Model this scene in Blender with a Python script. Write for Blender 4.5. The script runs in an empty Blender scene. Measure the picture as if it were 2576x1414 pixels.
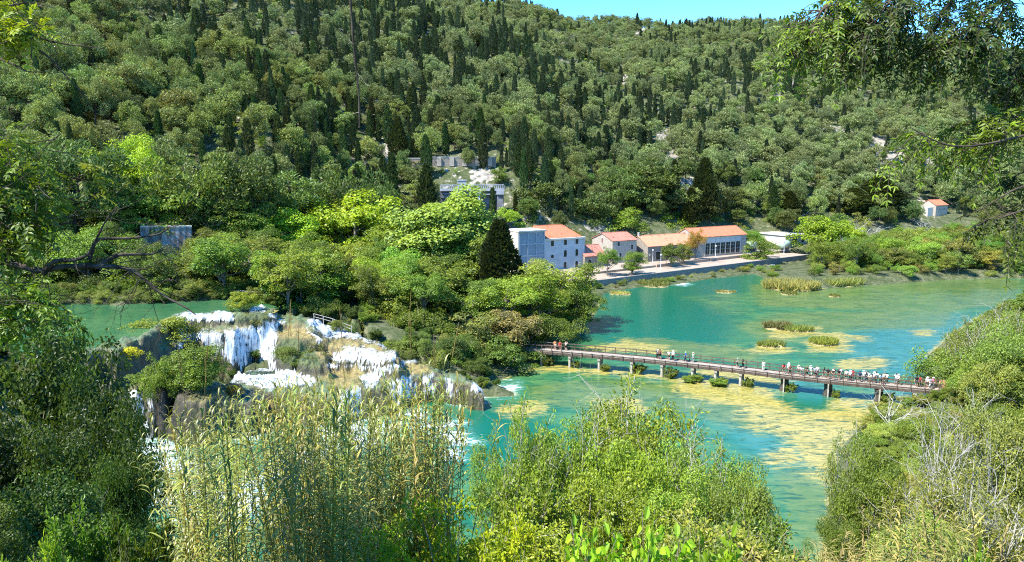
import bpy, math, random
import numpy as np
from mathutils import Vector, Matrix, Euler
rng = np.random.default_rng(11)
random.seed(5)
C = bpy.context.scene.collection
D2R = math.radians
# ------------------------------------------------------------------ camera geometry (photo units: 2576 x 1414)
FPX, CU, CV, HOR, CAMZ = 1860.0, 1288.0, 707.0, 420.0, 36.0
PITCH = math.atan((CV - HOR) / FPX)
CP, SP = math.cos(PITCH), math.sin(PITCH)
def ray(u, v):
    a, b = u - CU, CV - v
    return a, FPX * CP + b * SP, -FPX * SP + b * CP
def at_z(u, v, z):
    a, b, c = ray(u, v); t = (z - CAMZ) / c
    return a * t, b * t
def at_y(u, v, y):
    a, b, c = ray(u, v); t = y / b
    return a * t, CAMZ + c * t
def proj(x, y, z):
    f = y * CP - (z - CAMZ) * SP
    up = y * SP + (z - CAMZ) * CP
    f = np.maximum(f, 0.01)
    return CU + FPX * x / f, CV - FPX * up / f
def px_per_m(y): return FPX / y
# ------------------------------------------------------------------ noise and polygons
def _hash(ix, iy, iz, s):
    h = (ix * 374761393 + iy * 668265263 + iz * 1274126177 + s * 974634721) & 0xFFFFFFFF
    h = ((h ^ (h >> 13)) * 1274126177) & 0xFFFFFFFF
    h = ((h ^ (h >> 16)) * 2246822519) & 0xFFFFFFFF
    return (h & 0xFFFFFF).astype(np.float64) / float(0xFFFFFF)
def vnoise(x, y, z=0.0, s=0):
    x, y, z = np.broadcast_arrays(np.asarray(x, float), np.asarray(y, float), np.asarray(z, float))
    ix, iy, iz = np.floor(x).astype(np.int64), np.floor(y).astype(np.int64), np.floor(z).astype(np.int64)
    fx, fy, fz = x - ix, y - iy, z - iz
    fx, fy, fz = fx*fx*(3-2*fx), fy*fy*(3-2*fy), fz*fz*(3-2*fz)
    r = 0
    for dx in (0, 1):
        for dy in (0, 1):
            for dz in (0, 1):
                w = (fx if dx else 1-fx) * (fy if dy else 1-fy) * (fz if dz else 1-fz)
                r = r + w * _hash(ix+dx, iy+dy, iz+dz, s)
    return r * 2 - 1
def fbm(x, y, z=0.0, s=0, o=4):
    r, a, f = 0, 0.5, 1.0
    for k in range(o):
        r = r + a * vnoise(np.asarray(x)*f, np.asarray(y)*f, np.asarray(z)*f, s+k); a *= .5; f *= 2.03
    return r
def sdf(x, y, poly):
    """signed distance, positive inside"""
    x = np.asarray(x, float); y = np.asarray(y, float)
    d = np.full(x.shape, 1e18); ins = np.zeros(x.shape, bool)
    n = len(poly)
    for i in range(n):
        ax, ay = poly[i]; bx, by = poly[(i+1) % n]
        ex, ey = bx-ax, by-ay
        wx, wy = x-ax, y-ay
        t = np.clip((wx*ex+wy*ey)/(ex*ex+ey*ey+1e-12), 0, 1)
        d = np.minimum(d, (wx-ex*t)**2+(wy-ey*t)**2)
        c = ((ay > y) != (by > y)) & (x < ex*(y-ay)/((by-ay) if by != ay else 1e-12)+ax)
        ins ^= c
    d = np.sqrt(d)
    return np.where(ins, d, -d)
def sstep(a, b, x):
    t = np.clip((x-a)/(b-a), 0, 1); return t*t*(3-2*t)
def ppoly(pts, z): return [at_z(u, v, z) for u, v in pts]
# ------------------------------------------------------------------ mesh building
class Geo:
    def __init__(s): s.v = []; s.f = []; s.m = []; s.t = []; s.n = 0
    def add(s, V, F, mat=0, tint=0.5):
        V = np.asarray(V, float).reshape(-1, 3); F = np.asarray(F, np.int64)
        if len(V) == 0 or len(F) == 0: return
        s.v.append(V); s.f.append(F + s.n); s.m.append(np.full(len(F), mat)); s.n += len(V)
        t = np.asarray(tint, float)
        s.t.append(np.full(len(V), float(t)) if t.ndim == 0 else t)
    def box(s, c, size, mat=0, ex=(1,0,0), ey=(0,1,0), ez=(0,0,1), tint=.5):
        c = np.asarray(c, float); ex, ey, ez = (np.asarray(q, float) for q in (ex, ey, ez))
        V = [c + ex*sx*size[0]/2 + ey*sy*size[1]/2 + ez*sz*size[2]/2 for sz in (-1,1) for sy in (-1,1) for sx in (-1,1)]
        F = [(0,2,3,1),(4,5,7,6),(0,1,5,4),(2,6,7,3),(0,4,6,2),(1,3,7,5)]
        s.add(V, F, mat, tint)
    def quad(s, a, b, c, d, mat=0, tint=.5): s.add([a,b,c,d], [(0,1,2,3)], mat, tint)
    def tri(s, a, b, c, mat=0): s.add([a,b,c,c], [(0,1,2,2)], mat) if False else s.add([a,b,((np.asarray(b)+np.asarray(c))/2),c], [(0,1,2,3)], mat)
    def tube(s, P, R, k=6, mat=0, cap=True, tint=.5):
        P = np.asarray(P, float); n = len(P); R = np.broadcast_to(np.asarray(R, float), (n,))
        T = np.gradient(P, axis=0); T /= np.linalg.norm(T, axis=1)[:, None] + 1e-9
        ref = np.array([0,0,1.]) if abs(T[:,2]).mean() < .8 else np.array([1.,0,0])
        A = np.cross(T, ref); A /= np.linalg.norm(A, axis=1)[:, None] + 1e-9
        B = np.cross(T, A)
        ang = np.arange(k)*2*math.pi/k
        V = P[:,None,:] + R[:,None,None]*(A[:,None,:]*np.cos(ang)[None,:,None] + B[:,None,:]*np.sin(ang)[None,:,None])
        i = np.arange(n-1)[:,None]*k; j = np.arange(k)[None,:]; j2 = (j+1) % k
        F = np.stack([i+j, i+j2, i+k+j2, i+k+j], -1).reshape(-1,4)
        s.add(V.reshape(-1,3), F, mat, tint)
        if cap:
            for e, ring in ((0, 0), (n-1, (n-1)*k)):
                if R[e] > 1e-3:
                    Vc = V.reshape(-1,3)[ring:ring+k]
                    if k % 2 == 0:
                        F2 = [(0, a, a+1, a+2) for a in range(1, k-2, 2)]
                        s.add(Vc, F2, mat, tint)
    def leaves(s, P, T, N, L, W, mat=0, tint=.5, fold=.18, droop=0.0):
        """one folded diamond per leaf"""
        n = len(P); L = np.broadcast_to(L, (n,))[:,None]; W = np.broadcast_to(W, (n,))[:,None]
        B = np.cross(N, T); B /= np.linalg.norm(B, axis=1)[:,None] + 1e-9
        V = np.empty((n,4,3)); mid = P + T*L*.45
        V[:,0] = P; V[:,1] = mid + B*W*.5 + N*W*fold; V[:,2] = P + T*L - N*L*droop; V[:,3] = mid - B*W*.5 + N*W*fold
        F = np.arange(n*4).reshape(n,4)
        t = np.broadcast_to(np.asarray(tint, float), (n,))
        s.add(V.reshape(-1,3), F, mat, np.repeat(t, 4))
    def leaves6(s, P, T, N, L, W, mat=0, tint=.5, fold=.2, droop=.15):
        """eight vertex folded oval leaves for close range (four quads)"""
        n = len(P); L = np.broadcast_to(L, (n,))[:,None]; W = np.broadcast_to(W, (n,))[:,None]
        B = np.cross(N, T); B /= np.linalg.norm(B, axis=1)[:,None] + 1e-9
        V = np.empty((n,9,3))
        def pt(a, b): return P + T*L*a - N*L*droop*a*a + B*W*b + N*W*abs(b)*fold*2
        for k, (a, b) in enumerate([(0,0),(.22,.36),(.22,0),(.22,-.36),(.58,.44),(.58,0),(.58,-.44),(1,0),(.8,0)]): V[:,k] = pt(a, b)
        base = (np.arange(n)*9)[:,None]
        F = np.concatenate([base+np.array([q]) for q in ((1,2,5,4),(2,3,6,5),(4,5,8,7),(5,6,7,8))])
        t = np.repeat(np.broadcast_to(np.asarray(tint, float), (n,)), 9)
        s.add(V.reshape(-1,3), F, mat, t)
        Vb = np.stack([V[:,0], V[:,1], V[:,2], V[:,3]], 1).reshape(-1,3)
        s.add(Vb, np.arange(n*4).reshape(n,4)[:, [0,3,2,1]], mat, np.repeat(np.broadcast_to(np.asarray(tint, float), (n,)), 4))
    def mesh(s, name, mats, smooth=False):
        V = np.concatenate(s.v); F = np.concatenate(s.f); M = np.concatenate(s.m); T = np.concatenate(s.t)
        return make_mesh(name, V, F, mats, M, {'tint': T}, smooth)
def make_mesh(name, V, F, mats, M=None, attrs=None, smooth=False):
    me = bpy.data.meshes.new(name)
    nf = len(F)
    me.vertices.add(len(V)); me.loops.add(nf*4); me.polygons.add(nf)
    me.vertices.foreach_set('co', np.ascontiguousarray(V, np.float32).ravel())
    me.loops.foreach_set('vertex_index', np.ascontiguousarray(F, np.int32).ravel())
    me.polygons.foreach_set('loop_start', np.arange(0, nf*4, 4, dtype=np.int32))
    for m in mats: me.materials.append(m)
    if M is not None: me.polygons.foreach_set('material_index', np.ascontiguousarray(M, np.int32))
    me.polygons.foreach_set('use_smooth', np.full(nf, bool(smooth)))
    for k, a in (attrs or {}).items():
        at = me.attributes.new(k, 'FLOAT', 'POINT'); at.data.foreach_set('value', np.ascontiguousarray(a, np.float32))
    me.update(calc_edges=True)
    return me
def link(o, parent=None):
    C.objects.link(o)
    if parent is not None: o.parent = parent
    return o
def obj(name, me, parent=None, loc=None):
    o = bpy.data.objects.new(name, me); link(o, parent)
    if loc is not None: o.location = loc
    return o
def empty(name, loc=(0,0,0)):
    o = bpy.data.objects.new(name, None); link(o); o.location = loc; o.empty_display_size = .2; return o
def tag(o, label=None, cat=None, group=None, kind=None):
    if label: o['label'] = label
    if cat: o['category'] = cat
    if group: o['group'] = group
    if kind: o['kind'] = kind
    return o
def unit(v):
    v = np.asarray(v, float); return v/(np.linalg.norm(v, axis=-1, keepdims=True)+1e-9)
def rand_unit(n, r=None):
    r = r or rng; return unit(r.normal(size=(n,3)))
# ------------------------------------------------------------------ material helpers
class NT:
    def __init__(s, name):
        s.m = bpy.data.materials.new(name); s.m.use_nodes = True; s.t = s.m.node_tree; s.t.nodes.clear()
        s.out = s.t.nodes.new('ShaderNodeOutputMaterial')
    def n(s, typ, **kw):
        nd = s.t.nodes.new('ShaderNode'+typ)
        for k, v in kw.items(): setattr(nd, k, v)
        return nd
    def l(s, a, b): s.t.links.new(a, b)
    def setv(s, sock, v):
        if hasattr(v, 'is_output') or isinstance(v, bpy.types.NodeSocket): s.l(v, sock)
        else: sock.default_value = v
    def math(s, op, a, b=0.0, clamp=False):
        nd = s.n('Math', operation=op, use_clamp=clamp); s.setv(nd.inputs[0], a); s.setv(nd.inputs[1], b); return nd.outputs[0]
    def mix(s, f, a, b, blend='MIX'):
        nd = s.n('Mix', data_type='RGBA', blend_type=blend); s.setv(nd.inputs[0], f)
        s.setv(nd.inputs[6], col(a)); s.setv(nd.inputs[7], col(b)); return nd.outputs[2]
    def attr(s, name): return s.n('Attribute', attribute_name=name).outputs['Fac']
    def pos(s): return s.n('NewGeometry').outputs['Position']
    def objc(s): return s.n('TexCoord').outputs['Object']
    def scale(s, vec, sc):
        nd = s.n('Mapping'); s.l(vec, nd.inputs[0]); nd.inputs['Scale'].default_value = sc; return nd.outputs[0]
    def noise(s, vec=None, scale=1.0, detail=4, rough=.55, dist=0.0):
        nd = s.n('TexNoise'); nd.inputs['Scale'].default_value = scale; nd.inputs['Detail'].default_value = detail
        nd.inputs['Roughness'].default_value = rough; nd.inputs['Distortion'].default_value = dist
        if vec is not None: s.l(vec, nd.inputs['Vector'])
        return nd.outputs['Fac']
    def ramp(s, f, stops):
        nd = s.n('ValToRGB'); cr = nd.color_ramp
        while len(cr.elements) < len(stops): cr.elements.new(.5)
        for e, (p, c) in zip(cr.elements, stops): e.position = p; e.color = col(c)
        s.setv(nd.inputs[0], f); return nd.outputs[0]
    def rng(s, f, a, b, c=0.0, d=1.0):
        nd = s.n('MapRange', clamp=True, interpolation_type='SMOOTHSTEP'); s.setv(nd.inputs[0], f)
        for k, v in zip((1,2,3,4), (a,b,c,d)): nd.inputs[k].default_value = v
        return nd.outputs[0]
    def bump(s, h, strength=.5, dist=.1):
        nd = s.n('Bump'); nd.inputs['Strength'].default_value = strength; nd.inputs['Distance'].default_value = dist
        s.l(h, nd.inputs['Height']); return nd.outputs[0]
    def pbr(s, color, rough=.8, spec=.3, normal=None, metal=0.0):
        b = s.n('BsdfPrincipled'); s.setv(b.inputs['Base Color'], col(color)); s.setv(b.inputs['Roughness'], rough)
        s.setv(b.inputs['Specular IOR Level'], spec); s.setv(b.inputs['Metallic'], metal)
        if normal is not None: s.l(normal, b.inputs['Normal'])
        s.l(b.outputs[0], s.out.inputs[0]); return b
def col(c):
    if isinstance(c, (tuple, list)) and len(c) == 3: return (*c, 1.0)
    return c
LIFT = (1.75, 1.6, 1.15)
def mat_leaf(name, base=None, trans=.35, gloss=.018, yellow=(1.4,1.25,.5), dark=.55):
    """foliage: the object's own colour, varied leaf by leaf"""
    k = NT(name)
    oi = k.n('ObjectInfo')
    c = oi.outputs['Color'] if base is None else col(base)
    t = k.attr('tint'); c = k.mix(1.0, c, LIFT, 'MULTIPLY')
    lo = k.mix(1.0, c, (dark, dark*1.03, dark*1.05), 'MULTIPLY')
    hi = k.mix(1.0, c, yellow, 'MULTIPLY')
    cc = k.mix(t, lo, hi)
    rnd = k.rng(oi.outputs['Random'], 0, 1, .8, 1.2)
    hsv = k.n('HueSaturation'); k.l(rnd, hsv.inputs['Value']); k.l(cc, hsv.inputs['Color'])
    k.l(k.rng(oi.outputs['Random'], 0, 1, .494, .514), hsv.inputs['Hue'])
    cc = hsv.outputs[0]
    d = k.n('BsdfDiffuse'); k.l(cc, d.inputs[0])
    tr = k.n('BsdfTranslucent'); k.l(k.mix(1.0, cc, (1.25,1.2,.6), 'MULTIPLY'), tr.inputs[0])
    g = k.n('BsdfGlossy'); g.inputs['Roughness'].default_value = .45; g.inputs[0].default_value = (1,1,1,1)
    m1 = k.n('MixShader'); m1.inputs[0].default_value = trans; k.l(d.outputs[0], m1.inputs[1]); k.l(tr.outputs[0], m1.inputs[2])
    m2 = k.n('MixShader'); m2.inputs[0].default_value = gloss; k.l(m1.outputs[0], m2.inputs[1]); k.l(g.outputs[0], m2.inputs[2])
    k.l(m2.outputs[0], k.out.inputs[0])
    return k.m
def mat_bark(name, a, b, scale=6.0):
    k = NT(name); n = k.noise(k.scale(k.objc(), (1,1,.25)), scale, 5)
    k.pbr(k.mix(k.rng(n, .35, .65), a, b), .9, .1, k.bump(n, .6, .05)); return k.m
def mat_plain(name, c, rough=.8, var=.25, scale=2.0, spec=.25, metal=0.0):
    k = NT(name); n = k.noise(k.objc(), scale, 5)
    lo = tuple(x*(1-var) for x in c); hi = tuple(min(1, x*(1+var)) for x in c)
    k.pbr(k.mix(k.rng(n, .3, .7), lo, hi), rough, spec, k.bump(n, .15, .03), metal); return k.m
# ================================================================== terrain
PROF = {
 -900: [(0,-9),(110,-9),(140,13),(200,40),(260,72),(350,125),(450,175),(600,220),(900,240),(1200,200)],
 0:    [(0,-9),(130,-9),(150,13),(200,36),(260,66),(350,116),(450,165),(600,210),(900,230),(1200,190)],
 640:  [(0,-9),(140,-9),(160,11.8),(200,17),(225,27),(280,58),(360,98),(430,135),(600,200),(900,215),(1200,180)],
 1000: [(0,-9),(190,-9),(215,5),(245,10),(262,17),(276,28),(296,42),(360,72),(480,125),(600,172),(760,205),(1000,200),(1300,160)],
 1288: [(0,-9),(215,-9),(240,3.6),(258,8),(270,17),(284,31),(304,41),(400,80),(520,122),(640,159),(715,173),(790,170),(1000,150),(1300,120)],
 1560: [(0,-9),(230,-9),(262,3.6),(280,10),(310,24),(410,62),(540,106),(660,145),(716,161),(790,159),(1000,140),(1300,110)],
 1930: [(0,-9),(262,-9),(296,3.6),(312,9),(345,25),(425,60),(555,109),(690,158),(735,168),(800,165),(1000,140),(1300,110)],
 2576: [(0,-9),(280,-9),(310,3),(335,8),(385,25),(505,64),(655,108),(790,148),(850,158),(930,155),(1100,130),(1300,110)],
 3500: [(0,-9),(300,-9),(340,3),(420,18),(560,60),(720,100),(860,135),(930,140),(1000,138),(1300,100)],
}
_cols = np.array(sorted(PROF), float)
RIVER = ([at_z(*p, 0) for p in [(1225,962),(1330,925),(1345,902),(1375,890),(1430,850),(1475,800),(1500,760),(1512,738),(1600,722),(1690,716),(1760,704),(1900,688),(1930,700),
         (1935,722),(2030,730),(2110,722),(2200,716),(2400,702),(2560,700),(2700,704),(2720,728),(2570,752),(2470,800),(2400,850),(2350,892),(2325,935),(2430,985),
         (2400,1012),(2290,1018),(2190,1062),(2135,1130),(2118,1220),(2102,1300),(2096,1420)]]
         + [(27,60),(-20,59),(-40,68), (-52,88), (-54,101), (-42,108), (-30,112), (0,114)])
POOLZ = 11.2
POOL = ppoly([(70,762),(300,767),(560,752),(640,757),(690,772),(690,786),(590,792),(470,797),(440,803),(410,824),(330,858),(240,884),(120,890),(40,880)], POOLZ)
TIERS = [  # height, outline in photo units, fall-off width, name
 (11.35, [(425,797),(470,790),(580,785),(660,770),(700,775),(690,793),(590,800),(470,804),(440,809),(400,833),(330,866),(240,892),(100,898),(100,886),(240,876),(325,850),(400,817)], 1.4),
 (9.6, [(430,808),(470,802),(590,801),(690,790),(760,793),(800,808),(790,825),(700,815),(663,813),(620,830),(565,842),(511,839),(453,830),(420,826)], 2.1),
 (8.9, [(300,868),(380,850),(440,832),(470,838),(430,872),(350,892),(310,890)], 3.0),
 (8.4, [(680,812),(800,810),(832,828),(815,850),(760,858),(705,850),(672,835)], 3.4),
 (7.2, [(450,850),(520,856),(570,862),(560,880),(470,880)], 2.4),
 (6.4, [(705,858),(745,850),(760,880),(740,905),(705,900)], 2.0), (6.6, [(765,868),(810,865),(825,895),(800,915),(765,912)], 2.0), (5.2, [(735,895),(800,900),(790,925),(735,925)], 1.7),
 (7.4, [(800,812),(850,822),(905,848),(990,880),(985,895),(900,880),(850,870),(800,850)], 3.2),
 (5.9, [(820,872),(870,868),(930,878),(990,886),(1000,902),(950,908),(850,906)], 3.0),
 (4.0, [(590,935),(740,930),(830,905),(1000,900),(1125,928),(1115,938),(1040,950),(980,965),(860,992),(700,988),(590,982)], 1.7),
 (3.3, [(1000,915),(1110,925),(1180,952),(1205,975),(1150,962),(1040,950)], 1.6),
 (6.3, [(285,900),(375,893),(392,940),(405,983),(295,985)], 1.5),
 (6.0, [(455,965),(560,958),(590,965),(570,985),(520,1000),(465,1000)], 2.3), (4.6, [(560,960),(640,985),(650,1005),(560,1010)], 2.0),
]
TIERX = [(z, ppoly(p, z), w) for z, p, w in TIERS]
def barrier(x, y):
    wx = fbm(x*.45, y*.45, 0, 3, 3)*1.5 + fbm(x*1.6, y*.5, 0, 8, 2)*.5; wy = fbm(x*.45, y*.45, 5, 4, 3)*1.5 + fbm(x*1.3, y*.3, 2, 9, 2)*.9
    h = np.full(np.shape(x), -1.6)
    for z, P, w in TIERX:
        d = sdf(x+wx, y+wy, P)
        t = np.clip((d+w)/(w+.5), 0, 1); h = np.maximum(h, -1.6 + (z+1.6)*(1-(1-t)**2.1)*sstep(0, .25, t) + .10*np.clip(d, 0, 2.5))
    h = h + np.where(h > -1, fbm(x*.8, y*.5, h*.3, 21, 4)*.8 + np.abs(fbm(x*1.5, y*.35, 0, 23, 3))*.5 - .1, 0)
    return h
def hill(x, y):
    yy = np.maximum(y, 1.0); u = CU + FPX*x/yy
    Z = np.stack([np.interp(y, [p[0] for p in PROF[c]], [p[1] for p in PROF[c]]) for c in _cols])
    i = np.clip(np.searchsorted(_cols, u)-1, 0, len(_cols)-2)
    t = np.clip((u-_cols[i])/(_cols[i+1]-_cols[i]), 0, 1); t = t*t*(3-2*t)
    flat = Z.reshape(len(_cols), -1); k = np.arange(flat.shape[1])
    r = (flat[i.ravel(), k]*(1-t.ravel()) + flat[i.ravel()+1, k]*t.ravel()).reshape(np.shape(x))
    up = sstep(12, 60, r)
    return r + up*(fbm(x*.02, y*.02, 0, 31, 4)*9 + fbm(x*.09, y*.09, 0, 35, 3)*2.0)
def ground_h(x, y):
    x = np.asarray(x, float); y = np.asarray(y, float)
    d = -sdf(x, y, RIVER)                                   # metres away from the river
    u = CU + FPX*x/np.maximum(y, 1.0)
    cap = np.interp(u, [600, 1000, 1350, 1500, 3000], [11.9, 7.5, 2.6, 2.4, 2.4])
    cap = np.where((y < 100) & (x > 0), 2.0, cap)
    cap = np.where((x < -40) & (y < 115), 11.9, cap)
    low = np.minimum(.35 + .5*d, cap) + fbm(x*.12, y*.12, 0, 41, 3)*.5*np.clip(d*.2, 0, 1)
    qa, qb = at_z(1455, 712, 2.5), at_z(2035, 641, 2.5); L = math.hypot(qb[0]-qa[0], qb[1]-qa[1]); ex, ey = (qb[0]-qa[0])/L, (qb[1]-qa[1])/L
    al = (x-qa[0])*ex + (y-qa[1])*ey; ac = -(x-qa[0])*ey + (y-qa[1])*ex
    low = np.where((al > -4) & (al < L+3) & (ac < .3) & (ac > -22), np.minimum(low, .55), low)
    low = np.where((al > -10) & (al < L+18) & (ac >= .3) & (ac < 46), np.minimum(low, 1.6), low)
    near = np.where(y > 0, 34.3 - .60*y, 34.3 + np.minimum(-y*.15, 6)) + fbm(x*.2, y*.2, 0, 45, 3)*.5*sstep(3, 12, np.abs(y))
    land = np.maximum(np.maximum(low, hill(x, y)), near)
    land = np.where(d < 0, np.maximum(-1.7, .35 + .45*d), land)
    dp = sdf(x, y, POOL)
    land = np.where(dp > 0, np.minimum(land, POOLZ - .25 - np.clip(dp*.25, 0, 1.2)), land)
    land = np.where((dp <= 0) & (dp > -9) & (y > 120) & (x < -44), np.maximum(land, POOLZ + .1 + np.clip(-dp*.2, 0, .6)), land)
    m = (x > -70) & (x < 2) & (y > 80) & (y < 150)
    if m.any():
        hb = barrier(x[m], y[m]); lm = land[m]
        land[m] = np.where(hb > .3, np.minimum(lm, hb - .7), lm)
    return land
def H(x, y): return float(ground_h(np.array([x]), np.array([y]))[0])
# bare rock and scree patches seen on the hillside (photo units)
ROCKS = [[(1130,0),(1230,0),(1225,24),(1180,30),(1130,14)], [(1555,155),(1600,150),(1605,205),(1560,200)], [(1405,150),(1450,145),(1450,185),(1410,185)],
 [(1648,325),(1685,325),(1700,395),(1668,395)], [(1690,455),(1745,450),(1750,520),(1700,515)], [(1555,470),(1640,465),(1660,505),(1570,510)],
 [(2040,310),(2130,330),(2120,370),(2050,345)], [(2150,350),(2260,350),(2280,430),(2200,420)], [(1185,432),(1235,428),(1245,462),(1190,460)], [(1465,550),(1535,545),(1540,585),(1470,580)],
 [(1590,75),(1640,70),(1640,95),(1600,95)], [(880,360),(990,370),(985,405),(900,400)], [(1230,560),(1285,555),(1300,590),(1240,580)], [(1930,215),(2010,210),(2010,235),(1940,235)],
 [(2300,390),(2420,400),(2420,470),(2310,455)], [(960,380),(1000,380),(1010,440),(970,440)], [(1400,100),(1450,90),(1440,130),(1400,130)]]
def rock_amt(u, v, soft=14.0):
    r = np.zeros(np.shape(u))
    for p in ROCKS: r = np.maximum(r, sstep(-soft, soft*.6, sdf(u, v, p)))
    return r
def build_ground():
    nc, nr = 460, 420
    t = np.tan(np.linspace(-math.atan(1.25), math.atan(1.25), nc)); r = 25*np.exp(np.linspace(0, math.log(1360/25), nr))
    R, T = np.meshgrid(r, t, indexing='ij'); X = R*T; Y = R - 60
    Z = ground_h(X.ravel(), Y.ravel())
    x, y = X.ravel(), Y.ravel()
    u, v = proj(x, y, Z)
    ok = y > 120
    rock = np.where(ok, rock_amt(np.where(ok, u, 0), np.where(ok, v, 0)), 0)
    # cliff band behind the dam and quarry scars read as rock as well
    i = (np.arange(nr-1)[:,None]*nc + np.arange(nc-1)[None,:]).ravel()
    F = np.stack([i, i+1, i+nc+1, i+nc], 1)
    k = NT('ground_soil')
    p = k.pos(); n1 = k.noise(p, .06, 5); n2 = k.noise(p, .5, 6); n3 = k.noise(p, 2.2, 4)
    base = k.mix(k.rng(n2, .35, .68), (.052,.066,.026), (.125,.125,.07))
    base = k.mix(k.rng(n3, .45, .7), base, (.03,.048,.013))
    rk = k.mix(k.rng(n2, .3, .7), (.17,.155,.13), (.33,.30,.255))
    rk = k.mix(k.rng(n3, .55, .75), rk, (.22,.2,.15))
    f = k.math('ADD', k.math('MULTIPLY', k.attr('rock'), .62), k.math('ADD', k.math('MULTIPLY', k.math('SUBTRACT', n1, .5), 1.1), k.math('MULTIPLY', k.math('SUBTRACT', n2, .5), 1.9)))
    f = k.math('MULTIPLY', k.rng(f, .22, .4), k.attr('dry'))
    k.pbr(k.mix(f, base, rk), .95, .1, k.bump(n2, .8, .6))
    dry = sstep(5, 16, Z)*sstep(150, 200, y)
    me = make_mesh('ground', np.stack([x, y, Z], 1), F, [k.m], None, {'rock': rock, 'dry': dry}, True)
    tag(obj('ground', me), kind='structure')
# ================================================================== water
def zones_water():
    z5 = lambda L: [(1288+a/2, 880.5+b/2) for a, b in L]
    z3 = lambda L: [(1258+a/1.954, 755+b/1.954) for a, b in L]
    O = [
     z5([(820,190),(1180,205),(1330,265),(1430,330),(1560,310),(1760,290),(1900,330),(1990,310),(2040,420),(1850,440),(1720,470),(1660,560),(1660,650),(1560,600),(1440,470),(1300,400),(1180,370),(1230,320),(1150,270),(900,235)]),
     z3([(430,235),(640,205),(790,225),(800,262),(600,255)]), z3([(330,330),(500,345),(700,355),(900,370),(1080,400),(1250,400),(1250,430),(1000,415),(800,385),(600,370),(330,350)]),
     z3([(200,320),(360,320),(380,340),(220,345)]), z3([(880,390),(1230,400),(1330,450),(1400,530),(1300,500),(1100,450),(900,430)]),
     z3([(1690,290),(1880,285),(1890,330),(1700,335)]), z3([(1810,478),(1990,478),(2010,540),(1890,560),(1830,500)]), z3([(1000,345),(1250,350),(1390,385),(1380,420),(1200,405),(1000,375)]),
     z5([(430,260),(620,250),(640,330),(480,340)]), z5([(1320,520),(1420,510),(1440,560),(1340,575)]),z5([(1560,560),(1670,560),(1670,680),(1590,650)]),
     [(1270,1030),(1330,1010),(1360,1030),(1290,1050)], [(1255,905),(1345,918),(1340,932),(1240,950)], z3([(1240,245),(1330,200),(1420,240),(1400,262),(1260,262)]), z3([(1500,205),(1690,190),(1690,250),(1540,252)]), z3([(1340,140),(1560,130),(1560,170),(1340,190)]),
     z3([(1600,170),(1680,165),(1690,190),(1620,195)]), z3([(1730,180),(1790,178),(1800,192),(1740,196)]), z3([(2040,150),(2110,148),(2110,170),(2050,172)]),
     z3([(1650,480),(1760,490),(1740,540),(1640,530)]), [(2380,1000),(2576,1000),(2576,1100),(2400,1060)]]
    W = [[(1880,715),(2470,700),(2576,705),(2576,760),(2350,790),(2150,780),(1900,770)], z3([(560,180),(820,190),(1200,230),(1350,270),(1250,320),(900,270),(600,240)]), z3([(1150,120),(1400,60),(2250,40),(2200,140),(1700,150),(1300,230)]),
     z3([(100,420),(500,380),(900,400),(1450,560),(1300,676),(900,560),(500,560),(150,520)]), z5([(1360,560),(1660,600),(1670,1060),(1440,1060),(1300,700)])]
    D = [[(1500,745),(1700,740),(1850,800),(1820,860),(1700,900),(1500,855),(1440,855)], [(1130,1040),(1240,1010),(1400,1080),(1460,1110),(1380,1190),(1130,1180)], [(1480,690),(1900,690),(1900,735),(1520,760)], z5([(1330,265),(1560,240),(1590,300),(1430,335)])]
    B = [[(2120,850),(2300,790),(2410,790),(2400,880),(2320,945),(2150,930)], z3([(1900,420),(2060,420),(2050,470),(1920,480)]), z3([(1380,390),(1580,410),(1590,460),(1430,450)]), z5([(880,240),(1130,290),(1180,360),(1400,480),(1560,600),(1440,640),(1180,480),(1000,340)])]
    return O, W, D, B
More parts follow.
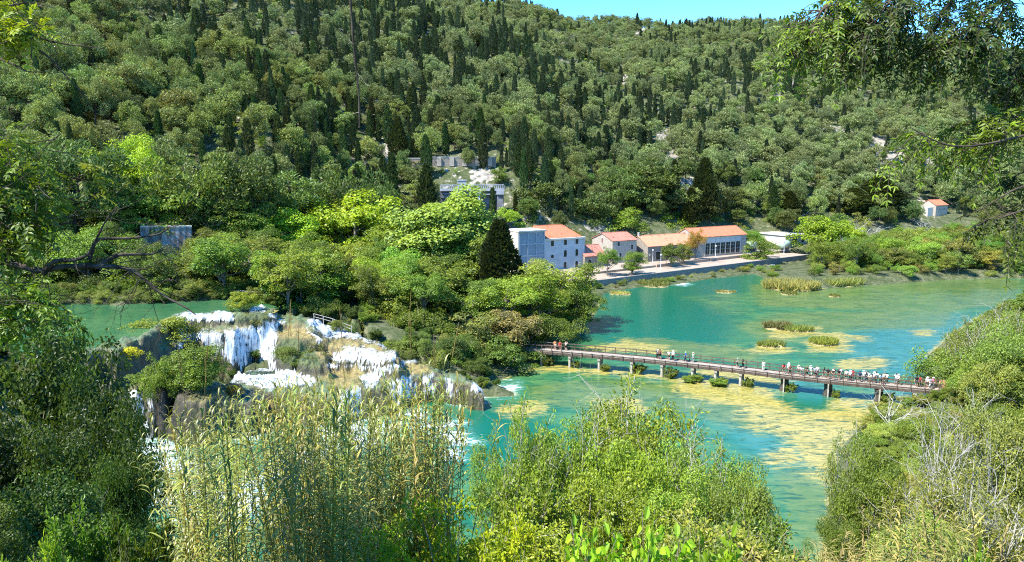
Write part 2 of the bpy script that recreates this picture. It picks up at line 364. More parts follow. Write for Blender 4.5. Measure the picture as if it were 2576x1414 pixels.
def build_water():
    O, W, D, B = zones_water()
    x, y = np.meshgrid(np.arange(-62, 235, .8), np.arange(56, 262, .8), indexing='ij'); nx, ny = x.shape
    x, y = x.ravel(), y.ravel()
    u, v = proj(x, y, np.zeros_like(x))
    wu, wv = fbm(x*.12, y*.12, 0, 51, 3)*14, fbm(x*.12, y*.12, 3, 52, 3)*8
    def amt(L, soft):
        r = np.zeros_like(x)
        for P in L:
            X = [at_z(a, b, 0) for a, b in P]
            r = np.maximum(r, sstep(-soft, soft*.7, sdf(x + wu*.07, y + wv*.1, X)))
        return r
    och, weed, deep, blue = amt(O, 5.0), amt(W, 6), amt(D, 5), amt(B, 6)
    inside = sdf(x, y, RIVER)
    och = np.maximum(och, sstep(2.5, .3, inside)*.75*(y < 200))
    foam = np.zeros_like(x)
    for fu, fv, r in [(1240,978,5),(1215,990,4),(1285,970,3),(870,1085,6),(840,1060,5),(880,1120,5),(620,1250,7),(560,1280,6),(1000,1075,4),(1130,1100,4),(1120,1070,4),(1140,1140,3),(380,1130,6),(420,1180,6),(450,1240,6),(520,1250,6),(700,1200,5),(760,1150,5),(600,1090,5),(1060,1040,3),(1180,1012,3),(1700,714,5),(1540,728,4),(1525,727,3),(940,1090,4)]:
        cx, cy = at_z(fu, fv, 0); foam = np.maximum(foam, sstep(r*1.7, 0, np.hypot(x-cx+fbm(x*.3,y*.3,0,55,2)*3, y-cy+fbm(x*.3,y*.3,2,56,2)*3)))
    keep = inside > -2.5
    idx = np.arange(nx*ny).reshape(nx, ny)
    F = np.stack([idx[:-1,:-1], idx[1:,:-1], idx[1:,1:], idx[:-1,1:]], -1).reshape(-1,4)
    F = F[keep[F].any(1)]
    used = np.unique(F); mp = np.full(nx*ny, -1); mp[used] = np.arange(len(used))
    k = NT('river_water')
    p = k.pos(); nb = k.noise(k.scale(p, (.45,.9,1)), .30, 6, .62, .8); nm = k.noise(k.scale(p, (.35,1.1,1)), .9, 7, .7, 1.4); nf = k.noise(k.scale(p, (.5,1.4,1)), 2.6, 5, .65, .8)
    a = k.attr
    c = k.mix(k.rng(nb, .3, .7), (.008,.098,.046), (.066,.160,.050))
    c = k.mix(k.math('MULTIPLY', a('deep'), k.rng(nb, .2, .5, .75, 1)), c, (.003,.092,.050))
    c = k.mix(k.math('MULTIPLY', k.math('MULTIPLY', a('blue'), k.rng(nm, .3, .6, .35, .9)), .75), c, (.035,.155,.175))  # blue zones: sky reflection painted into the colour, along with depth tint
    wd = k.rng(k.math('ADD', a('weed'), k.math('MULTIPLY', k.math('SUBTRACT', nm, .5), 1.8)), .55, .95)
    c = k.mix(k.math('MULTIPLY', wd, .8), c, k.mix(k.rng(nb, .35, .65), (.075,.125,.028), (.125,.155,.042)))
    of = k.rng(k.math('ADD', a('och'), k.math('ADD', k.math('MULTIPLY', k.math('SUBTRACT', nm, .5), 1.5), k.math('MULTIPLY', k.math('SUBTRACT', nb, .5), 1.3))), .30, .74)
    oc = k.mix(k.rng(nm, .32, .6), (.12,.14,.028), (.31,.25,.06))
    oc = k.mix(k.rng(nf, .52, .68), oc, (.46,.39,.13))
    oc = k.mix(k.rng(nf, .42, .30), oc, (.085,.09,.03))
    c = k.mix(of, c, oc)
    dk = k.math('MULTIPLY', k.rng(nm, .50, .36), k.math('SUBTRACT', .7, k.math('MULTIPLY', a('deep'), .5)))
    c = k.mix(dk, c, (.018,.05,.028))
    fo = k.rng(k.math('ADD', k.math('MULTIPLY', a('foam'), .85), k.math('ADD', k.math('MULTIPLY', k.math('SUBTRACT', nf, .5), 1.8), k.math('MULTIPLY', k.math('SUBTRACT', nm, .5), 1.6))), .45, 1.0)
    c = k.mix(k.rng(a('foam'), .1, .7, 0, .5), c, (.05,.20,.15)); c = k.mix(fo, c, (.66,.70,.70))
    h = k.math('ADD', k.noise(k.scale(p, (.6,1.6,1)), 1.3, 5, .6), k.math('MULTIPLY', fo, .5))
    k.pbr(c, k.math('ADD', .10, k.math('MULTIPLY', fo, .6)), .17, k.bump(h, .34, .18))
    V = np.stack([x, y, np.zeros_like(x)], 1)[used]
    me = make_mesh('river_water', V, mp[F], [k.m], None, {'och': och[used], 'weed': weed[used], 'deep': deep[used], 'blue': blue[used], 'foam': foam[used]}, True)
    tag(obj('river_water', me), kind='structure')
    # the pool above the falls
    x, y = np.meshgrid(np.arange(-100, -38, .8), np.arange(96, 150, .8), indexing='ij'); nx, ny = x.shape; x, y = x.ravel(), y.ravel()
    ins = sdf(x, y, POOL); keep = ins > -1.0
    idx = np.arange(nx*ny).reshape(nx, ny)
    F = np.stack([idx[:-1,:-1], idx[1:,:-1], idx[1:,1:], idx[:-1,1:]], -1).reshape(-1,4); F = F[keep[F].all(1)]
    used = np.unique(F); mp = np.full(nx*ny, -1); mp[used] = np.arange(len(used))
    lip = [at_z(a, b, POOLZ) for a, b in [(440,803),(470,797),(590,792),(690,784)]]
    dl = np.full(x.shape, 99.)
    for q in range(3): dl = np.minimum(dl, np.abs(sdf(x, y, [lip[q], lip[q+1], lip[q]])))
    k = NT('pool_water'); p = k.pos(); nm = k.noise(k.scale(p, (.5,1.4,1)), 1.0, 6, .65, 1.0); nb = k.noise(p, .12, 4)
    c = k.mix(k.rng(nb, .3, .7), (.022,.095,.04), (.055,.135,.055)); c = k.mix(k.math('MULTIPLY', k.rng(nm, .5, .35), .6), c, (.015,.07,.03))
    c = k.mix(k.math('MULTIPLY', k.rng(nm, .6, .75), .4), c, (.16,.25,.12))
    c = k.mix(k.rng(k.math('ADD', k.attr('lip'), k.math('SUBTRACT', nm, .5)), .45, .7), c, (.28,.25,.075))
    k.pbr(c, .12, .4, k.bump(k.noise(k.scale(p, (.6,1.6,1)), 1.6, 5), .35, .15))
    me = make_mesh('pool_water', np.stack([x, y, np.full_like(x, POOLZ)], 1)[used], mp[F], [k.m], None, {'lip': sstep(4.5, 0, dl)[used]}, True)
    tag(obj('pool_water', me), kind='structure')
# ================================================================== travertine barrier and its waterfalls
def z6(L): return [((650+a/2.453)/1.59, (1180+b/2.453)/1.59) for a, b in L]
WHITE = [('main', z6([(560,380),(650,360),(960,300),(1000,255),(1180,262),(1130,330),(1110,450),(1090,520),(1085,740),(900,745),(760,750),(640,650),(560,600),(430,470),(420,400)])),
 ('side', z6([(150,340),(230,320),(300,370),(560,370),(600,600),(480,560),(400,440),(250,470),(150,530)])),
 ('upper', z6([(140,210),(260,180),(470,190),(530,150),(660,160),(700,240),(560,260),(430,260),(130,255)])),
 ('upper_lip', z6([(800,150),(900,95),(1010,100),(1000,160),(860,165)])), ('upper_step', z6([(1010,180),(1090,190),(1130,265),(1040,265)])),
 ('right_chute', z6([(1430,260),(1540,240),(1660,310),(1800,370),(1960,410),(2050,470),(2180,490),(2190,520),(1950,430),(1800,410),(1700,420),(1560,400),(1480,330)])),
 ('right_step', z6([(1420,340),(1540,330),(1590,400),(1560,470),(1520,475)])),
 ('cascade', z6([(1650,640),(1720,570),(1800,520),(1960,515),(2120,560),(2290,550),(2290,660),(2100,690),(1900,670),(1700,660)])),
 ('shelf_foam', z6([(620,800),(760,740),(1080,740),(1260,760),(1500,830),(1480,890),(1050,930),(820,880),(640,850)])),
 ('shelf_run', z6([(1630,670),(1900,690),(2220,690),(2480,640),(2490,665),(2200,760),(2160,830),(1980,930),(1960,800),(2150,740),(1800,720),(1640,700)])),
 ('front', [(850,985),(905,975),(910,1100),(840,1110)]), ('rim', [(985,960),(1035,945),(1050,1010),(985,1020)]), ('right_end', [(1180,955),(1215,960),(1250,1000),(1190,985)]),
 ('left_rush', [(320,875),(352,868),(395,905),(372,930),(350,925)]), ('left_pair', [(318,985),(345,980),(385,1095),(370,1110)]), ('left_pair2', [(362,985),(382,985),(398,1060),(388,1075)]),
 ('right_a', [(1060,945),(1090,940),(1100,1000),(1070,1010)]), ('right_b', [(1118,945),(1140,950),(1150,1000),(1128,1005)])]
OCHRE = [z6([(1150,280),(1380,290),(1450,340),(1500,430),(1250,440),(1090,380)]), z6([(1560,450),(1700,440),(1900,420),(2060,470),(2290,540),(2290,600),(2120,560),(1950,515),(1780,530),(1700,590),(1600,650),(1500,580)]),
 z6([(1620,730),(1900,690),(2100,700),(2180,740),(1960,800),(1950,930),(1700,960),(1560,800)]), z6([(2240,690),(2560,650),(2640,720),(2640,760),(2500,790),(2300,830),(2220,800)]), z6([(540,740),(590,690),(720,700),(745,770),(640,790)]),
 z6([(440,370),(960,250),(980,300),(640,365),(450,390)]), z6([(100,260),(200,300),(230,250),(130,230)]), z6([(560,130),(700,110),(700,170),(560,150)])]
MOSS = [z6([(1090,520),(1140,470),(1210,430),(1330,430),(1420,520),(1540,600),(1560,700),(1450,750),(1320,750),(1100,740),(1080,640)]), z6([(890,460),(950,440),(1000,480),(990,620),(940,640),(910,560)]), z6([(740,520),(830,480),(870,600),(860,740),(780,740),(750,620)]),
 z6([(640,240),(840,170),(1010,170),(1030,240),(780,255)]), z6([(1820,600),(1870,560),(1920,600),(1900,640),(1840,640)]), z6([(580,390),(650,390),(640,640),(590,640)])]
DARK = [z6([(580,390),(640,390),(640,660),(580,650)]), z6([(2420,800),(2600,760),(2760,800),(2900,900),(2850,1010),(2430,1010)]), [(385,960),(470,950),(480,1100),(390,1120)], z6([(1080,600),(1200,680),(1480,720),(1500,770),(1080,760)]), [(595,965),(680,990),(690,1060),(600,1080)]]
def biggest(F, n):
    """the largest connected piece of a set of quads"""
    lab = np.arange(n)
    while True:
        m = lab[F].min(1); old = lab.copy(); np.minimum.at(lab, F.ravel(), np.repeat(m, 4)); lab = lab[lab]
        if (old == lab).all(): break
    c = lab[F[:,0]]; u, k = np.unique(c, return_counts=True); return F[c == u[k.argmax()]]
def build_barrier():
    st = .22
    x, y = np.meshgrid(np.arange(-72, 4, st), np.arange(84, 146, st), indexing='ij'); nx, ny = x.shape; x, y = x.ravel(), y.ravel()
    h = barrier(x, y); u, v = proj(x, y, h)
    ju, jv = fbm(x*.5, y*.5, h*.5, 61, 3)*12, fbm(x*.5, y*.5, h*.5, 62, 3)*7
    def amt(L, s):
        r = np.zeros_like(x)
        for P in L: r = np.maximum(r, sstep(-s, s, sdf(u+ju, v+jv, P)))
        return r
    och, moss, dark, wet = amt(OCHRE, 8), amt(MOSS, 6), amt(DARK, 6), amt([p for _, p in WHITE], 6)
    shelf = (h > 3.2) & (h < 4.7) | (h > 9.0)
    idx = np.arange(nx*ny).reshape(nx, ny)
    FF = np.stack([idx[:-1,:-1], idx[1:,:-1], idx[1:,1:], idx[:-1,1:]], -1).reshape(-1,4)
    keep = h > -1.2
    F = FF[keep[FF].any(1)]; used = np.unique(F); mp = np.full(nx*ny, -1); mp[used] = np.arange(len(used))
    k = NT('tufa'); p = k.pos(); n1 = k.noise(p, .8, 6, .65); n2 = k.noise(k.scale(p, (1,1,.35)), 2.4, 6, .65); n3 = k.noise(k.scale(p, (1,1,.14)), 3.0, 4)
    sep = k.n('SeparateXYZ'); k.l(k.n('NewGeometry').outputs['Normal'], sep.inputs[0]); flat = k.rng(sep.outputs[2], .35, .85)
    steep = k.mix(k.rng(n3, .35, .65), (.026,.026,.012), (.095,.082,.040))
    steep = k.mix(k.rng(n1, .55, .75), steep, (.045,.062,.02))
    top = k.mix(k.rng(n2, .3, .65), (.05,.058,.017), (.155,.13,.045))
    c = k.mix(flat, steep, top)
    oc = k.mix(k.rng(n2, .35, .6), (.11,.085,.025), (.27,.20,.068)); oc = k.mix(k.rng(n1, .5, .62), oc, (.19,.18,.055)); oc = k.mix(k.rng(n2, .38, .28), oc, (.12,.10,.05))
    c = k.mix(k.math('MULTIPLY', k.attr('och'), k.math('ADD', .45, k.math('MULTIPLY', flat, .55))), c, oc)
    c = k.mix(k.attr('moss'), c, k.mix(k.rng(n2, .35, .6), (.022,.036,.010), (.085,.11,.028)))
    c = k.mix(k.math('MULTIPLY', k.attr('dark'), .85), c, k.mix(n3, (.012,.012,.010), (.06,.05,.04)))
    # shallow running water over the shelves
    wt = k.math('MULTIPLY', k.attr('wat'), k.math('MULTIPLY', flat, k.rng(n1, .62, .45)))
    c = k.mix(wt, c, k.mix(n2, (.055,.10,.045), (.13,.17,.075)))
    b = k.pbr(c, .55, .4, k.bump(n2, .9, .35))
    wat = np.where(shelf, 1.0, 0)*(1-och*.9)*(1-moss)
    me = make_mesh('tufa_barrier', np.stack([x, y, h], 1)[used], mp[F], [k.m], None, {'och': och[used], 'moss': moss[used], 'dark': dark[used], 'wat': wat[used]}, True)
    tag(obj('tufa_barrier', me), 'stepped ochre and moss green travertine barrier carrying the waterfalls', 'rock barrier', kind='structure')
    # waterfall sheets: strands of white water lying just off the rock
    k = NT('falling_water'); tc = k.pos(); a = k.noise(k.scale(tc, (1,.22,.13)), 4.2, 4, .6, .2); b2 = k.noise(tc, 1.0, 4); c2 = k.noise(k.scale(tc, (1,.25,.2)), 5.5, 3)
    den = k.math('ADD', k.attr('wet'), k.math('ADD', k.math('MULTIPLY', k.math('SUBTRACT', a, .5), k.rng(k.attr('flat'), .35, .9, 2.4, 1.1)), k.math('ADD', k.math('MULTIPLY', k.math('SUBTRACT', b2, .5), 1.7), k.math('MULTIPLY', k.math('SUBTRACT', c2, .5), .5))))
    al = k.rng(den, .36, 1.2, 0, .94)
    bs = k.n('BsdfPrincipled'); k.l(k.mix(k.rng(k.math('ADD', k.math('MULTIPLY', a, .6), k.math('MULTIPLY', c2, .4)), .36, .56), (.34,.41,.43), (.64,.66,.66)), bs.inputs['Base Color']); bs.inputs['Roughness'].default_value = .45  # blue-grey between white strands is shadow painted into the water colour
    k.l(k.bump(k.math('ADD', a, c2), .25, .12), bs.inputs['Normal'])
    tr = k.n('BsdfTransparent'); mx = k.n('MixShader'); k.l(al, mx.inputs[0]); k.l(tr.outputs[0], mx.inputs[1]); k.l(bs.outputs[0], mx.inputs[2]); k.l(mx.outputs[0], k.out.inputs[0])
    gx, gy = np.gradient(h.reshape(nx, ny), st); gx, gy = gx.ravel(), gy.ravel()
    nl = np.sqrt(gx*gx+gy*gy+1); N = np.stack([-gx/nl, -gy/nl, 1/nl], 1)
    hs = h.reshape(nx, ny).copy()
    for _ in range(6): hs[1:-1,1:-1] = (hs[1:-1,1:-1]*2 + hs[:-2,1:-1] + hs[2:,1:-1] + hs[1:-1,:-2] + hs[1:-1,2:])/6
    hs = hs.ravel()
    strand = fbm(x*1.8, y*.6, h*.12, 71, 3)
    off = .10 + .06*np.clip(strand, -.5, 1)
    labels = {'main': 'widest white waterfall curtain dropping from the ochre lip', 'side': 'white waterfall spilling behind the leafy bushes beside the main curtain', 'upper': 'low white waterfall step at the edge of the upper pool',
      'upper_lip': 'small patch of white water on the pool rim behind the slim upright bush', 'upper_step': 'short white chute falling beside the brown mossy hump below the pool', 'right_chute': 'long bluish white chute running down beside the wooden fence',
      'right_step': 'short white fall between the two ochre mounds', 'cascade': 'fan of thin white water veils over the rounded mossy mound', 'shelf_foam': 'churning white foam at the foot of the widest waterfall', 'shelf_run': 'white rapids running across the ochre shelf towards the front edge',
      'front': 'white waterfall seen behind the cane tops at the front edge', 'rim': 'white waterfall at the tip of the ochre shelf beside the dark rock', 'right_end': 'foaming chute at the end of the dark rock entering the turquoise pool',
      'left_rush': 'white rapid between the yellow shrub and the leafy bush', 'left_pair': 'slanting white waterfall beside the dark shaded bush', 'left_pair2': 'thin white waterfall beside the dark rock with trees on top', 'right_a': 'thin white trickle down the dark overhanging rock, next to the shelf tip', 'right_b': 'thin white trickle down the middle of the dark overhanging rock'}
    for nm, P in WHITE:
        w = sstep(-15, 11, sdf(u+ju*.8, v+jv*.8, P))
        m = w > .02
        Fw = FF[m[FF].all(1) & (h[FF].min(1) > -.6)]
        if len(Fw) < 4: continue
        Fw = biggest(Fw, nx*ny)
        us = np.unique(Fw); mq = np.full(nx*ny, -1); mq[us] = np.arange(len(us))
        V = (np.stack([x, y, np.maximum(h + .04, hs + .05)], 1) + N*off[:,None])[us]
        bias = -.2 if nm in ('right_a', 'right_b', 'left_pair2') else (-.06 if nm == 'cascade' else .1 if nm in ('main', 'side', 'right_chute', 'upper') else 0.0)
        me = make_mesh('waterfall', V, mq[Fw], [k.m], None, {'wet': (w+bias)[us], 'flat': N[us, 2]}, True)
        tag(obj('waterfall', me), labels[nm], 'waterfall', 'waterfalls over the travertine barrier')
# ================================================================== plant materials
M_LEAF = mat_leaf('broad_leaves', trans=.38)
M_PINE = mat_leaf('pine_needles', trans=.3, gloss=.015, yellow=(1.3,1.3,.85), dark=.5)
M_CANE = mat_leaf('cane_leaves', trans=.3, gloss=.02, yellow=(1.6,1.4,.95), dark=.55)
M_BARK = mat_bark('grey_bark', (.10,.085,.065), (.24,.21,.17))
M_BARKD = mat_bark('dark_bark', (.030,.024,.018), (.085,.068,.05))
M_PALE = mat_bark('pale_bark', (.27,.25,.205), (.48,.455,.39))
M_TWIG = mat_bark('twig_bark', (.22,.20,.13), (.42,.39,.27))
# ================================================================== generators
def clump_leaves(g, r, cen, rad, n_per_m2, L, W, mat=0, flat=.8, fold=.15, out=.6, up=.5, rnd=.7, zmin=-.55, ctint=None, droop=0.0, six=False, along=None):
    for i, (c, R) in enumerate(zip(cen, rad)):
        n = max(6, int(n_per_m2*R*R*9))
        d = rand_unit(n*2, r); d = d[d[:,2] > zmin][:n]; n = len(d)
        sh = .5 + .55*np.sqrt(r.random(n))
        sh *= 1 + .25*vnoise(d[:,0]*2.2+i*7.1, d[:,1]*2.2, d[:,2]*2.2, 5)
        P = c + d*(R*sh)[:,None]*np.array([1,1,flat])
        N = unit(d*out + np.array([0,0,up]) + r.normal(size=(n,3))*rnd*.6)
        T = unit(np.cross(N, rand_unit(n, r)))
        if along is not None: T = unit(T + np.asarray(along)*1.2 + d*.5); N = unit(np.cross(np.cross(T, N), T))
        ct = (ctint[i] if ctint is not None else r.uniform(-.18,.18))
        t = np.clip(.45 + ct + r.normal(size=n)*.24, 0, 1)
        s = r.uniform(.7, 1.3, n)
        (g.leaves6 if six else g.leaves)(P, T, N, L*s, W*s, mat, t, fold, droop)
def curve(a, b, r, bend=.15, n=6, sag=0.0):
    a, b = np.asarray(a, float), np.asarray(b, float); L = np.linalg.norm(b-a)
    t = np.linspace(0, 1, n)[:,None]; o1, o2 = r.normal(size=3)*bend*L, r.normal(size=3)*bend*L
    return a*(1-t)**3 + 3*(a+(b-a)*.33+o1)*t*(1-t)**2 + 3*(a+(b-a)*.66+o2)*t*t*(1-t) + b*t**3 + np.array([0,0,-1])*sag*L*t*t
def broadleaf(seed, h=12., w=11., nclump=70, L=.34, W=.22, dens=9, trunk=.3, cone=0.0, lump=.35, flat=.8):
    r = np.random.default_rng(seed); g, tr = Geo(), Geo()
    cz, rz = h*(trunk+1)/2, h*(1-trunk)/2
    cen, rad = [], []
    # a few big lobes, each covered in small clumps, so that the outline is uneven
    lobes = []
    for k in range(10):
        d = rand_unit(1, r)[0]; d[2] = d[2]*.8 + .1
        q = r.uniform(.45, .85); lobes.append((np.array([d[0]*w*.5*q, d[1]*w*.5*q, cz + d[2]*rz*q]), r.uniform(.28, .5)))
    lobes.append((np.array([0,0,cz+rz*.15]), .55))
    while len(cen) < nclump:
        c0, q = lobes[r.integers(len(lobes))]
        d = rand_unit(1, r)[0]
        p = c0 + d*np.array([w*.5*q, w*.5*q, rz*q*1.05])*r.uniform(.75, 1.05)
        e = (p[0]/(w*.52))**2 + (p[1]/(w*.52))**2 + ((p[2]-cz)/(rz*1.02))**2
        tz = (p[2]-h*trunk)/(h*(1-trunk))
        if e > 1.25 or (cone and math.hypot(p[0], p[1]) > w*.5*(1.05-cone*max(tz,0))): continue
        cen.append(p); rad.append(w*r.uniform(.08, .14))
    clump_leaves(g, r, cen, rad, dens, L, W, 0, flat, zmin=-.3)
    tr.tube(curve((0,0,-.4), (r.normal()*.2, r.normal()*.2, h*.62), r, .04, 7), np.linspace(h*.024, h*.009, 7), 7)
    for i in r.permutation(len(cen))[:16]:
        z0 = r.uniform(trunk*.7, .55)*h
        tr.tube(curve((0,0,z0), cen[i], r, .1, 6), np.linspace(h*.009, h*.0025, 6), 5)
    return tr.mesh('trunk', [M_BARK], True), g.mesh('crown', [M_LEAF]), h, w
def pine(seed, h=12., w=9., nl=34, dens=11, L=.5, W=.2, style=0):
    r = np.random.default_rng(seed); g, tr = Geo(), Geo()
    lean = r.normal(size=2)*h*.05; top = np.array([lean[0], lean[1], h*.88])
    P = curve((0,0,-.5), top, r, .035, 9); tr.tube(P, np.linspace(h*.02, h*.006, 9), 6)
    cen, rad = [], []
    for i in range(nl):
        t = r.uniform(.36, 1.0)**.8; base = P[min(8, int(t*8))]
        prof = (math.sin(math.pi*min(1, (t-.22)*1.05))**.75) if style == 0 else (1.0-.62*(t-.3))
        rr = w*.5*max(.12, prof)*r.uniform(.55, 1.02); a = i*2.4 + r.uniform(-.5, .5)
        e = base + np.array([math.cos(a)*rr, math.sin(a)*rr, rr*r.uniform(-.1,.75)])
        tr.tube(curve(base, e, r, .08, 5), np.linspace(h*.006, h*.002, 5), 4, cap=False)
        cen.append(e); rad.append(w*r.uniform(.11, .17))
        if rr > w*.28: cen.append(base + (e-base)*.58 + r.normal(size=3)*.3); rad.append(w*r.uniform(.08,.12))
    cen.append(top + np.array([0,0,h*.06])); rad.append(w*.13)
    clump_leaves(g, r, cen, rad, dens*.8, L, W, 0, .78, .1, .45, .6, .8, -.45, along=(0,0,.55))
    return tr.mesh('trunk', [M_BARKD], True), g.mesh('crown', [M_PINE]), h, w
def cypress(seed, h=13., w=2.4, n=1700, L=.62, W=.26, broad=0.0):
    r = np.random.default_rng(seed); g = Geo()
    t = r.random(n)**.85
    rad = (w*.5)*np.clip(np.sin(np.clip(t*.93+.07, 0, 1)*math.pi)**.55, .0, 1)*(1-.55*t*(1 if not broad else 1.25))
    a = r.uniform(0, 2*math.pi, n)
    rad = rad*(.72+.35*np.sqrt(r.random(n)))*(1+.28*vnoise(np.cos(a)*1.6+seed, np.sin(a)*1.6, t*h*.55, 9))
    P = np.stack([np.cos(a)*rad, np.sin(a)*rad, .3+t*(h-.6)], 1)
    d = np.stack([np.cos(a), np.sin(a), np.zeros(n)], 1)
    T = unit(np.array([0,0,1.]) + d*(.35+broad) + r.normal(size=(n,3))*.25); N = unit(d + r.normal(size=(n,3))*.45); N = unit(np.cross(np.cross(T, N), T))
    s = r.uniform(.7,1.3,n)
    g.leaves(P, T, N, L*s, W*s, 0, np.clip(.42+r.normal(size=n)*.22+.2*vnoise(P[:,0]*1.5, P[:,1]*1.5, P[:,2]*.8, 3), 0, 1), .12)
    tr = Geo(); tr.tube([(0,0,-.5),(0,0,h*.5),(0,0,h*.9)], [w*.07, w*.045, .03], 5)
    return tr.mesh('trunk', [M_BARKD], True), g.mesh('crown', [M_PINE]), h, w
def bush(seed, h=4., w=4.5, stems=22, L=.14, W=.075, per=130, twig=0, bark=None, spread=.9, six=False, fill=.5, upright=.0, tip=1.0):
    """many stemmed shrub: leafy shoots that stay readable against what is behind"""
    r = np.random.default_rng(seed); g, tr = Geo(), Geo()
    for i in range(stems):
        a = r.uniform(0, 2*math.pi); q = math.sqrt(r.random())*spread
        hh = h*(1-.42*q*q)*r.uniform(.72, 1.0)
        e = np.array([math.cos(a)*q*w*.5, math.sin(a)*q*w*.5, hh])
        b = np.array([math.cos(a)*q*w*.12, math.sin(a)*q*w*.12, -.2])
        P = curve(b, e, r, .07+.05*(1-upright), 10); tr.tube(P, np.linspace(.010*h, .0022*h, 10), 5, cap=False)
        shoots = [(P, .25, per)]
        for s in range(7):
            t = r.uniform(.3, .97); k = int(t*9); o = rand_unit(1, r)[0]; o[2] = abs(o[2])*.7 + .15 + upright
            Q = curve(P[k], P[k] + o*h*r.uniform(.10, .24), r, .1, 6); tr.tube(Q, np.linspace(.0032*h, .0012*h, 6), 3, cap=False); shoots.append((Q, .1, per*fill))
        for Q, t0, cnt in shoots:
            n = int(cnt); t = t0 + (tip-t0)*r.random(n)**.8; f = np.clip(t, 0, .999)*(len(Q)-1); k = f.astype(int); fr = (f-k)[:,None]
            B = Q[k]*(1-fr) + Q[k+1]*fr; D = unit(Q[k+1]-Q[k])
            off = rand_unit(n, r); off = unit(off - D*(off*D).sum(1)[:,None]*.7)
            B = B + off*(np.abs(r.normal(size=n))*h*.028)[:,None]
            T = unit(off*.9 + D*.45 + r.normal(size=(n,3))*.3); N = unit(np.array([0,0,1.]) + r.normal(size=(n,3))*.55); N = unit(np.cross(np.cross(T, N), T))
            s = r.uniform(.65, 1.3, n)
            (g.leaves6 if six else g.leaves)(B, T, N, L*s, W*s, 0, np.clip(.45+r.uniform(-.12,.12)+r.normal(size=n)*.23, 0, 1), .18, .12)
    for i in range(twig):
        a = r.uniform(0, 2*math.pi); q = math.sqrt(r.random())*.75
        e = np.array([math.cos(a)*q*w*.5, math.sin(a)*q*w*.5, h*r.uniform(.6, .86)])
        fork(tr, r, e*np.array([.6,.6,.6]), e, .0032*h, 2)
    return tr.mesh('stems', [bark or M_TWIG], True), g.mesh('foliage', [M_LEAF]), h, w
def fork(tr, r, a, b, rad, depth, k=4, n=3, ratio=.62):
    P = curve(a, b, r, .08, 6); tr.tube(P, np.linspace(rad, rad*.5, 6), k, cap=False)
    if depth == 0: return
    L = np.linalg.norm(P[-1]-P[0]); d = unit(P[-1]-P[-2])
    for i in range(n):
        j = 5 if i == 0 else r.integers(2, 6); o = unit(d*1.0 + rand_unit(1, r)[0]*.85)
        fork(tr, r, P[j], P[j] + o*L*r.uniform(ratio*.75, ratio*1.1), rad*.52, depth-1, 3 if depth < 3 else k, n, ratio)
def bare_tree(seed, h=7., depth=4, n=4, mat=None, w=5., rad=.012):
    r = np.random.default_rng(seed); tr, br = Geo(), Geo()
    tr.tube(curve((0,0,-.3), (r.normal()*.2, r.normal()*.2, h*.3), r, .05, 6), np.linspace(h*rad*1.6, h*rad, 6), 6)
    for i in range(6):
        a = i*1.05 + r.uniform(-.3,.3); q = r.uniform(.25, 1)
        fork(br, r, (0,0,h*r.uniform(.16,.3)), (math.cos(a)*w*.22*q, math.sin(a)*w*.22*q, h*r.uniform(.45,.62)), h*rad*.6, depth-1, 4, n, .55)
    return tr.mesh('trunk', [mat or M_PALE], True), br.mesh('branches', [mat or M_PALE], True), h, w
def cane(seed, h=4.6, dry=0.0):
    r = np.random.default_rng(seed); st, lf = Geo(), Geo()
    lean = r.normal(size=2)*.32
    n = 14; t = np.linspace(0, 1, n); P = np.stack([lean[0]*t*t*h*.25, lean[1]*t*t*h*.25, t*h-.2], 1)
    st.tube(P, np.linspace(.014, .004, n), 5, tint=.6)
    m = 46; a = r.uniform(0, 6.28)
    for i in range(m):
        q = .16 + .84*(i+.5)/m; k = q*(n-1); k0 = min(int(k), n-2); b = P[k0]*(1-(k-k0)) + P[k0+1]*(k-k0)
        a += math.pi + r.normal()*.45
        L = r.uniform(.28, .54)*(1-.35*max(0, q-.8)/.2); W = r.uniform(.010, .018)
        el = r.uniform(.55, 1.15) if q < .9 else r.uniform(1.0, 1.35)
        sg = 7; s = np.linspace(0, 1, sg)
        dr = r.uniform(.9, 2.0)
        an = el - dr*s**1.5; dx = np.cumsum(np.cos(an))*L/sg; dz = np.cumsum(np.sin(an))*L/sg
        dx -= dx[0]; dz -= dz[0]
        side = np.array([-math.sin(a), math.cos(a), 0]); fw = np.array([math.cos(a), math.sin(a), 0])
        cl = b + fw*dx[:,None] + np.array([0,0,1.])*dz[:,None] + side*(r.normal()*.12*L*s**2)[:,None]
        wd = W*np.sin(np.clip(s*.9+.16, 0, 1)*math.pi)**.6; wd[-1] = .001
        up = np.array([0,0,.3])
        A, B, Mid = cl - side*wd[:,None] + up*wd[:,None], cl + side*wd[:,None] + up*wd[:,None], cl
        V = np.concatenate([A, Mid, B]); i0 = np.arange(sg-1)
        F = np.concatenate([np.stack([i0, i0+1, sg+i0+1, sg+i0], 1), np.stack([sg+i0, sg+i0+1, 2*sg+i0+1, 2*sg+i0], 1)])
        tn = np.clip(.45+r.normal()*.2, 0, 1)
        if r.random() < .16+dry: tn = r.uniform(.85, 1.0)
        lf.add(V, F, 0, tn)
    return st.mesh('stalk', [M_CANE], True), lf.mesh('foliage', [M_CANE], True), h, 1.
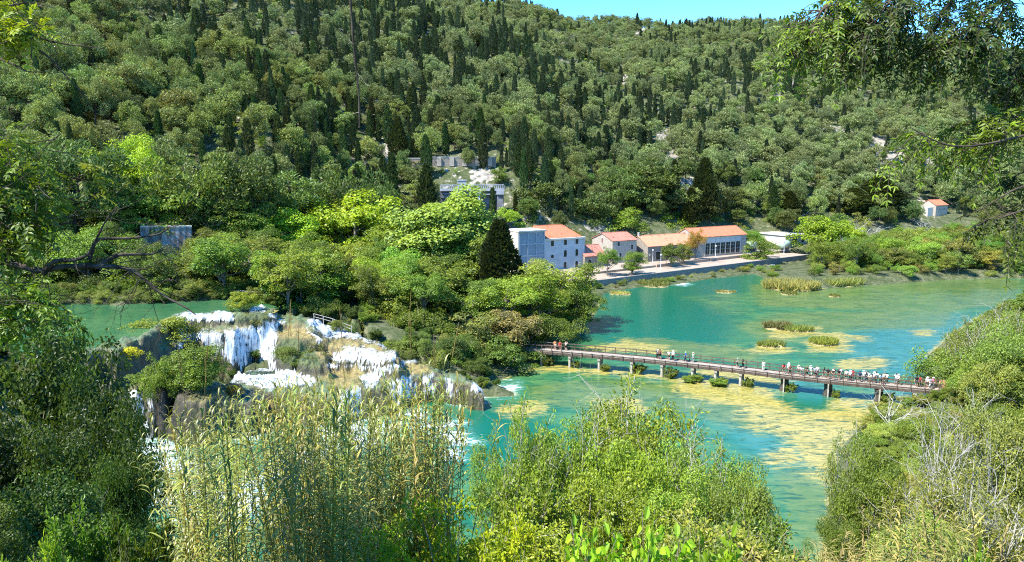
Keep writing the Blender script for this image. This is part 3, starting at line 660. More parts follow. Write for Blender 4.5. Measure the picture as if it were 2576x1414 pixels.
def plume_cane(seed, h=5.):
    r = np.random.default_rng(seed); st, pl = Geo(), Geo(); ln = r.normal(size=2)*.35
    P = np.array([[ln[0]*t*t, ln[1]*t*t, t*h] for t in np.linspace(0, 1, 9)]); st.tube(P, np.linspace(.008, .005, 9), 5, tint=.6)
    n = 170; t = r.random(n); b = P[-1] - np.array([0,0,.05]) + (P[-1]-P[-2])/np.linalg.norm(P[-1]-P[-2])*(t*.62)[:,None]
    a = r.uniform(0, 6.28, n); d = np.stack([np.cos(a), np.sin(a), np.zeros(n)], 1)
    T = unit(d*.16 + np.array([0,0,1.])); N = unit(d*.9 + np.array([0,0,-.3]))
    pl.leaves(b, T, N, (.10*(1-t*.6)+.02), .009, 0, .8+.2*r.random(n), .1)
    return st.mesh('stalk', [M_CANE], True), pl.mesh('plume', [M_STRAW]), h, 1.
M_STRAW = mat_leaf('dry_plume', (.17,.13,.075), .25, .02, (1.3,1.25,1.1), .6)
# ================================================================== prototypes
PROTO = {}
def build_protos():
    P = PROTO
    P['broad'] = [broadleaf(101, 12, 11.5, 66, dens=12, L=.30, W=.19), broadleaf(102, 12, 10.5, 58, dens=12, trunk=.2, L=.30, W=.19), broadleaf(103, 12, 12, 70, dens=12, trunk=.24, L=.28, W=.17), broadleaf(104, 12, 10, 56, dens=13, trunk=.12, cone=.35, L=.3, W=.19), broadleaf(105, 12, 11, 62, dens=10, trunk=.18, L=.38, W=.26)]
    P['low'] = [broadleaf(121, 6, 8, 54, dens=15, trunk=.0, L=.24, W=.15), broadleaf(122, 6, 7, 48, dens=15, trunk=.02, L=.22, W=.13), broadleaf(123, 6, 9, 60, dens=14, trunk=.0, L=.26, W=.17)]
    P['plane'] = [broadleaf(131, 20, 18, 190, dens=9, trunk=.05, cone=.62, L=.42, W=.34)]
    P['pine'] = [pine(201), pine(202, 12, 8, 32), pine(203, 12, 10, 38), pine(204, 13, 8, 36, style=1), pine(205, 11, 9.5, 34), pine(206, 12, 7, 30)]
    P['cypress'] = [cypress(301), cypress(302, 13, 2.0), cypress(303, 12, 3.0), cypress(304, 13, 2.6)]
    P['conifer'] = [cypress(311, 12, 5.2, 4200, .6, .28, .35), cypress(312, 12, 6.2, 4600, .62, .3, .5)]
    P['scrub'] = [broadleaf(141, 4, 5, 22, dens=9, trunk=.0, L=.34, W=.22), broadleaf(142, 4, 4.4, 18, dens=9, trunk=.0, L=.36, W=.22), broadleaf(143, 3.4, 5.5, 24, dens=9, trunk=.0, L=.34, W=.2)]
    P['bush'] = [bush(401, 5, 5.5, 24, .15, .085, 150), bush(402, 5, 5, 20, .15, .075, 150, 4), bush(403, 5, 6.2, 28, .13, .075, 150), bush(404, 5, 4.6, 20, .17, .095, 130, 3)]
    P['stemmy'] = [bush(411, 6, 5.5, 17, .16, .06, 110, 6, M_PALE, .95, fill=.6, upright=.35), bush(412, 6, 6, 19, .15, .055, 105, 7, M_PALE, .95, fill=.6, upright=.25)]
    P['wild'] = [bush(421, 2.4, 2.8, 18, .10, .055, 130), bush(422, 2.2, 3, 20, .09, .05, 130), bush(423, 2.0, 2.6, 18, .11, .05, 120, 4)]
    P['big_leaf'] = [bush(431, 2.2, 2.4, 26, .13, .095, 46, six=True, fill=.3, bark=M_BARK), bush(432, 2.2, 2.2, 24, .14, .10, 42, six=True, fill=.3, bark=M_BARK)]
    P['lime'] = [bush(441, 3, 3.6, 26, .085, .055, 150, six=False, fill=.6)]
    P['thicket'] = [broadleaf(151, 8, 9, 84, dens=34, trunk=.0, L=.19, W=.11), broadleaf(152, 8, 8, 74, dens=36, trunk=.0, L=.18, W=.10), broadleaf(153, 6, 8, 74, dens=44, trunk=.0, L=.16, W=.085)]
    P['grey'] = [bare_tree(501), bare_tree(502, 7, 4, 4, None, 5.), bare_tree(503, 7, 4, 3, None, 6.)]
    P['dead'] = [bare_tree(511, 8, 4, 3, M_PALE, 5., .0062), bare_tree(512, 8, 4, 3, M_PALE, 6., .007)]
    P['cane'] = [cane(600+i, 4.4+.14*i) for i in range(9)]
    P['drycane'] = [cane(640+i, 3.4+.15*i, .5) for i in range(5)]
    P['plume'] = [plume_cane(660+i, 5.0+.1*i) for i in range(4)]
    for k in P:
        for i, (a, b, h, w) in enumerate(P[k]):
            co = np.empty(len(b.vertices)*3, np.float32); b.vertices.foreach_get('co', co); co = co.reshape(-1, 3)
            if k not in ('cane', 'drycane', 'plume'): P[k][i] = (a, b, float(np.percentile(co[:,2], 99.7)), float(np.ptp(np.percentile(co[:,:2], [1, 99], axis=0), axis=0).mean()))
PARTNAMES = {'thicket': ('trunk','crown'), 'broad': ('trunk','crown'), 'low': ('trunk','crown'), 'plane': ('trunk','crown'), 'pine': ('trunk','crown'), 'cypress': ('trunk','crown'), 'conifer': ('trunk','crown'), 'scrub': ('trunk','crown'),
 'bush': ('stems','foliage'), 'stemmy': ('stems','foliage'), 'wild': ('stems','foliage'), 'big_leaf': ('stems','foliage'), 'lime': ('stems','foliage'), 'grey': ('trunk','branches'), 'dead': ('trunk','branches'),
 'cane': ('stalk','foliage'), 'drycane': ('stalk','foliage'), 'plume': ('stalk','plume')}
def plant(kind, name, x, y, h, w, color, label, cat, group=None, i=None, z=None, yaw=None, tilt=0.0, sink=.25, parts=True):
    """one plant, standing at x, y: an Empty at its foot with its two parts (or its crown alone where it is far too small to show them)"""
    ps = PROTO[kind]; i = random.randrange(len(ps)) if i is None else i % len(ps)
    a, b, h0, w0 = ps[i]
    z = H(x, y) - sink if z is None else z
    sx, sz = w/w0, h/h0
    yaw = random.uniform(0, 6.28) if yaw is None else yaw
    if parts:
        e = empty(name, (x, y, z))
        for n, me in zip(PARTNAMES[kind], (a, b)):
            o = obj(n, me, e); o.color = (*color, 1)
    else:
        e = obj(name, b, None, (x, y, z)); e.color = (*color, 1)
    e.rotation_euler = (tilt*random.uniform(-1,1), tilt*random.uniform(-1,1), yaw); e.scale = (sx*random.uniform(.95,1.05), sx*random.uniform(.95,1.05), sz)
    return tag(e, label, cat, group)
def tree_px(kind, name, u, vtop, wpx, y, color, label, cat='tree', group=None, i=None, z=None, hmin=1.5):
    """a plant whose crown is wpx wide and reaches up to vtop when it stands y metres out"""
    x, zt = at_y(u, vtop, y); zb = H(x, y) if z is None else z
    h = max(hmin, zt - zb); w = wpx*y/FPX
    if kind in ('broad', 'plane', 'pine', 'thicket', 'low'): h = max(h, w*{'thicket': .8, 'low': .66, 'pine': 1.15}.get(kind, .97)); zb = zt - h
    return plant(kind, name, x, y, h, w, color, label, cat, group, i, zb - .3, None)
# ================================================================== hillside forest
G_PINE, G_PINE2, G_CYP = (.112,.148,.074), (.084,.118,.062), (.030,.050,.034)
G_BROAD, G_LIME, G_SAGE, G_DEEP, G_OLIVE, G_YEL = (.115,.185,.036), (.20,.29,.035), (.155,.21,.075), (.06,.115,.026), (.14,.165,.055), (.32,.33,.03)
BUILT = [[(1090,440),(1290,440),(1290,560),(1240,600),(1100,560)], [(1255,560),(1640,560),(2030,545),(2030,640),(1480,720),(1255,700)], [(2310,490),(2420,490),(2420,560),(2310,560)], [(340,560),(495,560),(495,625),(340,625)],
         [(1085,392),(1250,392),(1250,420),(1085,420)], [(960,255),(1000,255),(1000,285),(960,285)]]
# things the photo shows in clear sight: nothing strewn about may stand before them (window in photo units, metres out)
KEEP = [(2322,2412,500,550,340), (1196,1272,478,535,262), (1110,1272,462,492,262), (385,484,572,612,166), (1095,1245,394,414,289), (800,890,798,842,126), (455,640,722,748,138), (962,992,254,280,310), (1480,2030,560,715,300)]
def hides(u, vt, vb, hw, y):
    return any(y < Y and u+hw*.8 > a and u-hw*.8 < b and vb > c and vt < d for a, b, c, d, Y in KEEP)
def band(u, v):
    vt = 'near the hilltop' if v < 70 else 'high up' if v < 170 else 'halfway up the hill' if v < 290 else 'low on the hill' if v < 400 else 'at the hill foot'
    L = [(180,'above the bare branches'), (400,'above the ruined white wall'), (640,'left of the lime domed trees'), (900,'above the lime domed trees'), (1110,'left of the concrete dam'), (1290,'straight above the concrete dam'),
         (1480,'above the pale blue building'), (1620,'above the small stone house'), (1760,'above the long low stone hall'), (1900,'above the glass fronted hall'), (2060,'above the green tanks'), (2300,'left of the lone house'), (2420,'above the lone house'), (9999,'behind the ash branch')]
    return vt, next(t for a, t in L if u < a)
def hill_forest():
    # candidates
    cand = []
    N = 150000
    yy = np.sqrt(rng.uniform(150**2, 905**2, N)); uu = rng.uniform(-120, 2720, N); xx = (uu-CU)/FPX*yy
    zz = ground_h(xx, yy); u, v = proj(xx, yy, zz)
    r = rock_amt(u, v, 10)
    sd = sdf(xx, yy, RIVER)
    ok = (zz > 11.9) & (u > -130) & (u < 2720) & (v > -60) & (v < 600) & (sd < -12)
    for P in BUILT: ok &= ~((sdf(u, v, P) > -3) & (yy < 330))
    # no trees in front of the dam and the terrace wall, or right of the ruin where broad crowns stand
    ok &= ~((u > 1085) & (u < 1290) & (v > 470) & (v < 600))
    ok &= yy > np.interp(u, [-130, 0, 300, 600, 700, 1000, 1100, 1101], [172, 178, 194, 200, 214, 222, 228, 0])
    cyp_n = fbm(xx*.012, yy*.012, 0, 81, 3); open_n = fbm(xx*.03, yy*.03, 0, 83, 3)
    slope_c = np.clip((u-300)/500, 0, 1)
    cell = {}
    order = rng.permutation(N)
    out = []
    for i in order:
        if not ok[i]: continue
        if r[i] > .25 and rng.random() < .93: continue
        x, y = xx[i], yy[i]
        k = rng.random()
        pc = .30 + .9*cyp_n[i]; pc = min(max(pc*.85, .07), .55)*(.45+.55*slope_c[i])
        kind = 'cypress' if k < pc else ('scrub' if k > .83 - .3*max(open_n[i], 0) else 'pine')
        sp = {'cypress': 3.1, 'scrub': 3.0, 'pine': 4.7}[kind]*(1.0 + .25*max(0, open_n[i]*2) + (.18 if y > 420 else 0)) * (1.12 if u[i] < 600 else 1)
        ci, cj = int(x//8), int(y//8); bad = False
        for a in (-1,0,1):
            for b in (-1,0,1):
                for (px, py, ps) in cell.get((ci+a, cj+b), ()):
                    if (px-x)**2+(py-y)**2 < ((sp+ps)*.5)**2: bad = True; break
                if bad: break
            if bad: break
        if bad: continue
        cell.setdefault((ci, cj), []).append((x, y, sp))
        if (x-194)**2+(y-338)**2 < 17**2 or hides(u[i], v[i]-12*FPX/y, v[i], (1.3 if kind == 'cypress' else 5.5)*FPX/y, y): cell[(ci, cj)].pop(); continue
        out.append((kind, x, y, zz[i], u[i], v[i]))
    out.sort(key=lambda q: q[2])
    cnt = {'pine': 0, 'cypress': 0, 'scrub': 0}; LIM = {'pine': 290, 'cypress': 285, 'scrub': 180}
    rest = []
    col = bpy.data.collections.new('woodland_sources')
    src = []
    for kind in ('pine', 'cypress', 'scrub'):
        for j, pr in enumerate(PROTO[kind][:6]):
            base = {'pine': (G_PINE, G_PINE2, (.128,.160,.084))[j % 3], 'cypress': G_CYP, 'scrub': (G_SAGE, G_BROAD, G_OLIVE)[j % 3]}[kind]
            me = pr[1].copy(); me.materials.clear(); me.materials.append(mat_leaf('woodland_leaf', base, .2, .03, (1.3,1.3,.85), .5))
            o = bpy.data.objects.new('woodland_%02d' % len(src), me)
            col.objects.link(o); src.append((kind, pr))
    first = {k: next(i for i, s in enumerate(src) if s[0] == k) for k in cnt}; nvar = {k: sum(s[0] == k for s in src) for k in cnt}
    for kind, x, y, z, u, v in out:
        big = 1.25 if u < 650 and y < 330 else 1.0
        if kind == 'pine': h = rng.uniform(8, 14.5)*big; w = h*rng.uniform(.48, .78)
        elif kind == 'cypress': h = rng.uniform(5.5, 15.5)*(1.12 if u < 1400 else .95); w = h*rng.uniform(.15, .27)
        else: h = rng.uniform(2.6, 5); w = h*rng.uniform(1.0, 1.5)
        if y > 560: h *= .86; w *= .9
        if cnt[kind] < LIM[kind] and v - h*FPX/y > -25 and -40 < u < 2610:
            cnt[kind] += 1
            vt, lm = band(u, v)
            if kind == 'pine':
                s = rng.random(); c, tone = ((G_PINE, 'olive green'), (G_PINE2, 'dark green'), ((.132,.168,.072), 'yellowish green'))[int(s*3)]
                c = tuple(q*rng.uniform(.95, 1.08) for q in c); sz = 'tall' if h > 11.5 else 'mid sized' if h > 9.5 else 'small'
                plant('pine', 'pine_tree', x, y, h, w, c, f'{sz} {tone} pine tree {vt}, {lm}', 'tree', 'pine trees on the hillside', None, z-.3)
            elif kind == 'cypress':
                sz = 'tall' if h > 12.5 else 'mid sized' if h > 10 else 'short'; wd = 'broad' if w > 2.6 else 'slender'
                plant('cypress', 'cypress_tree', x, y, h, w, tuple(q*rng.uniform(.8, 1.3) for q in G_CYP), f'{sz} {wd} dark cypress {vt}, {lm}', 'tree', 'cypresses on the hillside', None, z-.3, parts=y < 330)
            else:
                c, tone = ((G_SAGE, 'pale sage'), (G_BROAD, 'fresh green'), (G_OLIVE, 'olive'))[rng.integers(3)]
                plant('scrub', 'hillside_shrub', x, y, h, w, c, f'low rounded {tone} shrub {vt}, {lm}', 'shrub', 'shrubs between the hillside trees', None, z-.3, parts=False)
        else:
            j = first[kind] + int(rng.integers(nvar[kind])); pr = src[j][1]
            rest.append((x, y, z-.3, j, w/pr[3], h/pr[2], rng.uniform(0, 6.28)))
    R = np.array(rest)
    me = bpy.data.meshes.new('hillside_woodland'); me.vertices.add(len(R)); me.vertices.foreach_set('co', R[:,:3].astype(np.float32).ravel())
    a = me.attributes.new('pick', 'INT', 'POINT'); a.data.foreach_set('value', R[:,3].astype(np.int32))
    a = me.attributes.new('size', 'FLOAT_VECTOR', 'POINT'); a.data.foreach_set('vector', np.stack([R[:,4], R[:,4], R[:,5]], 1).astype(np.float32).ravel())
    a = me.attributes.new('turn', 'FLOAT_VECTOR', 'POINT'); a.data.foreach_set('vector', np.stack([R[:,6]*0, R[:,6]*0, R[:,6]], 1).astype(np.float32).ravel())
    o = obj('hillside_woodland', me); scatter_nodes(o, col)
    tag(o, 'dense pine and cypress wood covering the far upper hillside', 'woodland', kind='stuff')
    print('forest', len(out), cnt, 'rest', len(rest))
def scatter_nodes(o, col):
    t = bpy.data.node_groups.new('scatter', 'GeometryNodeTree')
    t.interface.new_socket('Geometry', in_out='INPUT', socket_type='NodeSocketGeometry'); t.interface.new_socket('Geometry', in_out='OUTPUT', socket_type='NodeSocketGeometry')
    gi, go = t.nodes.new('NodeGroupInput'), t.nodes.new('NodeGroupOutput')
    ip = t.nodes.new('GeometryNodeInstanceOnPoints'); ci = t.nodes.new('GeometryNodeCollectionInfo')
    ci.inputs['Collection'].default_value = col; ci.inputs['Separate Children'].default_value = True; ci.inputs['Reset Children'].default_value = True
    def named(n, ty):
        a = t.nodes.new('GeometryNodeInputNamedAttribute'); a.data_type = ty; a.inputs['Name'].default_value = n; return a.outputs['Attribute']
    t.links.new(gi.outputs[0], ip.inputs['Points']); t.links.new(ci.outputs[0], ip.inputs['Instance'])
    ip.inputs['Pick Instance'].default_value = True
    t.links.new(named('pick', 'INT'), ip.inputs['Instance Index']); t.links.new(named('size', 'FLOAT_VECTOR'), ip.inputs['Scale'])
    er = t.nodes.new('FunctionNodeEulerToRotation'); t.links.new(named('turn', 'FLOAT_VECTOR'), er.inputs[0]); t.links.new(er.outputs[0], ip.inputs['Rotation'])
    t.links.new(ip.outputs[0], go.inputs[0])
    m = o.modifiers.new('scatter', 'NODES'); m.node_group = t
# ================================================================== the trees between water and hill, one by one
#  kind, u, vtop, width px, metres out, colour, label
MID = [
 ('plane', 1112, 478, 270, 184, (.145,.205,.08), 'huge pale sage green plane tree in front of the concrete dam'),
 ('broad', 1190, 585, 150, 176, (.10,.145,.045), 'dark olive broad tree tucked between the huge plane tree and the black conifer'),
 ('conifer', 1256, 548, 105, 168, (.028,.042,.024), 'black green broad conifer before the pale blue building'),
 ('conifer', 1190, 483, 60, 243, (.030,.045,.026), 'dark shaggy conifer against the left half of the concrete dam'),
 ('cypress', 1239, 470, 26, 246, (.030,.048,.026), 'very slender dark cypress rising across the concrete dam buttress'),
 ('broad', 888, 480, 235, 202, (.20,.30,.04), 'tallest bright lime green domed tree above the falls'),
 ('broad', 725, 520, 165, 196, (.16,.26,.035), 'round bright green domed tree, first left of the tallest lime dome'),
 ('broad', 805, 520, 190, 210, (.15,.235,.045), 'wide light green tree squeezed between the two lime domes'),
 ('broad', 965, 560, 140, 190, (.12,.185,.04), 'mid green tree between the tallest lime dome and the huge plane tree'),
 ('broad', 640, 600, 150, 176, (.17,.235,.055), 'yellowish green tree beside the grey leafless twigs, above the white step of the falls'),
 ('broad', 775, 610, 150, 170, (.16,.225,.045), 'yellow green leafy tree under the second lime dome'),
 ('broad', 700, 600, 140, 172, (.135,.20,.05), 'soft green tree under the round bright dome'),
 ('broad', 865, 610, 150, 168, (.17,.235,.045), 'light green tree with a yellow top under the tallest lime dome'),
 ('broad', 950, 620, 130, 164, (.12,.18,.05), 'olive green tree with a shaded side left of the huge plane tree'),
 ('broad', 1030, 650, 140, 160, (.12,.175,.045), 'mid green tree below the huge plane tree, left side'),
 ('broad', 745, 672, 185, 139, (.062,.125,.026), 'dense deep green rounded tree overhanging the top of the falls'),
 ('broad', 850, 665, 150, 146, (.15,.215,.04), 'yellow tipped green tree right behind the deep green rounded tree'),
 ('broad', 930, 640, 150, 150, (.155,.22,.035), 'yellow green tall tree above the wooden fence'),
 ('broad', 1010, 690, 150, 143, (.115,.165,.038), 'olive green tree above the right cascade'),
 ('broad', 1100, 650, 160, 152, (.105,.165,.04), 'green tree below the huge plane tree, right side'),
 ('broad', 1175, 700, 150, 144, (.08,.13,.038), 'shaded dark green tree left of the twisted bright topped tree'),
 ('broad', 1330, 685, 150, 150, (.11,.19,.03), 'bright crowned tree with layered branches, left of the bank corner'),
 ('broad', 1385, 655, 150, 164, (.16,.225,.06), 'light green tree in front of the pale blue building'),
 ('broad', 1450, 655, 130, 168, (.125,.19,.045), 'mid green tree standing at the right corner of the pale blue building'),
 ('broad', 1470, 720, 110, 160, (.085,.145,.04), 'shadowy green tree leaning over the lake at the bank corner'),
 ('broad', 1345, 645, 80, 178, (.22,.28,.13), 'small whitish green tree against the blue panelled tower'),
 ('broad', 1205, 780, 160, 134, (.13,.165,.075), 'grey green tree at the water end of the fence'),
 ('broad', 1295, 775, 140, 136, (.17,.17,.11), 'greyish beige half bare tree near the bridge landing'),
 ('broad', 1055, 760, 150, 134, (.095,.15,.04), 'dark leafy tree beside the right cascade'),
 ('broad', 960, 762, 120, 137, (.13,.18,.045), 'rounded olive tree right above the white chute'),
 ('low', 900, 785, 90, 134, (.14,.185,.085), 'small greyish green bush at the end of the wooden fence'),
 ('broad', 1130, 850, 140, 126, (.08,.135,.042), 'dark green bushy tree over the tip of the ochre shelf'),
 ('broad', 1240, 850, 150, 127, (.07,.115,.038), 'dark shaded tree at the shore left of the bridge'),
 ('broad', 1385, 780, 140, 142, (.085,.14,.038), 'shaded green tree on the shore above the bridge start'),
 ('low', 1330, 868, 95, 133, (.075,.125,.036), 'dark low bush beneath the bridge start'),
 ('low', 1150, 925, 110, 122, (.085,.14,.042), 'low leafy bush by the dark rock of the front fall'),
 ('low', 1050, 880, 100, 128, (.10,.15,.045), 'small dark bush above the ochre shelf tip'),
 # behind and beside the upper pool
 ('broad', 215, 560, 185, 150, (.09,.15,.04), 'wide dark green tree on the far bank of the upper pool'),
 ('broad', 95, 600, 190, 146, (.08,.135,.036), 'dark green tree on the pool bank at the picture edge'),
 ('broad', 330, 620, 170, 148, (.10,.165,.048), 'green spreading tree on the pool bank under the ruined white wall'),
 ('broad', 440, 645, 150, 146, (.11,.165,.05), 'soft green tree left of the wooden walkway'),
 ('broad', 548, 588, 150, 158, (.125,.19,.05), 'light green rounded tree above the wooden walkway'),
 ('grey', 635, 625, 95, 149, (1,1,1), 'grey leafless twiggy tree behind the wooden walkway'),
 ('broad', 255, 690, 120, 142, (.07,.12,.035), 'low dark tree dipping to the upper pool'),
 ('broad', 380, 700, 110, 142, (.09,.14,.045), 'grey green low tree dipping to the upper pool'),
 ('low', 150, 705, 130, 141, (.07,.115,.032), 'dark bush on the pool shore'),
 ('low', 330, 735, 80, 139, (.10,.15,.05), 'lighter bush at the water line of the pool'),
 ('broad', 120, 505, 190, 163, (.10,.16,.05), 'mid green tree behind the twiggy bare branches'),
 ('broad', 300, 470, 170, 172, (.11,.175,.05), 'green tree rising left of the ruined white wall'),
 ('broad', 420, 455, 190, 176, (.095,.155,.042), 'dark green tree hanging over the ruined white wall'),
 ('broad', 530, 500, 150, 178, (.08,.135,.038), 'dark green tree right behind the ruined white wall'),
 ('broad', 610, 500, 140, 186, (.105,.16,.05), 'sage tinted tree left of the lime domes'),
 ('broad', 60, 380, 190, 168, (.17,.27,.035), 'bright lime tree on the slope at the picture edge'),
 ('broad', 345, 335, 130, 196, (.20,.29,.035), 'bright yellow green tree top glowing among dark pines'),
 ('broad', 250, 370, 120, 190, (.16,.25,.04), 'light green tree under the dark pines, left of the glowing one'),
 ('pine', 170, 350, 200, 164, (.055,.09,.034), 'big dark umbrella pine in front of the lime trees'),
 ('pine', 470, 380, 190, 178, (.09,.12,.036), 'big yellowish pine above the ruined wall'),
 ('pine', 545, 385, 150, 184, (.07,.105,.038), 'big olive pine right of the yellowish big pine'),
 ('pine', 20, 440, 160, 158, (.055,.085,.034), 'big dark pine at the picture edge behind the bare branch'),
 ('pine', 640, 395, 130, 190, (.065,.098,.036), 'upright olive pine above the round bright dome'),
 ('pine', 740, 430, 150, 205, (.072,.108,.04), 'olive pine just behind the two lime domes'),
 ('pine', 850, 420, 150, 215, (.07,.105,.038), 'spreading pine behind the tallest lime dome'),
 ('pine', 300, 440, 160, 176, (.062,.095,.036), 'shaggy dark pine left above the ruined wall'),
 ('pine', 940, 430, 120, 226, (.066,.10,.038), 'dark pine below the terrace wall'),
 ('low', 372, 606, 70, 158, (.10,.15,.05), 'green bush before the left end of the ruined white wall'), ('low', 470, 610, 60, 158, (.12,.175,.05), 'light green bush before the right end of the ruined white wall'), ('low', 420, 612, 60, 157, (.09,.14,.045), 'dark bush before the middle of the ruined white wall'),
 # along the falls
 ('low', 392, 795, 160, 114, (.155,.215,.055), 'pale green feathery bush between the upper pool and the falls'),
 ('low', 500, 800, 85, 119, (.08,.13,.04), 'dark round bush on the ledge under the low white step'),
 ('broad', 612, 728, 75, 126, (.17,.24,.04), 'slim bright bush standing upright on the pool rim'),
 ('low', 650, 782, 60, 122, (.10,.12,.04), 'brownish low bush on the hump below the pool rim'),
 ('broad', 482, 858, 160, 98, (.10,.165,.04), 'leafy green tree on the rock bluff in front of the falls'),
 ('broad', 395, 880, 110, 97, (.12,.185,.05), 'lighter green bush at the left of the rock bluff'),
 ('low', 505, 905, 110, 97, (.07,.12,.032), 'dark bush low on the rock bluff'),
 ('low', 385, 925, 90, 97, (.09,.14,.04), 'low green bush by the blue channel beside the bluff'),
 ('low', 300, 866, 95, 101, (.36,.37,.035), 'bright yellow flowering shrub beside the left rapid'),
 ('low', 245, 850, 120, 103, (.17,.20,.10), 'pale dry bush on the near rim of the upper pool'),
 ('low', 720, 868, 66, 114.2, (.07,.10,.03), 'mossy green hump beside the widest waterfall, the left one of the mound'),
 ('low', 770, 858, 60, 116, (.085,.12,.034), 'mossy green hump on top of the mound between the falls'),
 ('low', 795, 888, 74, 112.6, (.075,.105,.032), 'mossy green hump at the right foot of the mound'),
 ('low', 750, 886, 60, 112.8, (.06,.095,.028), 'darkest mossy green hump in the middle of the mound'),
 ('low', 845, 800, 40, 126, (.11,.16,.045), 'small fresh bush at the top of the long bluish chute'),
 ('low', 1000, 872, 40, 122, (.10,.15,.04), 'small bush at the end of the veiled cascade'),
 ('low', 585, 950, 60, 98, (.14,.12,.04), 'ochre green tuft at the right tip of the rock bluff'),
 # buildings and quay
 ('broad', 1528, 618, 66, 228, (.075,.135,.036), 'small round tree in front of the low red roof'),
 ('broad', 1592, 628, 70, 232, (.10,.17,.034), 'green young tree on the paving before the stone house'),
 ('broad', 1690, 612, 52, 248, (.07,.12,.034), 'dark young tree in front of the long stone hall'),
 ('broad', 1722, 606, 44, 254, (.13,.17,.05), 'olive young tree by the corner of the glass fronted hall'),
 ('broad', 1752, 572, 46, 262, (.23,.17,.05), 'rusty topped tree at the left end of the glass fronted hall'),
 ('broad', 1915, 596, 88, 272, (.115,.20,.05), 'small bright tree before the green tank'),
 ('broad', 1890, 572, 62, 304, (.09,.19,.035), 'vivid green tree between the hall and the tanks'),
 ('broad', 2075, 540, 125, 286, (.15,.25,.035), 'big bright round tree right of the white flat roofed block'),
 ('broad', 2140, 566, 70, 296, (.19,.28,.03), 'yellow green tree behind the big bright round tree'),
 ('grey', 2180, 548, 95, 300, (1,1,1), 'grey leafless tree with a round crown beside the yellow green one'),
 ('grey', 2322, 540, 90, 306, (1,1,1), 'grey leafless tree below the lone red roofed house'),
 ('grey', 2118, 590, 44, 264, (1,1,1), 'narrow grey leafless tree standing above the reed bank'),
 ('cypress', 1948, 462, 30, 318, (.030,.048,.024), 'tall solitary columnar cypress above the white flat roofed block'),
 ('conifer', 1985, 478, 70, 322, (.036,.05,.028), 'dark conifer next to the tall solitary cypress'),
 ('conifer', 2215, 440, 110, 336, (.036,.052,.030), 'very dark wide conifer left of the lone red roofed house'),
 ('conifer', 2150, 470, 90, 332, (.045,.06,.032), 'dark conifer, second left of the lone red roofed house'),
 ('cypress', 1698, 400, 32, 306, (.030,.046,.024), 'tall dark cypress above the long stone hall beside the bare slope'),
 ('conifer', 1775, 395, 66, 310, (.034,.05,.028), 'massive dark double cypress above the glass fronted hall'),
 ('conifer', 1740, 470, 50, 300, (.034,.05,.028), 'shorter dark cypress beside the massive double one'),
 ('pine', 1630, 400, 130, 300, (.07,.105,.038), 'broad pine standing over the shaded bare slope'),
 ('pine', 1560, 420, 110, 296, (.066,.10,.038), 'pine left of the shaded bare slope'),
 ('pine', 1490, 480, 110, 284, (.06,.092,.036), 'gnarled low pine above the small stone house'),
 ('broad', 1560, 520, 110, 288, (.115,.18,.045), 'fresh green bushy tree behind the small stone house'),
 ('broad', 1700, 530, 90, 300, (.11,.185,.04), 'fresh green bushy tree behind the long stone hall'),
 ('broad', 1280, 520, 70, 262, (.15,.235,.04), 'bright green tree against the right side of the dam'),
 ('pine', 1345, 450, 120, 284, (.07,.105,.038), 'rounded pine right of the concrete dam'),
 ('pine', 1410, 440, 110, 292, (.065,.098,.036), 'dense pine above the pale blue building roof'),
 ('cypress', 985, 385, 40, 246, (.030,.046,.024), 'dark ragged cypress crossing the terrace wall'),
 ('cypress', 1072, 410, 52, 246, (.032,.048,.026), 'broad dark cypress left above the dam'),
 ('conifer', 1000, 290, 44, 290, (.032,.048,.026), 'tall dark cypress above the terrace wall'),
]
def mid_trees():
    for kind, u, vt, w, y, c, label in MID:
        nm = {'plane': 'plane_tree', 'broad': 'leafy_tree', 'low': 'bush', 'conifer': 'conifer_tree', 'cypress': 'cypress_tree', 'pine': 'pine_tree', 'grey': 'bare_tree'}[kind]
        z = None
        if kind == 'low' or (430 < u < 680 and 95 < y < 130) :
            x, _ = at_y(u, vt, y); hb = float(barrier(np.array([x]), np.array([float(y)]))[0]); z = max(H(x, y), hb) if hb > .3 else None
        tree_px(kind, nm, u, vt, w, y, c, label, 'bush' if kind == 'low' else 'tree', None, None, z)
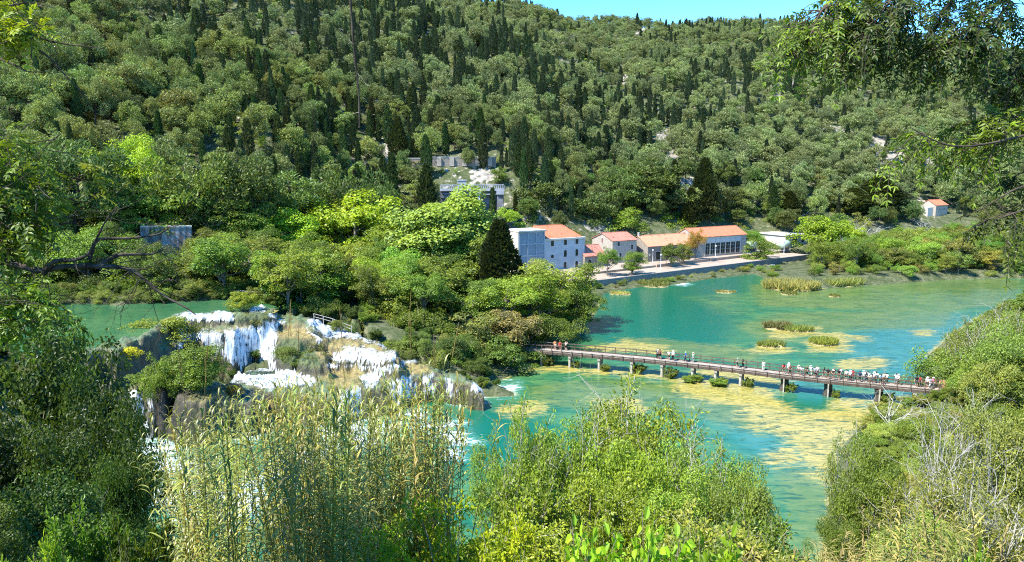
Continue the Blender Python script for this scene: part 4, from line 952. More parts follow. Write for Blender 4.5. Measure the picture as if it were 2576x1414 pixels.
def crowd(kind, name, n, area, y0, y1, hr, asp, cols, words, where, group, cat='tree', sp=1.0, vlim=None, onland=True, seed=0, parts=True):
    """individual plants strewn over an area given in photo units and a range of distances"""
    r = np.random.default_rng(seed); got = []; tries = 0
    us = [p[0] for p in area]; vs = [p[1] for p in area]
    while len(got) < n and tries < n*80:
        tries += 1
        y = math.sqrt(r.uniform(y0*y0, y1*y1)); u = r.uniform(min(us), max(us)); x = (u-CU)/FPX*y; z = H(x, y)
        pu, pv = proj(x, y, z)
        x += 0; h = r.uniform(*hr); w = h*r.uniform(*asp)
        tu, tv = proj(x, y, z+h)
        if sdf(np.array([float(tu)]), np.array([float(tv)]), area)[0] < 0: continue
        if (x-195)**2+(y-338)**2 < 15**2: continue
        if name != 'quay_bush' and hides(float(pu), float(tv), float(pv), w*.5*FPX/y, y): continue
        if onland and (z < .15 or sdf(np.array([x]), np.array([y]), RIVER)[0] > -w*.22): continue
        if any((x-a)**2 + (y-b)**2 < ((w+c)*.5*sp*.62)**2 for a, b, c in got): continue
        got.append((x, y, w)); k = int(r.integers(len(cols)))
        c = tuple(q*r.uniform(.85, 1.15) for q in cols[k])
        sz = 'tall' if h > hr[0]+.66*(hr[1]-hr[0]) else 'mid sized' if h > hr[0]+.33*(hr[1]-hr[0]) else 'low'
        hw = 'wide' if w/h > asp[0]+.5*(asp[1]-asp[0]) else 'narrow'
        plant(kind, name, x, y, h, w, c, f'{sz} {hw} {words[k]} {where}', cat, group, None, z-.3, parts=parts)
    return len(got)
def bank_trees():
    B = [(.10,.165,.045), (.125,.19,.05), (.08,.135,.036), (.14,.175,.07)]
    W = ['olive green bush', 'sage green bush', 'dark green bush', 'greyish bush']
    A = [(1990,640),(2060,590),(2200,575),(2330,560),(2420,545),(2640,540),(2640,690),(2200,690),(1990,690)]
    crowd('broad', 'bank_tree', 120, A, 238, 318, (6, 11), (.85, 1.2), B, [q.replace('bush', 'tree') for q in W], 'on the wooded far bank', 'trees on the wooded far bank', seed=3)
    crowd('low', 'bank_bush', 130, [(1935,640),(2640,600),(2640,722),(1940,726)], 226, 275, (2.2, 5), (.9, 1.4), B, W, 'by the water line of the wooded far bank', 'bushes on the wooded far bank', 'bush', seed=4, sp=.7)
    crowd('broad', 'bank_tree', 26, [(2450,850),(2500,790),(2640,720),(2640,1000),(2450,960)], 96, 190, (5, 9), (.85, 1.2), B, [q.replace('bush', 'tree') for q in W], 'on the bank past the far end of the bridge', 'trees past the end of the bridge', seed=5)
    crowd('low', 'quay_bush', 26, [(1560,690),(1700,690),(1900,655),(1960,650),(1960,700),(1700,722),(1540,735)], 205, 262, (1.0, 2.2), (1.2, 2.0), B, W, 'under the stone quay wall', 'bushes under the quay wall', 'bush', seed=6, sp=.8)
    crowd('low', 'shore_bush', 40, [(850,800),(1100,830),(1330,830),(1500,700),(1520,760),(1440,880),(1340,920),(1230,970),(1100,930),(900,880)], 118, 178, (2.0, 4.5), (.9, 1.4), [(.08,.13,.04),(.11,.16,.055),(.06,.10,.03)], ['mid green bush', 'sage bush', 'dark bush'], 'on the shore of the wooded tongue', 'bushes on the wooded tongue', 'bush', seed=7, sp=.8)
    crowd('broad', 'leafy_tree', 44, [(620,560),(1000,560),(1100,640),(1470,690),(1440,820),(1230,860),(1000,800),(850,760),(700,730)], 134, 215, (7, 12), (.8, 1.05), [(.12,.18,.045),(.16,.225,.05),(.085,.14,.038)], ['olive green tree', 'light green tree', 'dark green tree'], 'on the wooded tongue beside the falls', 'trees of the wooded tongue', seed=8, sp=.9)
    crowd('broad', 'leafy_tree', 40, [(-60,420),(600,420),(680,560),(640,735),(-60,740)], 141, 195, (6, 11), (.8, 1.1), [(.09,.15,.042),(.12,.18,.055),(.07,.115,.034)], ['mid green tree', 'sage green tree', 'shadowy green tree'], 'on the slope behind the upper pool', 'trees behind the upper pool', seed=9, sp=.9)
    crowd('low', 'bush', 26, [(-60,690),(640,690),(660,770),(-60,770)], 135, 150, (1.6, 3.6), (1.0, 1.6), [(.08,.13,.04),(.12,.17,.06)], ['dark bush', 'grey green bush'], 'along the far shore of the upper pool', 'bushes along the upper pool', 'bush', seed=10)
    crowd('pine', 'pine_tree', 46, [(1200,380),(1290,400),(2040,380),(2560,400),(2560,520),(2040,540),(1290,570)], 262, 350, (7, 12), (.65, .95), [(.072,.108,.04),(.06,.092,.036),(.085,.115,.04)], ['olive pine', 'dark pine', 'yellowish pine'], 'on the slope right behind the buildings', 'pines behind the buildings', seed=14, sp=.8)
    crowd('scrub', 'hillside_shrub', 90, [(-40,440),(1080,400),(1290,440),(2030,470),(2300,480),(2600,480),(2600,560),(2030,570),(1290,580),(-40,520)], 175, 345, (2.2, 5), (1.0, 1.5), [G_SAGE, G_BROAD, G_OLIVE], ['sage shrub', 'fresh green shrub', 'olive shrub'], 'on the hill foot behind the buildings', 'shrubs at the hill foot', 'shrub', seed=11, parts=False)
def pool_edge():
    r = np.random.default_rng(31); W = [(40,764),(300,769),(560,755),(640,760),(690,770)]; n = 0
    for (a, b), (c, d) in zip(W[:-1], W[1:]):
        for t in np.arange(0, 1, 22/max(40, c-a)):
            u, v = a+(c-a)*t, b+(d-b)*t-2; x, y = at_z(u, v, POOLZ); y += r.uniform(.2, 1.6); h = r.uniform(1.3, 3.2); n += 1
            c_, wd = (((.07,.115,.03),'dark'), ((.10,.15,.045),'mid green'), ((.13,.17,.06),'pale'))[r.integers(3)]
            plant('low', 'bush', x, y, h, h*r.uniform(1.0, 1.7), c_, f'{"taller" if h > 2.2 else "lower"} {wd} bush overhanging the far water line of the upper pool', 'bush', 'bushes along the upper pool', None, POOLZ-.3)
# ================================================================== the near slopes
def near_plants():
    # bushes on the left, shade darkened into their leaf colour
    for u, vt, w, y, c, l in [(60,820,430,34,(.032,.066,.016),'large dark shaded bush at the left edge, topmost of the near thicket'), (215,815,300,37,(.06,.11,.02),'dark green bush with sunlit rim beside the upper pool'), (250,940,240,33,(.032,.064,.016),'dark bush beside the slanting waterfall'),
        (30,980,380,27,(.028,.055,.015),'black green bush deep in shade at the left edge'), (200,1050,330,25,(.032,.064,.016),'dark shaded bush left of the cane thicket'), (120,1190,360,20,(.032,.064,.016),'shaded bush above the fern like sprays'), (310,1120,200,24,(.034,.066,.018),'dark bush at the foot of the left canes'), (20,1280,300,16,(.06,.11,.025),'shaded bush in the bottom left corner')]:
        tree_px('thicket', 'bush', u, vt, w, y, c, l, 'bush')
    for u, vt, w, y, c, l, k in [(190,1250,260,14,(.075,.14,.03),'half lit bush with feathery sprays at the bottom left','wild'), (90,1345,160,11,(.17,.26,.05),'small sunlit bush at the bottom left corner','wild'), (330,1300,220,14,(.06,.11,.03),'dark low bush at the bottom beside the canes','wild')]:
        tree_px(k, 'bush', u, vt, w, y, c, l, 'bush')
    # centre and right
    for k, u, vt, w, y, c, l in [
        ('stemmy',1610,958,300,50,(.175,.25,.055),'tall airy shrub with pale upright stems in front of the bridge shallows'), ('stemmy',1330,1000,200,44,(.16,.25,.075),'thin airy shrub standing before the turquoise pool'), ('stemmy',1455,1040,200,45,(.15,.235,.06),'airy light green shrub, second right of the turquoise pool'),
        ('stemmy',1760,1075,240,44,(.135,.205,.07),'greyish green airy shrub right of the tall airy one'), ('bush',1590,1000,330,52,(.15,.22,.05),'large rounded green bush directly behind the tall airy shrub'), ('bush',1440,1075,230,46,(.14,.215,.055),'light green bush left behind the tall airy shrub'), ('bush',1760,1105,250,47,(.12,.19,.06),'grey green bush right behind the tall airy shrub'), ('bush',1345,1050,190,45,(.14,.22,.06),'pale green bush before the turquoise pool'), ('bush',1590,1090,260,42,(.15,.23,.04),'full green bush below the tall airy shrub'), ('bush',1860,1170,220,40,(.12,.185,.06),'grey green bush beside the shallow ochre water'),
        ('bush',1700,1200,260,34,(.13,.2,.045),'green bush in the middle of the near thicket'), ('bush',1480,1165,280,31,(.15,.225,.04),'sunlit lime bush in the middle of the near thicket'), ('bush',1330,1195,220,30,(.15,.235,.05),'light green bush right of the tall canes'),
        ('bush',1900,1290,210,30,(.085,.145,.035),'darker bush by the bottom of the shallow water'), ('bush',1255,1120,150,40,(.11,.18,.06),'bluish green bush at the edge of the turquoise pool'), ('lime',1110,1232,360,12.5,(.185,.27,.022),'yellow green bush with small bright leaves at the bottom of the picture'), ('lime',1290,1280,260,11.5,(.225,.29,.022),'brightest yellow bush beside the big leaved shrub'),
        ('bush',1560,1250,240,24,(.15,.23,.04),'bright bush just above the big leaved shrub'), ('bush',1760,1330,200,20,(.115,.18,.05),'shadowed bush beside the big leaved shrub'), ('lime',960,1290,200,11.5,(.17,.27,.03),'green small leaved bush under the canes'),
        ('big_leaf',1480,1300,240,7.4,(.16,.27,.03),'shrub with big glossy leaves at the bottom edge, the left one'), ('big_leaf',1640,1285,260,7.0,(.145,.25,.03),'shrub with big glossy leaves at the bottom edge, the middle one'), ('big_leaf',1800,1300,220,7.2,(.14,.235,.03),'shrub with big glossy leaves at the bottom edge, right of its twin'), ('big_leaf',2510,1355,170,6.6,(.14,.24,.03),'big leaved shrub in the bottom right corner'),
        ('bush',2215,1110,200,58,(.10,.165,.045),'rounded dense green bush on the right bank'), ('bush',2110,1290,130,36,(.085,.14,.035),'dark bush leaning over the shallow water'), ('stemmy',2360,1150,240,50,(.15,.19,.06),'wide sage bush right of the rounded one'), ('stemmy',2440,985,220,70,(.12,.175,.055),'airy tree with pale twigs near the bridge end'),
        ('bush',2530,1010,220,62,(.15,.19,.085),'grey green bush at the right edge beside the dead tree'), ('bush',2540,820,200,100,(.10,.15,.05),'dark leafy bush at the right edge behind the bridge'), ('dead',2385,1000,170,60,(1,1,1),'dead white leafless tree near the bridge end'), ('dead',2430,960,150,66,(1,1,1),'tall dead pale tree right of the white leafless one'), ('dead',2330,1120,130,54,(1,1,1),'thin dead pale stems in the middle of the right thicket'), ('dead',2545,1200,180,38,(1,1,1),'dead pale branches low at the right edge'), ('stemmy',2440,800,120,112,(.14,.18,.06),'airy bush on the bank corner above the bridge end'), ('stemmy',2530,755,150,110,(.13,.18,.05),'tall airy bush at the right edge above the bridge end'), ('dead',2475,790,110,110,(1,1,1),'dead pale twigs on the bank above the bridge end'), ('thicket',2500,900,130,96,(.16,.2,.075),'pale green bush at the right edge beside the path'), ('low',2362,872,130,112,(.09,.15,.04),'green bush behind the railing at the bridge end'), ('low',2425,840,120,120,(.11,.16,.05),'bush on the bank corner behind the bridge end'), ('low',2440,900,140,108,(.10,.15,.045),'bush beside the path leaving the bridge'), ('low',2390,1010,110,98,(.12,.165,.05),'low bush in front of the bridge end'),('low',2305,1030,120,92,(.12,.16,.055),'low bush by the ochre shallows under the bridge end'), ('dead',2250,985,190,88,(1,1,1),'fallen white dead branches under the bridge end'), ('dead',2490,1060,220,48,(1,1,1),'dead pale tree with arched branches at the right edge'),
        ('stemmy',2480,1160,260,40,(.15,.185,.065),'grey green thicket bush at the right edge'), ('stemmy',2150,1060,120,66,(.13,.19,.06),'small airy shrub at the edge of the ochre shallows'), ('bush',2300,1250,230,33,(.12,.175,.06),'olive bush in front of the rounded dense one')]:
        nm = {'stemmy': 'airy_shrub', 'dead': 'dead_tree', 'big_leaf': 'big_leaved_shrub'}.get(k, 'bush')
        tree_px('thicket' if k == 'bush' and y > 30 else k, nm, u, vt, w, y, c, l, 'tree' if k == 'dead' else 'bush' if k in ('bush', 'low') else 'shrub')
    crowd('thicket', 'bush', 34, [(2130,1090),(2330,1010),(2640,960),(2640,1300),(2150,1330)], 30, 95, (2.2, 4.2), (.9, 1.35), [(.15,.195,.055),(.18,.21,.085),(.12,.17,.045)], ['olive bush', 'pale sage bush', 'dark green bush'], 'in the thicket on the right bank', 'bushes of the right bank thicket', 'bush', seed=21, sp=.8)
    crowd('bush', 'bush', 30, [(1180,1150),(1420,1080),(1900,1130),(2050,1330),(2050,1500),(1180,1500)], 20, 52, (2.2, 4.2), (.9, 1.35), [(.14,.215,.05),(.17,.26,.04),(.10,.165,.04)], ['light green bush', 'lime bush', 'dark green bush'], 'in the near thicket below the bridge', 'bushes of the near thicket', 'bush', seed=22, sp=.8)
    crowd('bush', 'bush', 20, [(-40,880),(300,850),(420,1000),(420,1500),(-40,1500)], 15, 60, (2.5, 4.5), (.9, 1.3), [(.028,.055,.015),(.045,.085,.02)], ['very dark bush', 'dark bush with some lit leaves'], 'in the shaded thicket on the left', 'bushes of the shaded thicket', 'bush', seed=23, sp=.8)  # very dark leaf colours carry the shade of the left thicket
CANE_MASS = mat_leaf('cane_mass', (.125,.15,.045), .3, .06, (1.6,1.35,1.0), .55)
def canes():
    r = np.random.default_rng(77); n = 0; got = []
    tops = lambda u: 34*float(vnoise(u*.028, 3.3, 0, 12)) + np.interp(u, [360, 430, 560, 610, 660, 760, 900, 1000, 1090, 1140, 1200], [1060, 985, 965, 1030, 905, 905, 925, 885, 905, 955, 1060])
    t = 0
    while n < 285 and t < 9000:
        t += 1
        u = r.uniform(375, 1135) if r.random() < .6 else r.uniform(640, 1130); y = r.uniform(10.5 if u < 900 else 13.5, 21)
        if 560 < u < 640 and r.random() < .75: continue
        x = (u-CU)/FPX*y; z = H(x, y)
        vt = tops(u) + abs(r.normal())*48 + (23-y)*5*r.random(); _, zt = at_y(u, vt, y); h = zt - z
        if h < 1.6 or h > 7.2: continue
        if any((x-a)**2+(y-b)**2 < .12**2 for a, b in got): continue
        got.append((x, y)); n += 1
        dry = r.random() < .1
        c, tone = [((.15,.175,.065), 'sage green'), ((.105,.15,.045), 'green'), ((.155,.165,.085), 'yellowing')][int(r.choice(3, p=[.5,.34,.16]))]
        hw = 'tall' if h > 4.2 else 'mid height' if h > 3 else 'short'
        side = 'left of the dark gap' if u < 600 else 'in front of the foaming shelf' if u < 900 else 'at the turquoise pool end'
        plant('cane', 'giant_cane', x, y, h, 1.0, tuple(q*r.uniform(.85,1.15) for q in c), f'{hw} {tone} giant cane of the thicket, {side}', 'cane', 'giant canes of the near thicket', None, z-.1, tilt=.09)
    col = bpy.data.collections.new('cane_sources')
    for j in range(6):
        ob = PROTO['cane'][j]
        for q in (0, 1):
            me = ob[q].copy(); me.materials.clear(); me.materials.append(CANE_MASS); o = bpy.data.objects.new('cane_%02d' % (j*2+q), me); col.objects.link(o)
    pts = []
    while len(pts) < 210:
        u = r.uniform(380, 1130); y = r.uniform(12 if u < 900 else 13.5, 22)
        if 565 < u < 635 and r.random() < .8: continue
        x = (u-CU)/FPX*y; z = H(x, y); _, zt = at_y(u, tops(u) + 25 + abs(r.normal())*80, y); h = zt - z
        if 1.6 < h < 7.2: pts.append((x, y, z-.1, r.integers(6), h/4.8, r.uniform(0, 6.28)))
    A = np.array([p for q in (0, 1) for p in [(*p[:3], p[3]*2+q, p[4], p[5]) for p in pts]])
    me = bpy.data.meshes.new('cane_thicket'); me.vertices.add(len(A)); me.vertices.foreach_set('co', A[:,:3].astype(np.float32).ravel())
    a = me.attributes.new('pick', 'INT', 'POINT'); a.data.foreach_set('value', A[:,3].astype(np.int32))
    a = me.attributes.new('size', 'FLOAT_VECTOR', 'POINT'); a.data.foreach_set('vector', np.stack([A[:,4]*0+1, A[:,4]*0+1, A[:,4]], 1).astype(np.float32).ravel())
    a = me.attributes.new('turn', 'FLOAT_VECTOR', 'POINT'); a.data.foreach_set('vector', np.stack([A[:,5]*0, A[:,5]*0, A[:,5]], 1).astype(np.float32).ravel())
    o = obj('cane_thicket', me); scatter_nodes(o, col); tag(o, 'dense mass of green giant cane behind the front canes', 'cane thicket', kind='stuff')
    P = [(425,915,20), (455,905,22), (495,955,20), (432,940,19), (670,860,21), (703,870,22), (715,905,21), (757,935,20), (845,880,21), (868,945,20), (940,965,20), (985,842,22), (1012,905,22), (1043,882,22), (1148,935,20), (1165,1000,19)]
    wh = ['by the blue channel', 'before the rock bluff', 'next to the rock bluff', 'low by the blue channel', 'left of the main fall foot', 'before the main fall foot', 'just right of the main fall foot', 'before the churning foam', 'before the mossy mound', 'by the ochre shelf edge', 'over the front fall', 'highest one, before the right cascade', 'before the ochre shelf', 'before the shelf tip', 'by the dark rock', 'over the turquoise pool']
    for (u, vt, y), w in zip(P, wh):
        x, zt = at_y(u, vt, y); z = H(x, y)
        plant('plume', 'plumed_cane', x, y, zt - z, 1.0, (.08,.085,.04), f'dry brown cane plume standing {w}', 'cane', 'dry cane plumes', None, z, tilt=.13)
    # straw coloured canes along the lower right
    n = 0; t = 0
    while n < 95 and t < 9000:
        t += 1
        y = r.uniform(11, 30); u = r.uniform(1880, 2620); x = (u-CU)/FPX*y; z = H(x, y)
        vt = np.interp(u, [1880,2000,2080,2200,2400,2600], [1330,1330,1340,1260,1230,1190]) + abs(r.normal())*70; _, zt = at_y(u, vt, y); h = zt - z
        if h < .9 or h > 4.0: continue
        n += 1
        c, tone = [((.125,.12,.07), 'straw coloured'), ((.085,.11,.045), 'pale green'), ((.11,.105,.07), 'dry beige')][int(r.choice(3, p=[.45,.3,.25]))]
        plant('drycane', 'dry_cane', x, y, h, 1.0, c, f'{"taller" if h > 2.4 else "shorter"} {tone} cane in the dry stand at the lower right', 'cane', 'dry canes of the lower right stand', None, z-.1, tilt=.16)
def undergrowth():
    """low cover over the near slopes and the floor of the woods, too much of it to count"""
    col = bpy.data.collections.new('undergrowth_sources'); src = []
    cols = [('u_green', (.10,.16,.04)), ('u_dark', (.05,.09,.025)), ('u_pale', (.17,.2,.09))]
    for j, (nm, c) in enumerate(cols):
        m = mat_leaf(nm, c)
        for q in range(2):
            me = PROTO['wild'][q][1].copy(); me.materials.clear(); me.materials.append(m)
            o = bpy.data.objects.new('undergrowth_%02d' % len(src), me); col.objects.link(o); src.append(o)
    N = 9000; y = np.concatenate([np.sqrt(rng.uniform(3**2, 70**2, 5200)), rng.uniform(70, 215, N-5200)]); u = rng.uniform(-150, 2720, N); x = (u-CU)/FPX*y
    z = ground_h(x, y); ok = (z > .3) & (sdf(x, y, RIVER) < -.5) & (sdf(x, y, POOL) < -.6)
    hb = barrier(x, y); ok &= ~((hb > .2) & (x < 2) & (y > 80))
    pu, pv = proj(x, y, z); 
    for P in BUILT: ok &= ~((sdf(pu, pv, P) > -3) & (y > 200))
    x, y, z, u = x[ok], y[ok], z[ok], u[ok]
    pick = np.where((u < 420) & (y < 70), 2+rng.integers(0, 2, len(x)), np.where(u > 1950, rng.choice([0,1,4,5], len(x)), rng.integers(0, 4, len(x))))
    s = rng.uniform(.5, 1.15, len(x))*np.where(y > 90, 1.2, np.where(y < 14, .5, .9))
    me = bpy.data.meshes.new('undergrowth'); me.vertices.add(len(x)); me.vertices.foreach_set('co', np.stack([x, y, z-.1], 1).astype(np.float32).ravel())
    a = me.attributes.new('pick', 'INT', 'POINT'); a.data.foreach_set('value', pick.astype(np.int32))
    a = me.attributes.new('size', 'FLOAT_VECTOR', 'POINT'); a.data.foreach_set('vector', np.stack([s, s, s*.8], 1).astype(np.float32).ravel())
    a = me.attributes.new('turn', 'FLOAT_VECTOR', 'POINT'); a.data.foreach_set('vector', np.stack([s*0, s*0, rng.uniform(0, 6.28, len(x))], 1).astype(np.float32).ravel())
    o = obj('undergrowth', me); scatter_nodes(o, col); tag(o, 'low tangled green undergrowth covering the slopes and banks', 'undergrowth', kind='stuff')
# ================================================================== buildings
def mat_tiles(name, a, b, stain=(.35,.12,.07)):
    k = NT(name); o = k.objc(); n = k.noise(o, .8, 5); n2 = k.noise(o, 3.5, 4)
    w = k.n('TexWave', wave_type='BANDS', bands_direction='X'); w.inputs['Scale'].default_value = 1.3; w.inputs['Distortion'].default_value = .6; k.l(o, w.inputs['Vector'])
    c = k.mix(k.rng(n2, .3, .7), a, b); c = k.mix(k.rng(n, .58, .68), c, stain)
    k.pbr(c, .85, .2, k.bump(w.outputs['Fac'], .5, .08)); return k.m
def mat_stone(name, a, b, mortar, sc=1.0):
    k = NT(name); o = k.objc(); v = k.n('TexVoronoi', feature='F1'); v.inputs['Scale'].default_value = 2.2*sc; k.l(k.scale(o, (1,1,1.7)), v.inputs['Vector'])
    c = k.mix(v.outputs['Color'], a, b); n = k.noise(o, 1.2, 5); c = k.mix(k.rng(n, .35, .7, 0, .5), c, mortar)
    k.pbr(c, .92, .15, k.bump(v.outputs['Distance'], .6, .06)); return k.m
M_BLUE = mat_plain('pale_blue_render', (.34,.39,.41), .85, .10, .5)
M_BLUED = mat_plain('blue_grey_panel', (.18,.24,.285), .85, .08, .6)
M_FRAME = mat_plain('blue_grey_frame', (.235,.295,.335), .85, .08, .6)
M_CREAM = mat_plain('cream_concrete', (0.475,0.446,0.382), .85, .10, .8)
M_STONE = mat_stone('tan_stone', (0.259,0.223,0.18), (0.374,0.331,0.274), (0.418,0.382,0.324))
M_STONED = mat_stone('brown_stone', (0.158,0.137,0.112), (0.274,0.238,0.194), (0.302,0.274,0.23))
M_TILE = mat_tiles('orange_roof_tiles', (.40,.125,.06), (.50,.19,.10), (.27,.10,.055))
M_TILER = mat_tiles('weathered_red_roof_tiles', (.33,.10,.06), (.46,.22,.16), (.19,.07,.05))
M_TILEP = mat_tiles('pale_orange_roof_tiles', (.43,.18,.09), (.52,.27,.16), (.26,.12,.075))
M_DARKG = mat_plain('dark_window_glass', (.018,.022,.022), .15, .3, 1, .5)
M_SHUT = mat_plain('dark_green_shutter', (.02,.045,.032), .6, .2, 3)
M_TRIM = mat_plain('pale_window_surround', (0.465,0.465,0.45), .8, .06, 2)
M_RUST = mat_plain('rust_red_wood', (.22,.07,.04), .8, .2, 3)
M_TANK = mat_plain('pale_green_tank_paint', (0.3,0.39,0.3), .45, .10, 1)
M_CONC = mat_plain('weathered_concrete', (.13,.13,.135), .9, .35, .35)
M_CONCW = mat_plain('white_concrete', (.29,.30,.32), .85, .15, .5)
def mat_stained():
    k = NT('stained_white_wall'); o = k.objc(); n = k.noise(k.scale(o, (1,1,.12)), 1.1, 5, .7); n2 = k.noise(o, .5, 5)
    c = k.mix(k.rng(n, .42, .62), (.10,.095,.09), (.34,.33,.32)); c = k.mix(k.rng(n2, .55, .7), c, (.16,.15,.12)); k.pbr(c, .92, .15, k.bump(n, .4, .05)); return k.m
M_WALLW = mat_stained()
M_PAVE = None
def mat_paving():
    k = NT('stone_paving'); o = k.pos(); n = k.noise(o, .25, 5); n2 = k.noise(o, 2.5, 4)
    b = k.n('TexBrick'); b.inputs['Scale'].default_value = .55; b.inputs['Color1'].default_value = (.29,.235,.18,1); b.inputs['Color2'].default_value = (.35,.285,.22,1); b.inputs['Mortar'].default_value = (.22,.175,.13,1); b.inputs['Mortar Size'].default_value = .02
    k.l(o, b.inputs['Vector'])
    c = k.mix(k.rng(n, .5, .7), b.outputs['Color'], (.23,.175,.125)); c = k.mix(k.rng(n2, .58, .7), c, (.38,.325,.26))
    k.pbr(c, .9, .15); return k.m
GZ = 3.6                                                            # paved ground before the houses
EV = np.array([.86,.51,0]); EV = EV/np.linalg.norm(EV); NV = np.array([-EV[1], EV[0], 0])   # along the row; away from the river
ZV = np.array([0,0,1.])
F0 = np.array([*at_z(1478, 669, GZ), GZ])                           # a point on the line of the fronts
def on_line(u, off=0.0, p0=None):
    """the point of the front line (pushed OFF metres back) that is seen at column u"""
    p = (F0 if p0 is None else p0) + NV*off
    k = (u-CU)/FPX
    # solve x = k * f, f = depth along the view axis
    f0 = p[1]*CP - (p[2]-CAMZ)*SP; fe = EV[1]*CP
    t = (k*f0 - p[0])/(EV[0] - k*fe)
    return p + EV*t
def z_at(p, v):
    """height above point p that is seen at row v"""
    return at_y(CU, v, p[1])[1]
class House:
    """local frame: a along the river, b away from it, c up"""
    def __init__(s, name, origin, label, cat, group=None, ev=None, nv=None):
        s.o = np.asarray(origin, float); s.e = empty(name, tuple(s.o)); tag(s.e, label, cat, group)
        s.ev = EV if ev is None else ev; s.nv = NV if nv is None else nv
        s.e.rotation_euler = (0, 0, math.atan2(s.ev[1], s.ev[0]))
    def part(s, name, g, mats, parent=None, smooth=False, label=None):
        o = obj(name, g.mesh(name, mats, smooth), parent or s.e)
        if label: o['label'] = label
        return o
    def window(s, a, c, w, h, b=0.0, arch=False, pane=None, face='front', trim=.14, tr=None, name='window'):
        """recessed looking opening: surround standing 4 cm proud with the dark pane inside it"""
        fr, pn = Geo(), Geo()
        n = 7 if arch else 2
        top = [(w/2*math.cos(t), h/2-(w*.28 if arch else 0)+(w*.28)*math.sin(t)*(1 if arch else 0)) for t in np.linspace(0, math.pi, n)] if arch else [(w/2, h/2), (-w/2, h/2)]
        out = [(-w/2, -h/2), (w/2, -h/2)] + top
        big = [(x*(1+2*trim/w), (z*(1+2*trim/h))) for x, z in out]
        m = len(out)
        def put(x, z, y): return (a+x, b+y, c+z) if face == 'front' else (b+y, a-x, c+z)
        for i in range(m):
            j = (i+1) % m
            fr.quad(put(*out[i], -.06), put(*out[j], -.06), put(*big[j], -.06), put(*big[i], -.06))
            fr.quad(put(*big[i], -.06), put(*big[j], -.06), put(*big[j], .02), put(*big[i], .02))
            fr.quad(put(*out[j], -.06), put(*out[i], -.06), put(*out[i], -.005), put(*out[j], -.005))
        cen = (0, 0)
        for i in range(0, m): 
            j = (i+1) % m; q = ((out[i][0]+out[j][0])/2, (out[i][1]+out[j][1])/2)
            pn.quad(put(0, 0, -.012), put(*out[i], -.012), put(*q, -.012), put(*out[j], -.012))
        # glazing bars
        for z in (-.15*h, .18*h): pn.box(put(0, z, -.025), (w*.96, .02, .05) if face == 'front' else (.02, w*.96, .05), 1)
        pn.box(put(0, 0, -.027), (.05, .02, h*.9) if face == 'front' else (.02, .05, h*.9), 1)
        f = s.part(name, fr, [tr or M_TRIM]); s.part('pane', pn, [pane or M_DARKG, M_SHUT], f); return f
def gable_walls(L, D, e, r, base=-2.0):
    """four walls with triangular gables, as one closed skin"""
    g = Geo(); hm = lambda t: e + (r-e)*t
    g.quad((0,0,base),(L,0,base),(L,0,e),(0,0,e)); g.quad((L,D,base),(0,D,base),(0,D,e),(L,D,e))
    for x, fl in ((0, 1), (L, 0)):
        A = [(x,0,base),(x,D/2,base),(x,D/2,r),(x,0,e)]; B = [(x,D/2,base),(x,D,base),(x,D,e),(x,D/2,r)]
        for q in (A, B): g.quad(*(q[::-1] if fl else q))
    return g
def gable_roof(L, D, e, r, ov=.35, th=.16, side=.25):
    g = Geo(); s = (r-e)/(D/2)
    for sg in (0, 1):
        y0, y1 = (-ov, D/2) if sg == 0 else (D+ov, D/2)
        z0, z1 = e - ov*s + .05, r + .05
        a, b, c, d = (-side,y0,z0),(L+side,y0,z0),(L+side,y1,z1),(-side,y1,z1)
        up = np.array([0,0,th]); q = [np.array(p, float) for p in (a,b,c,d)]
        T = [p+up for p in q]
        if sg: q, T = q[::-1], T[::-1]
        g.add(T, [(0,1,2,3)]); g.add(q, [(3,2,1,0)])
        for i in range(4):
            j = (i+1) % 4; g.quad(q[i], q[j], T[j], T[i])
    return g
def ridge_caps(L, D, r, side=.25):
    g = Geo(); g.tube([(-side, D/2, r+.2), (L+side, D/2, r+.2)], .16, 6); return g
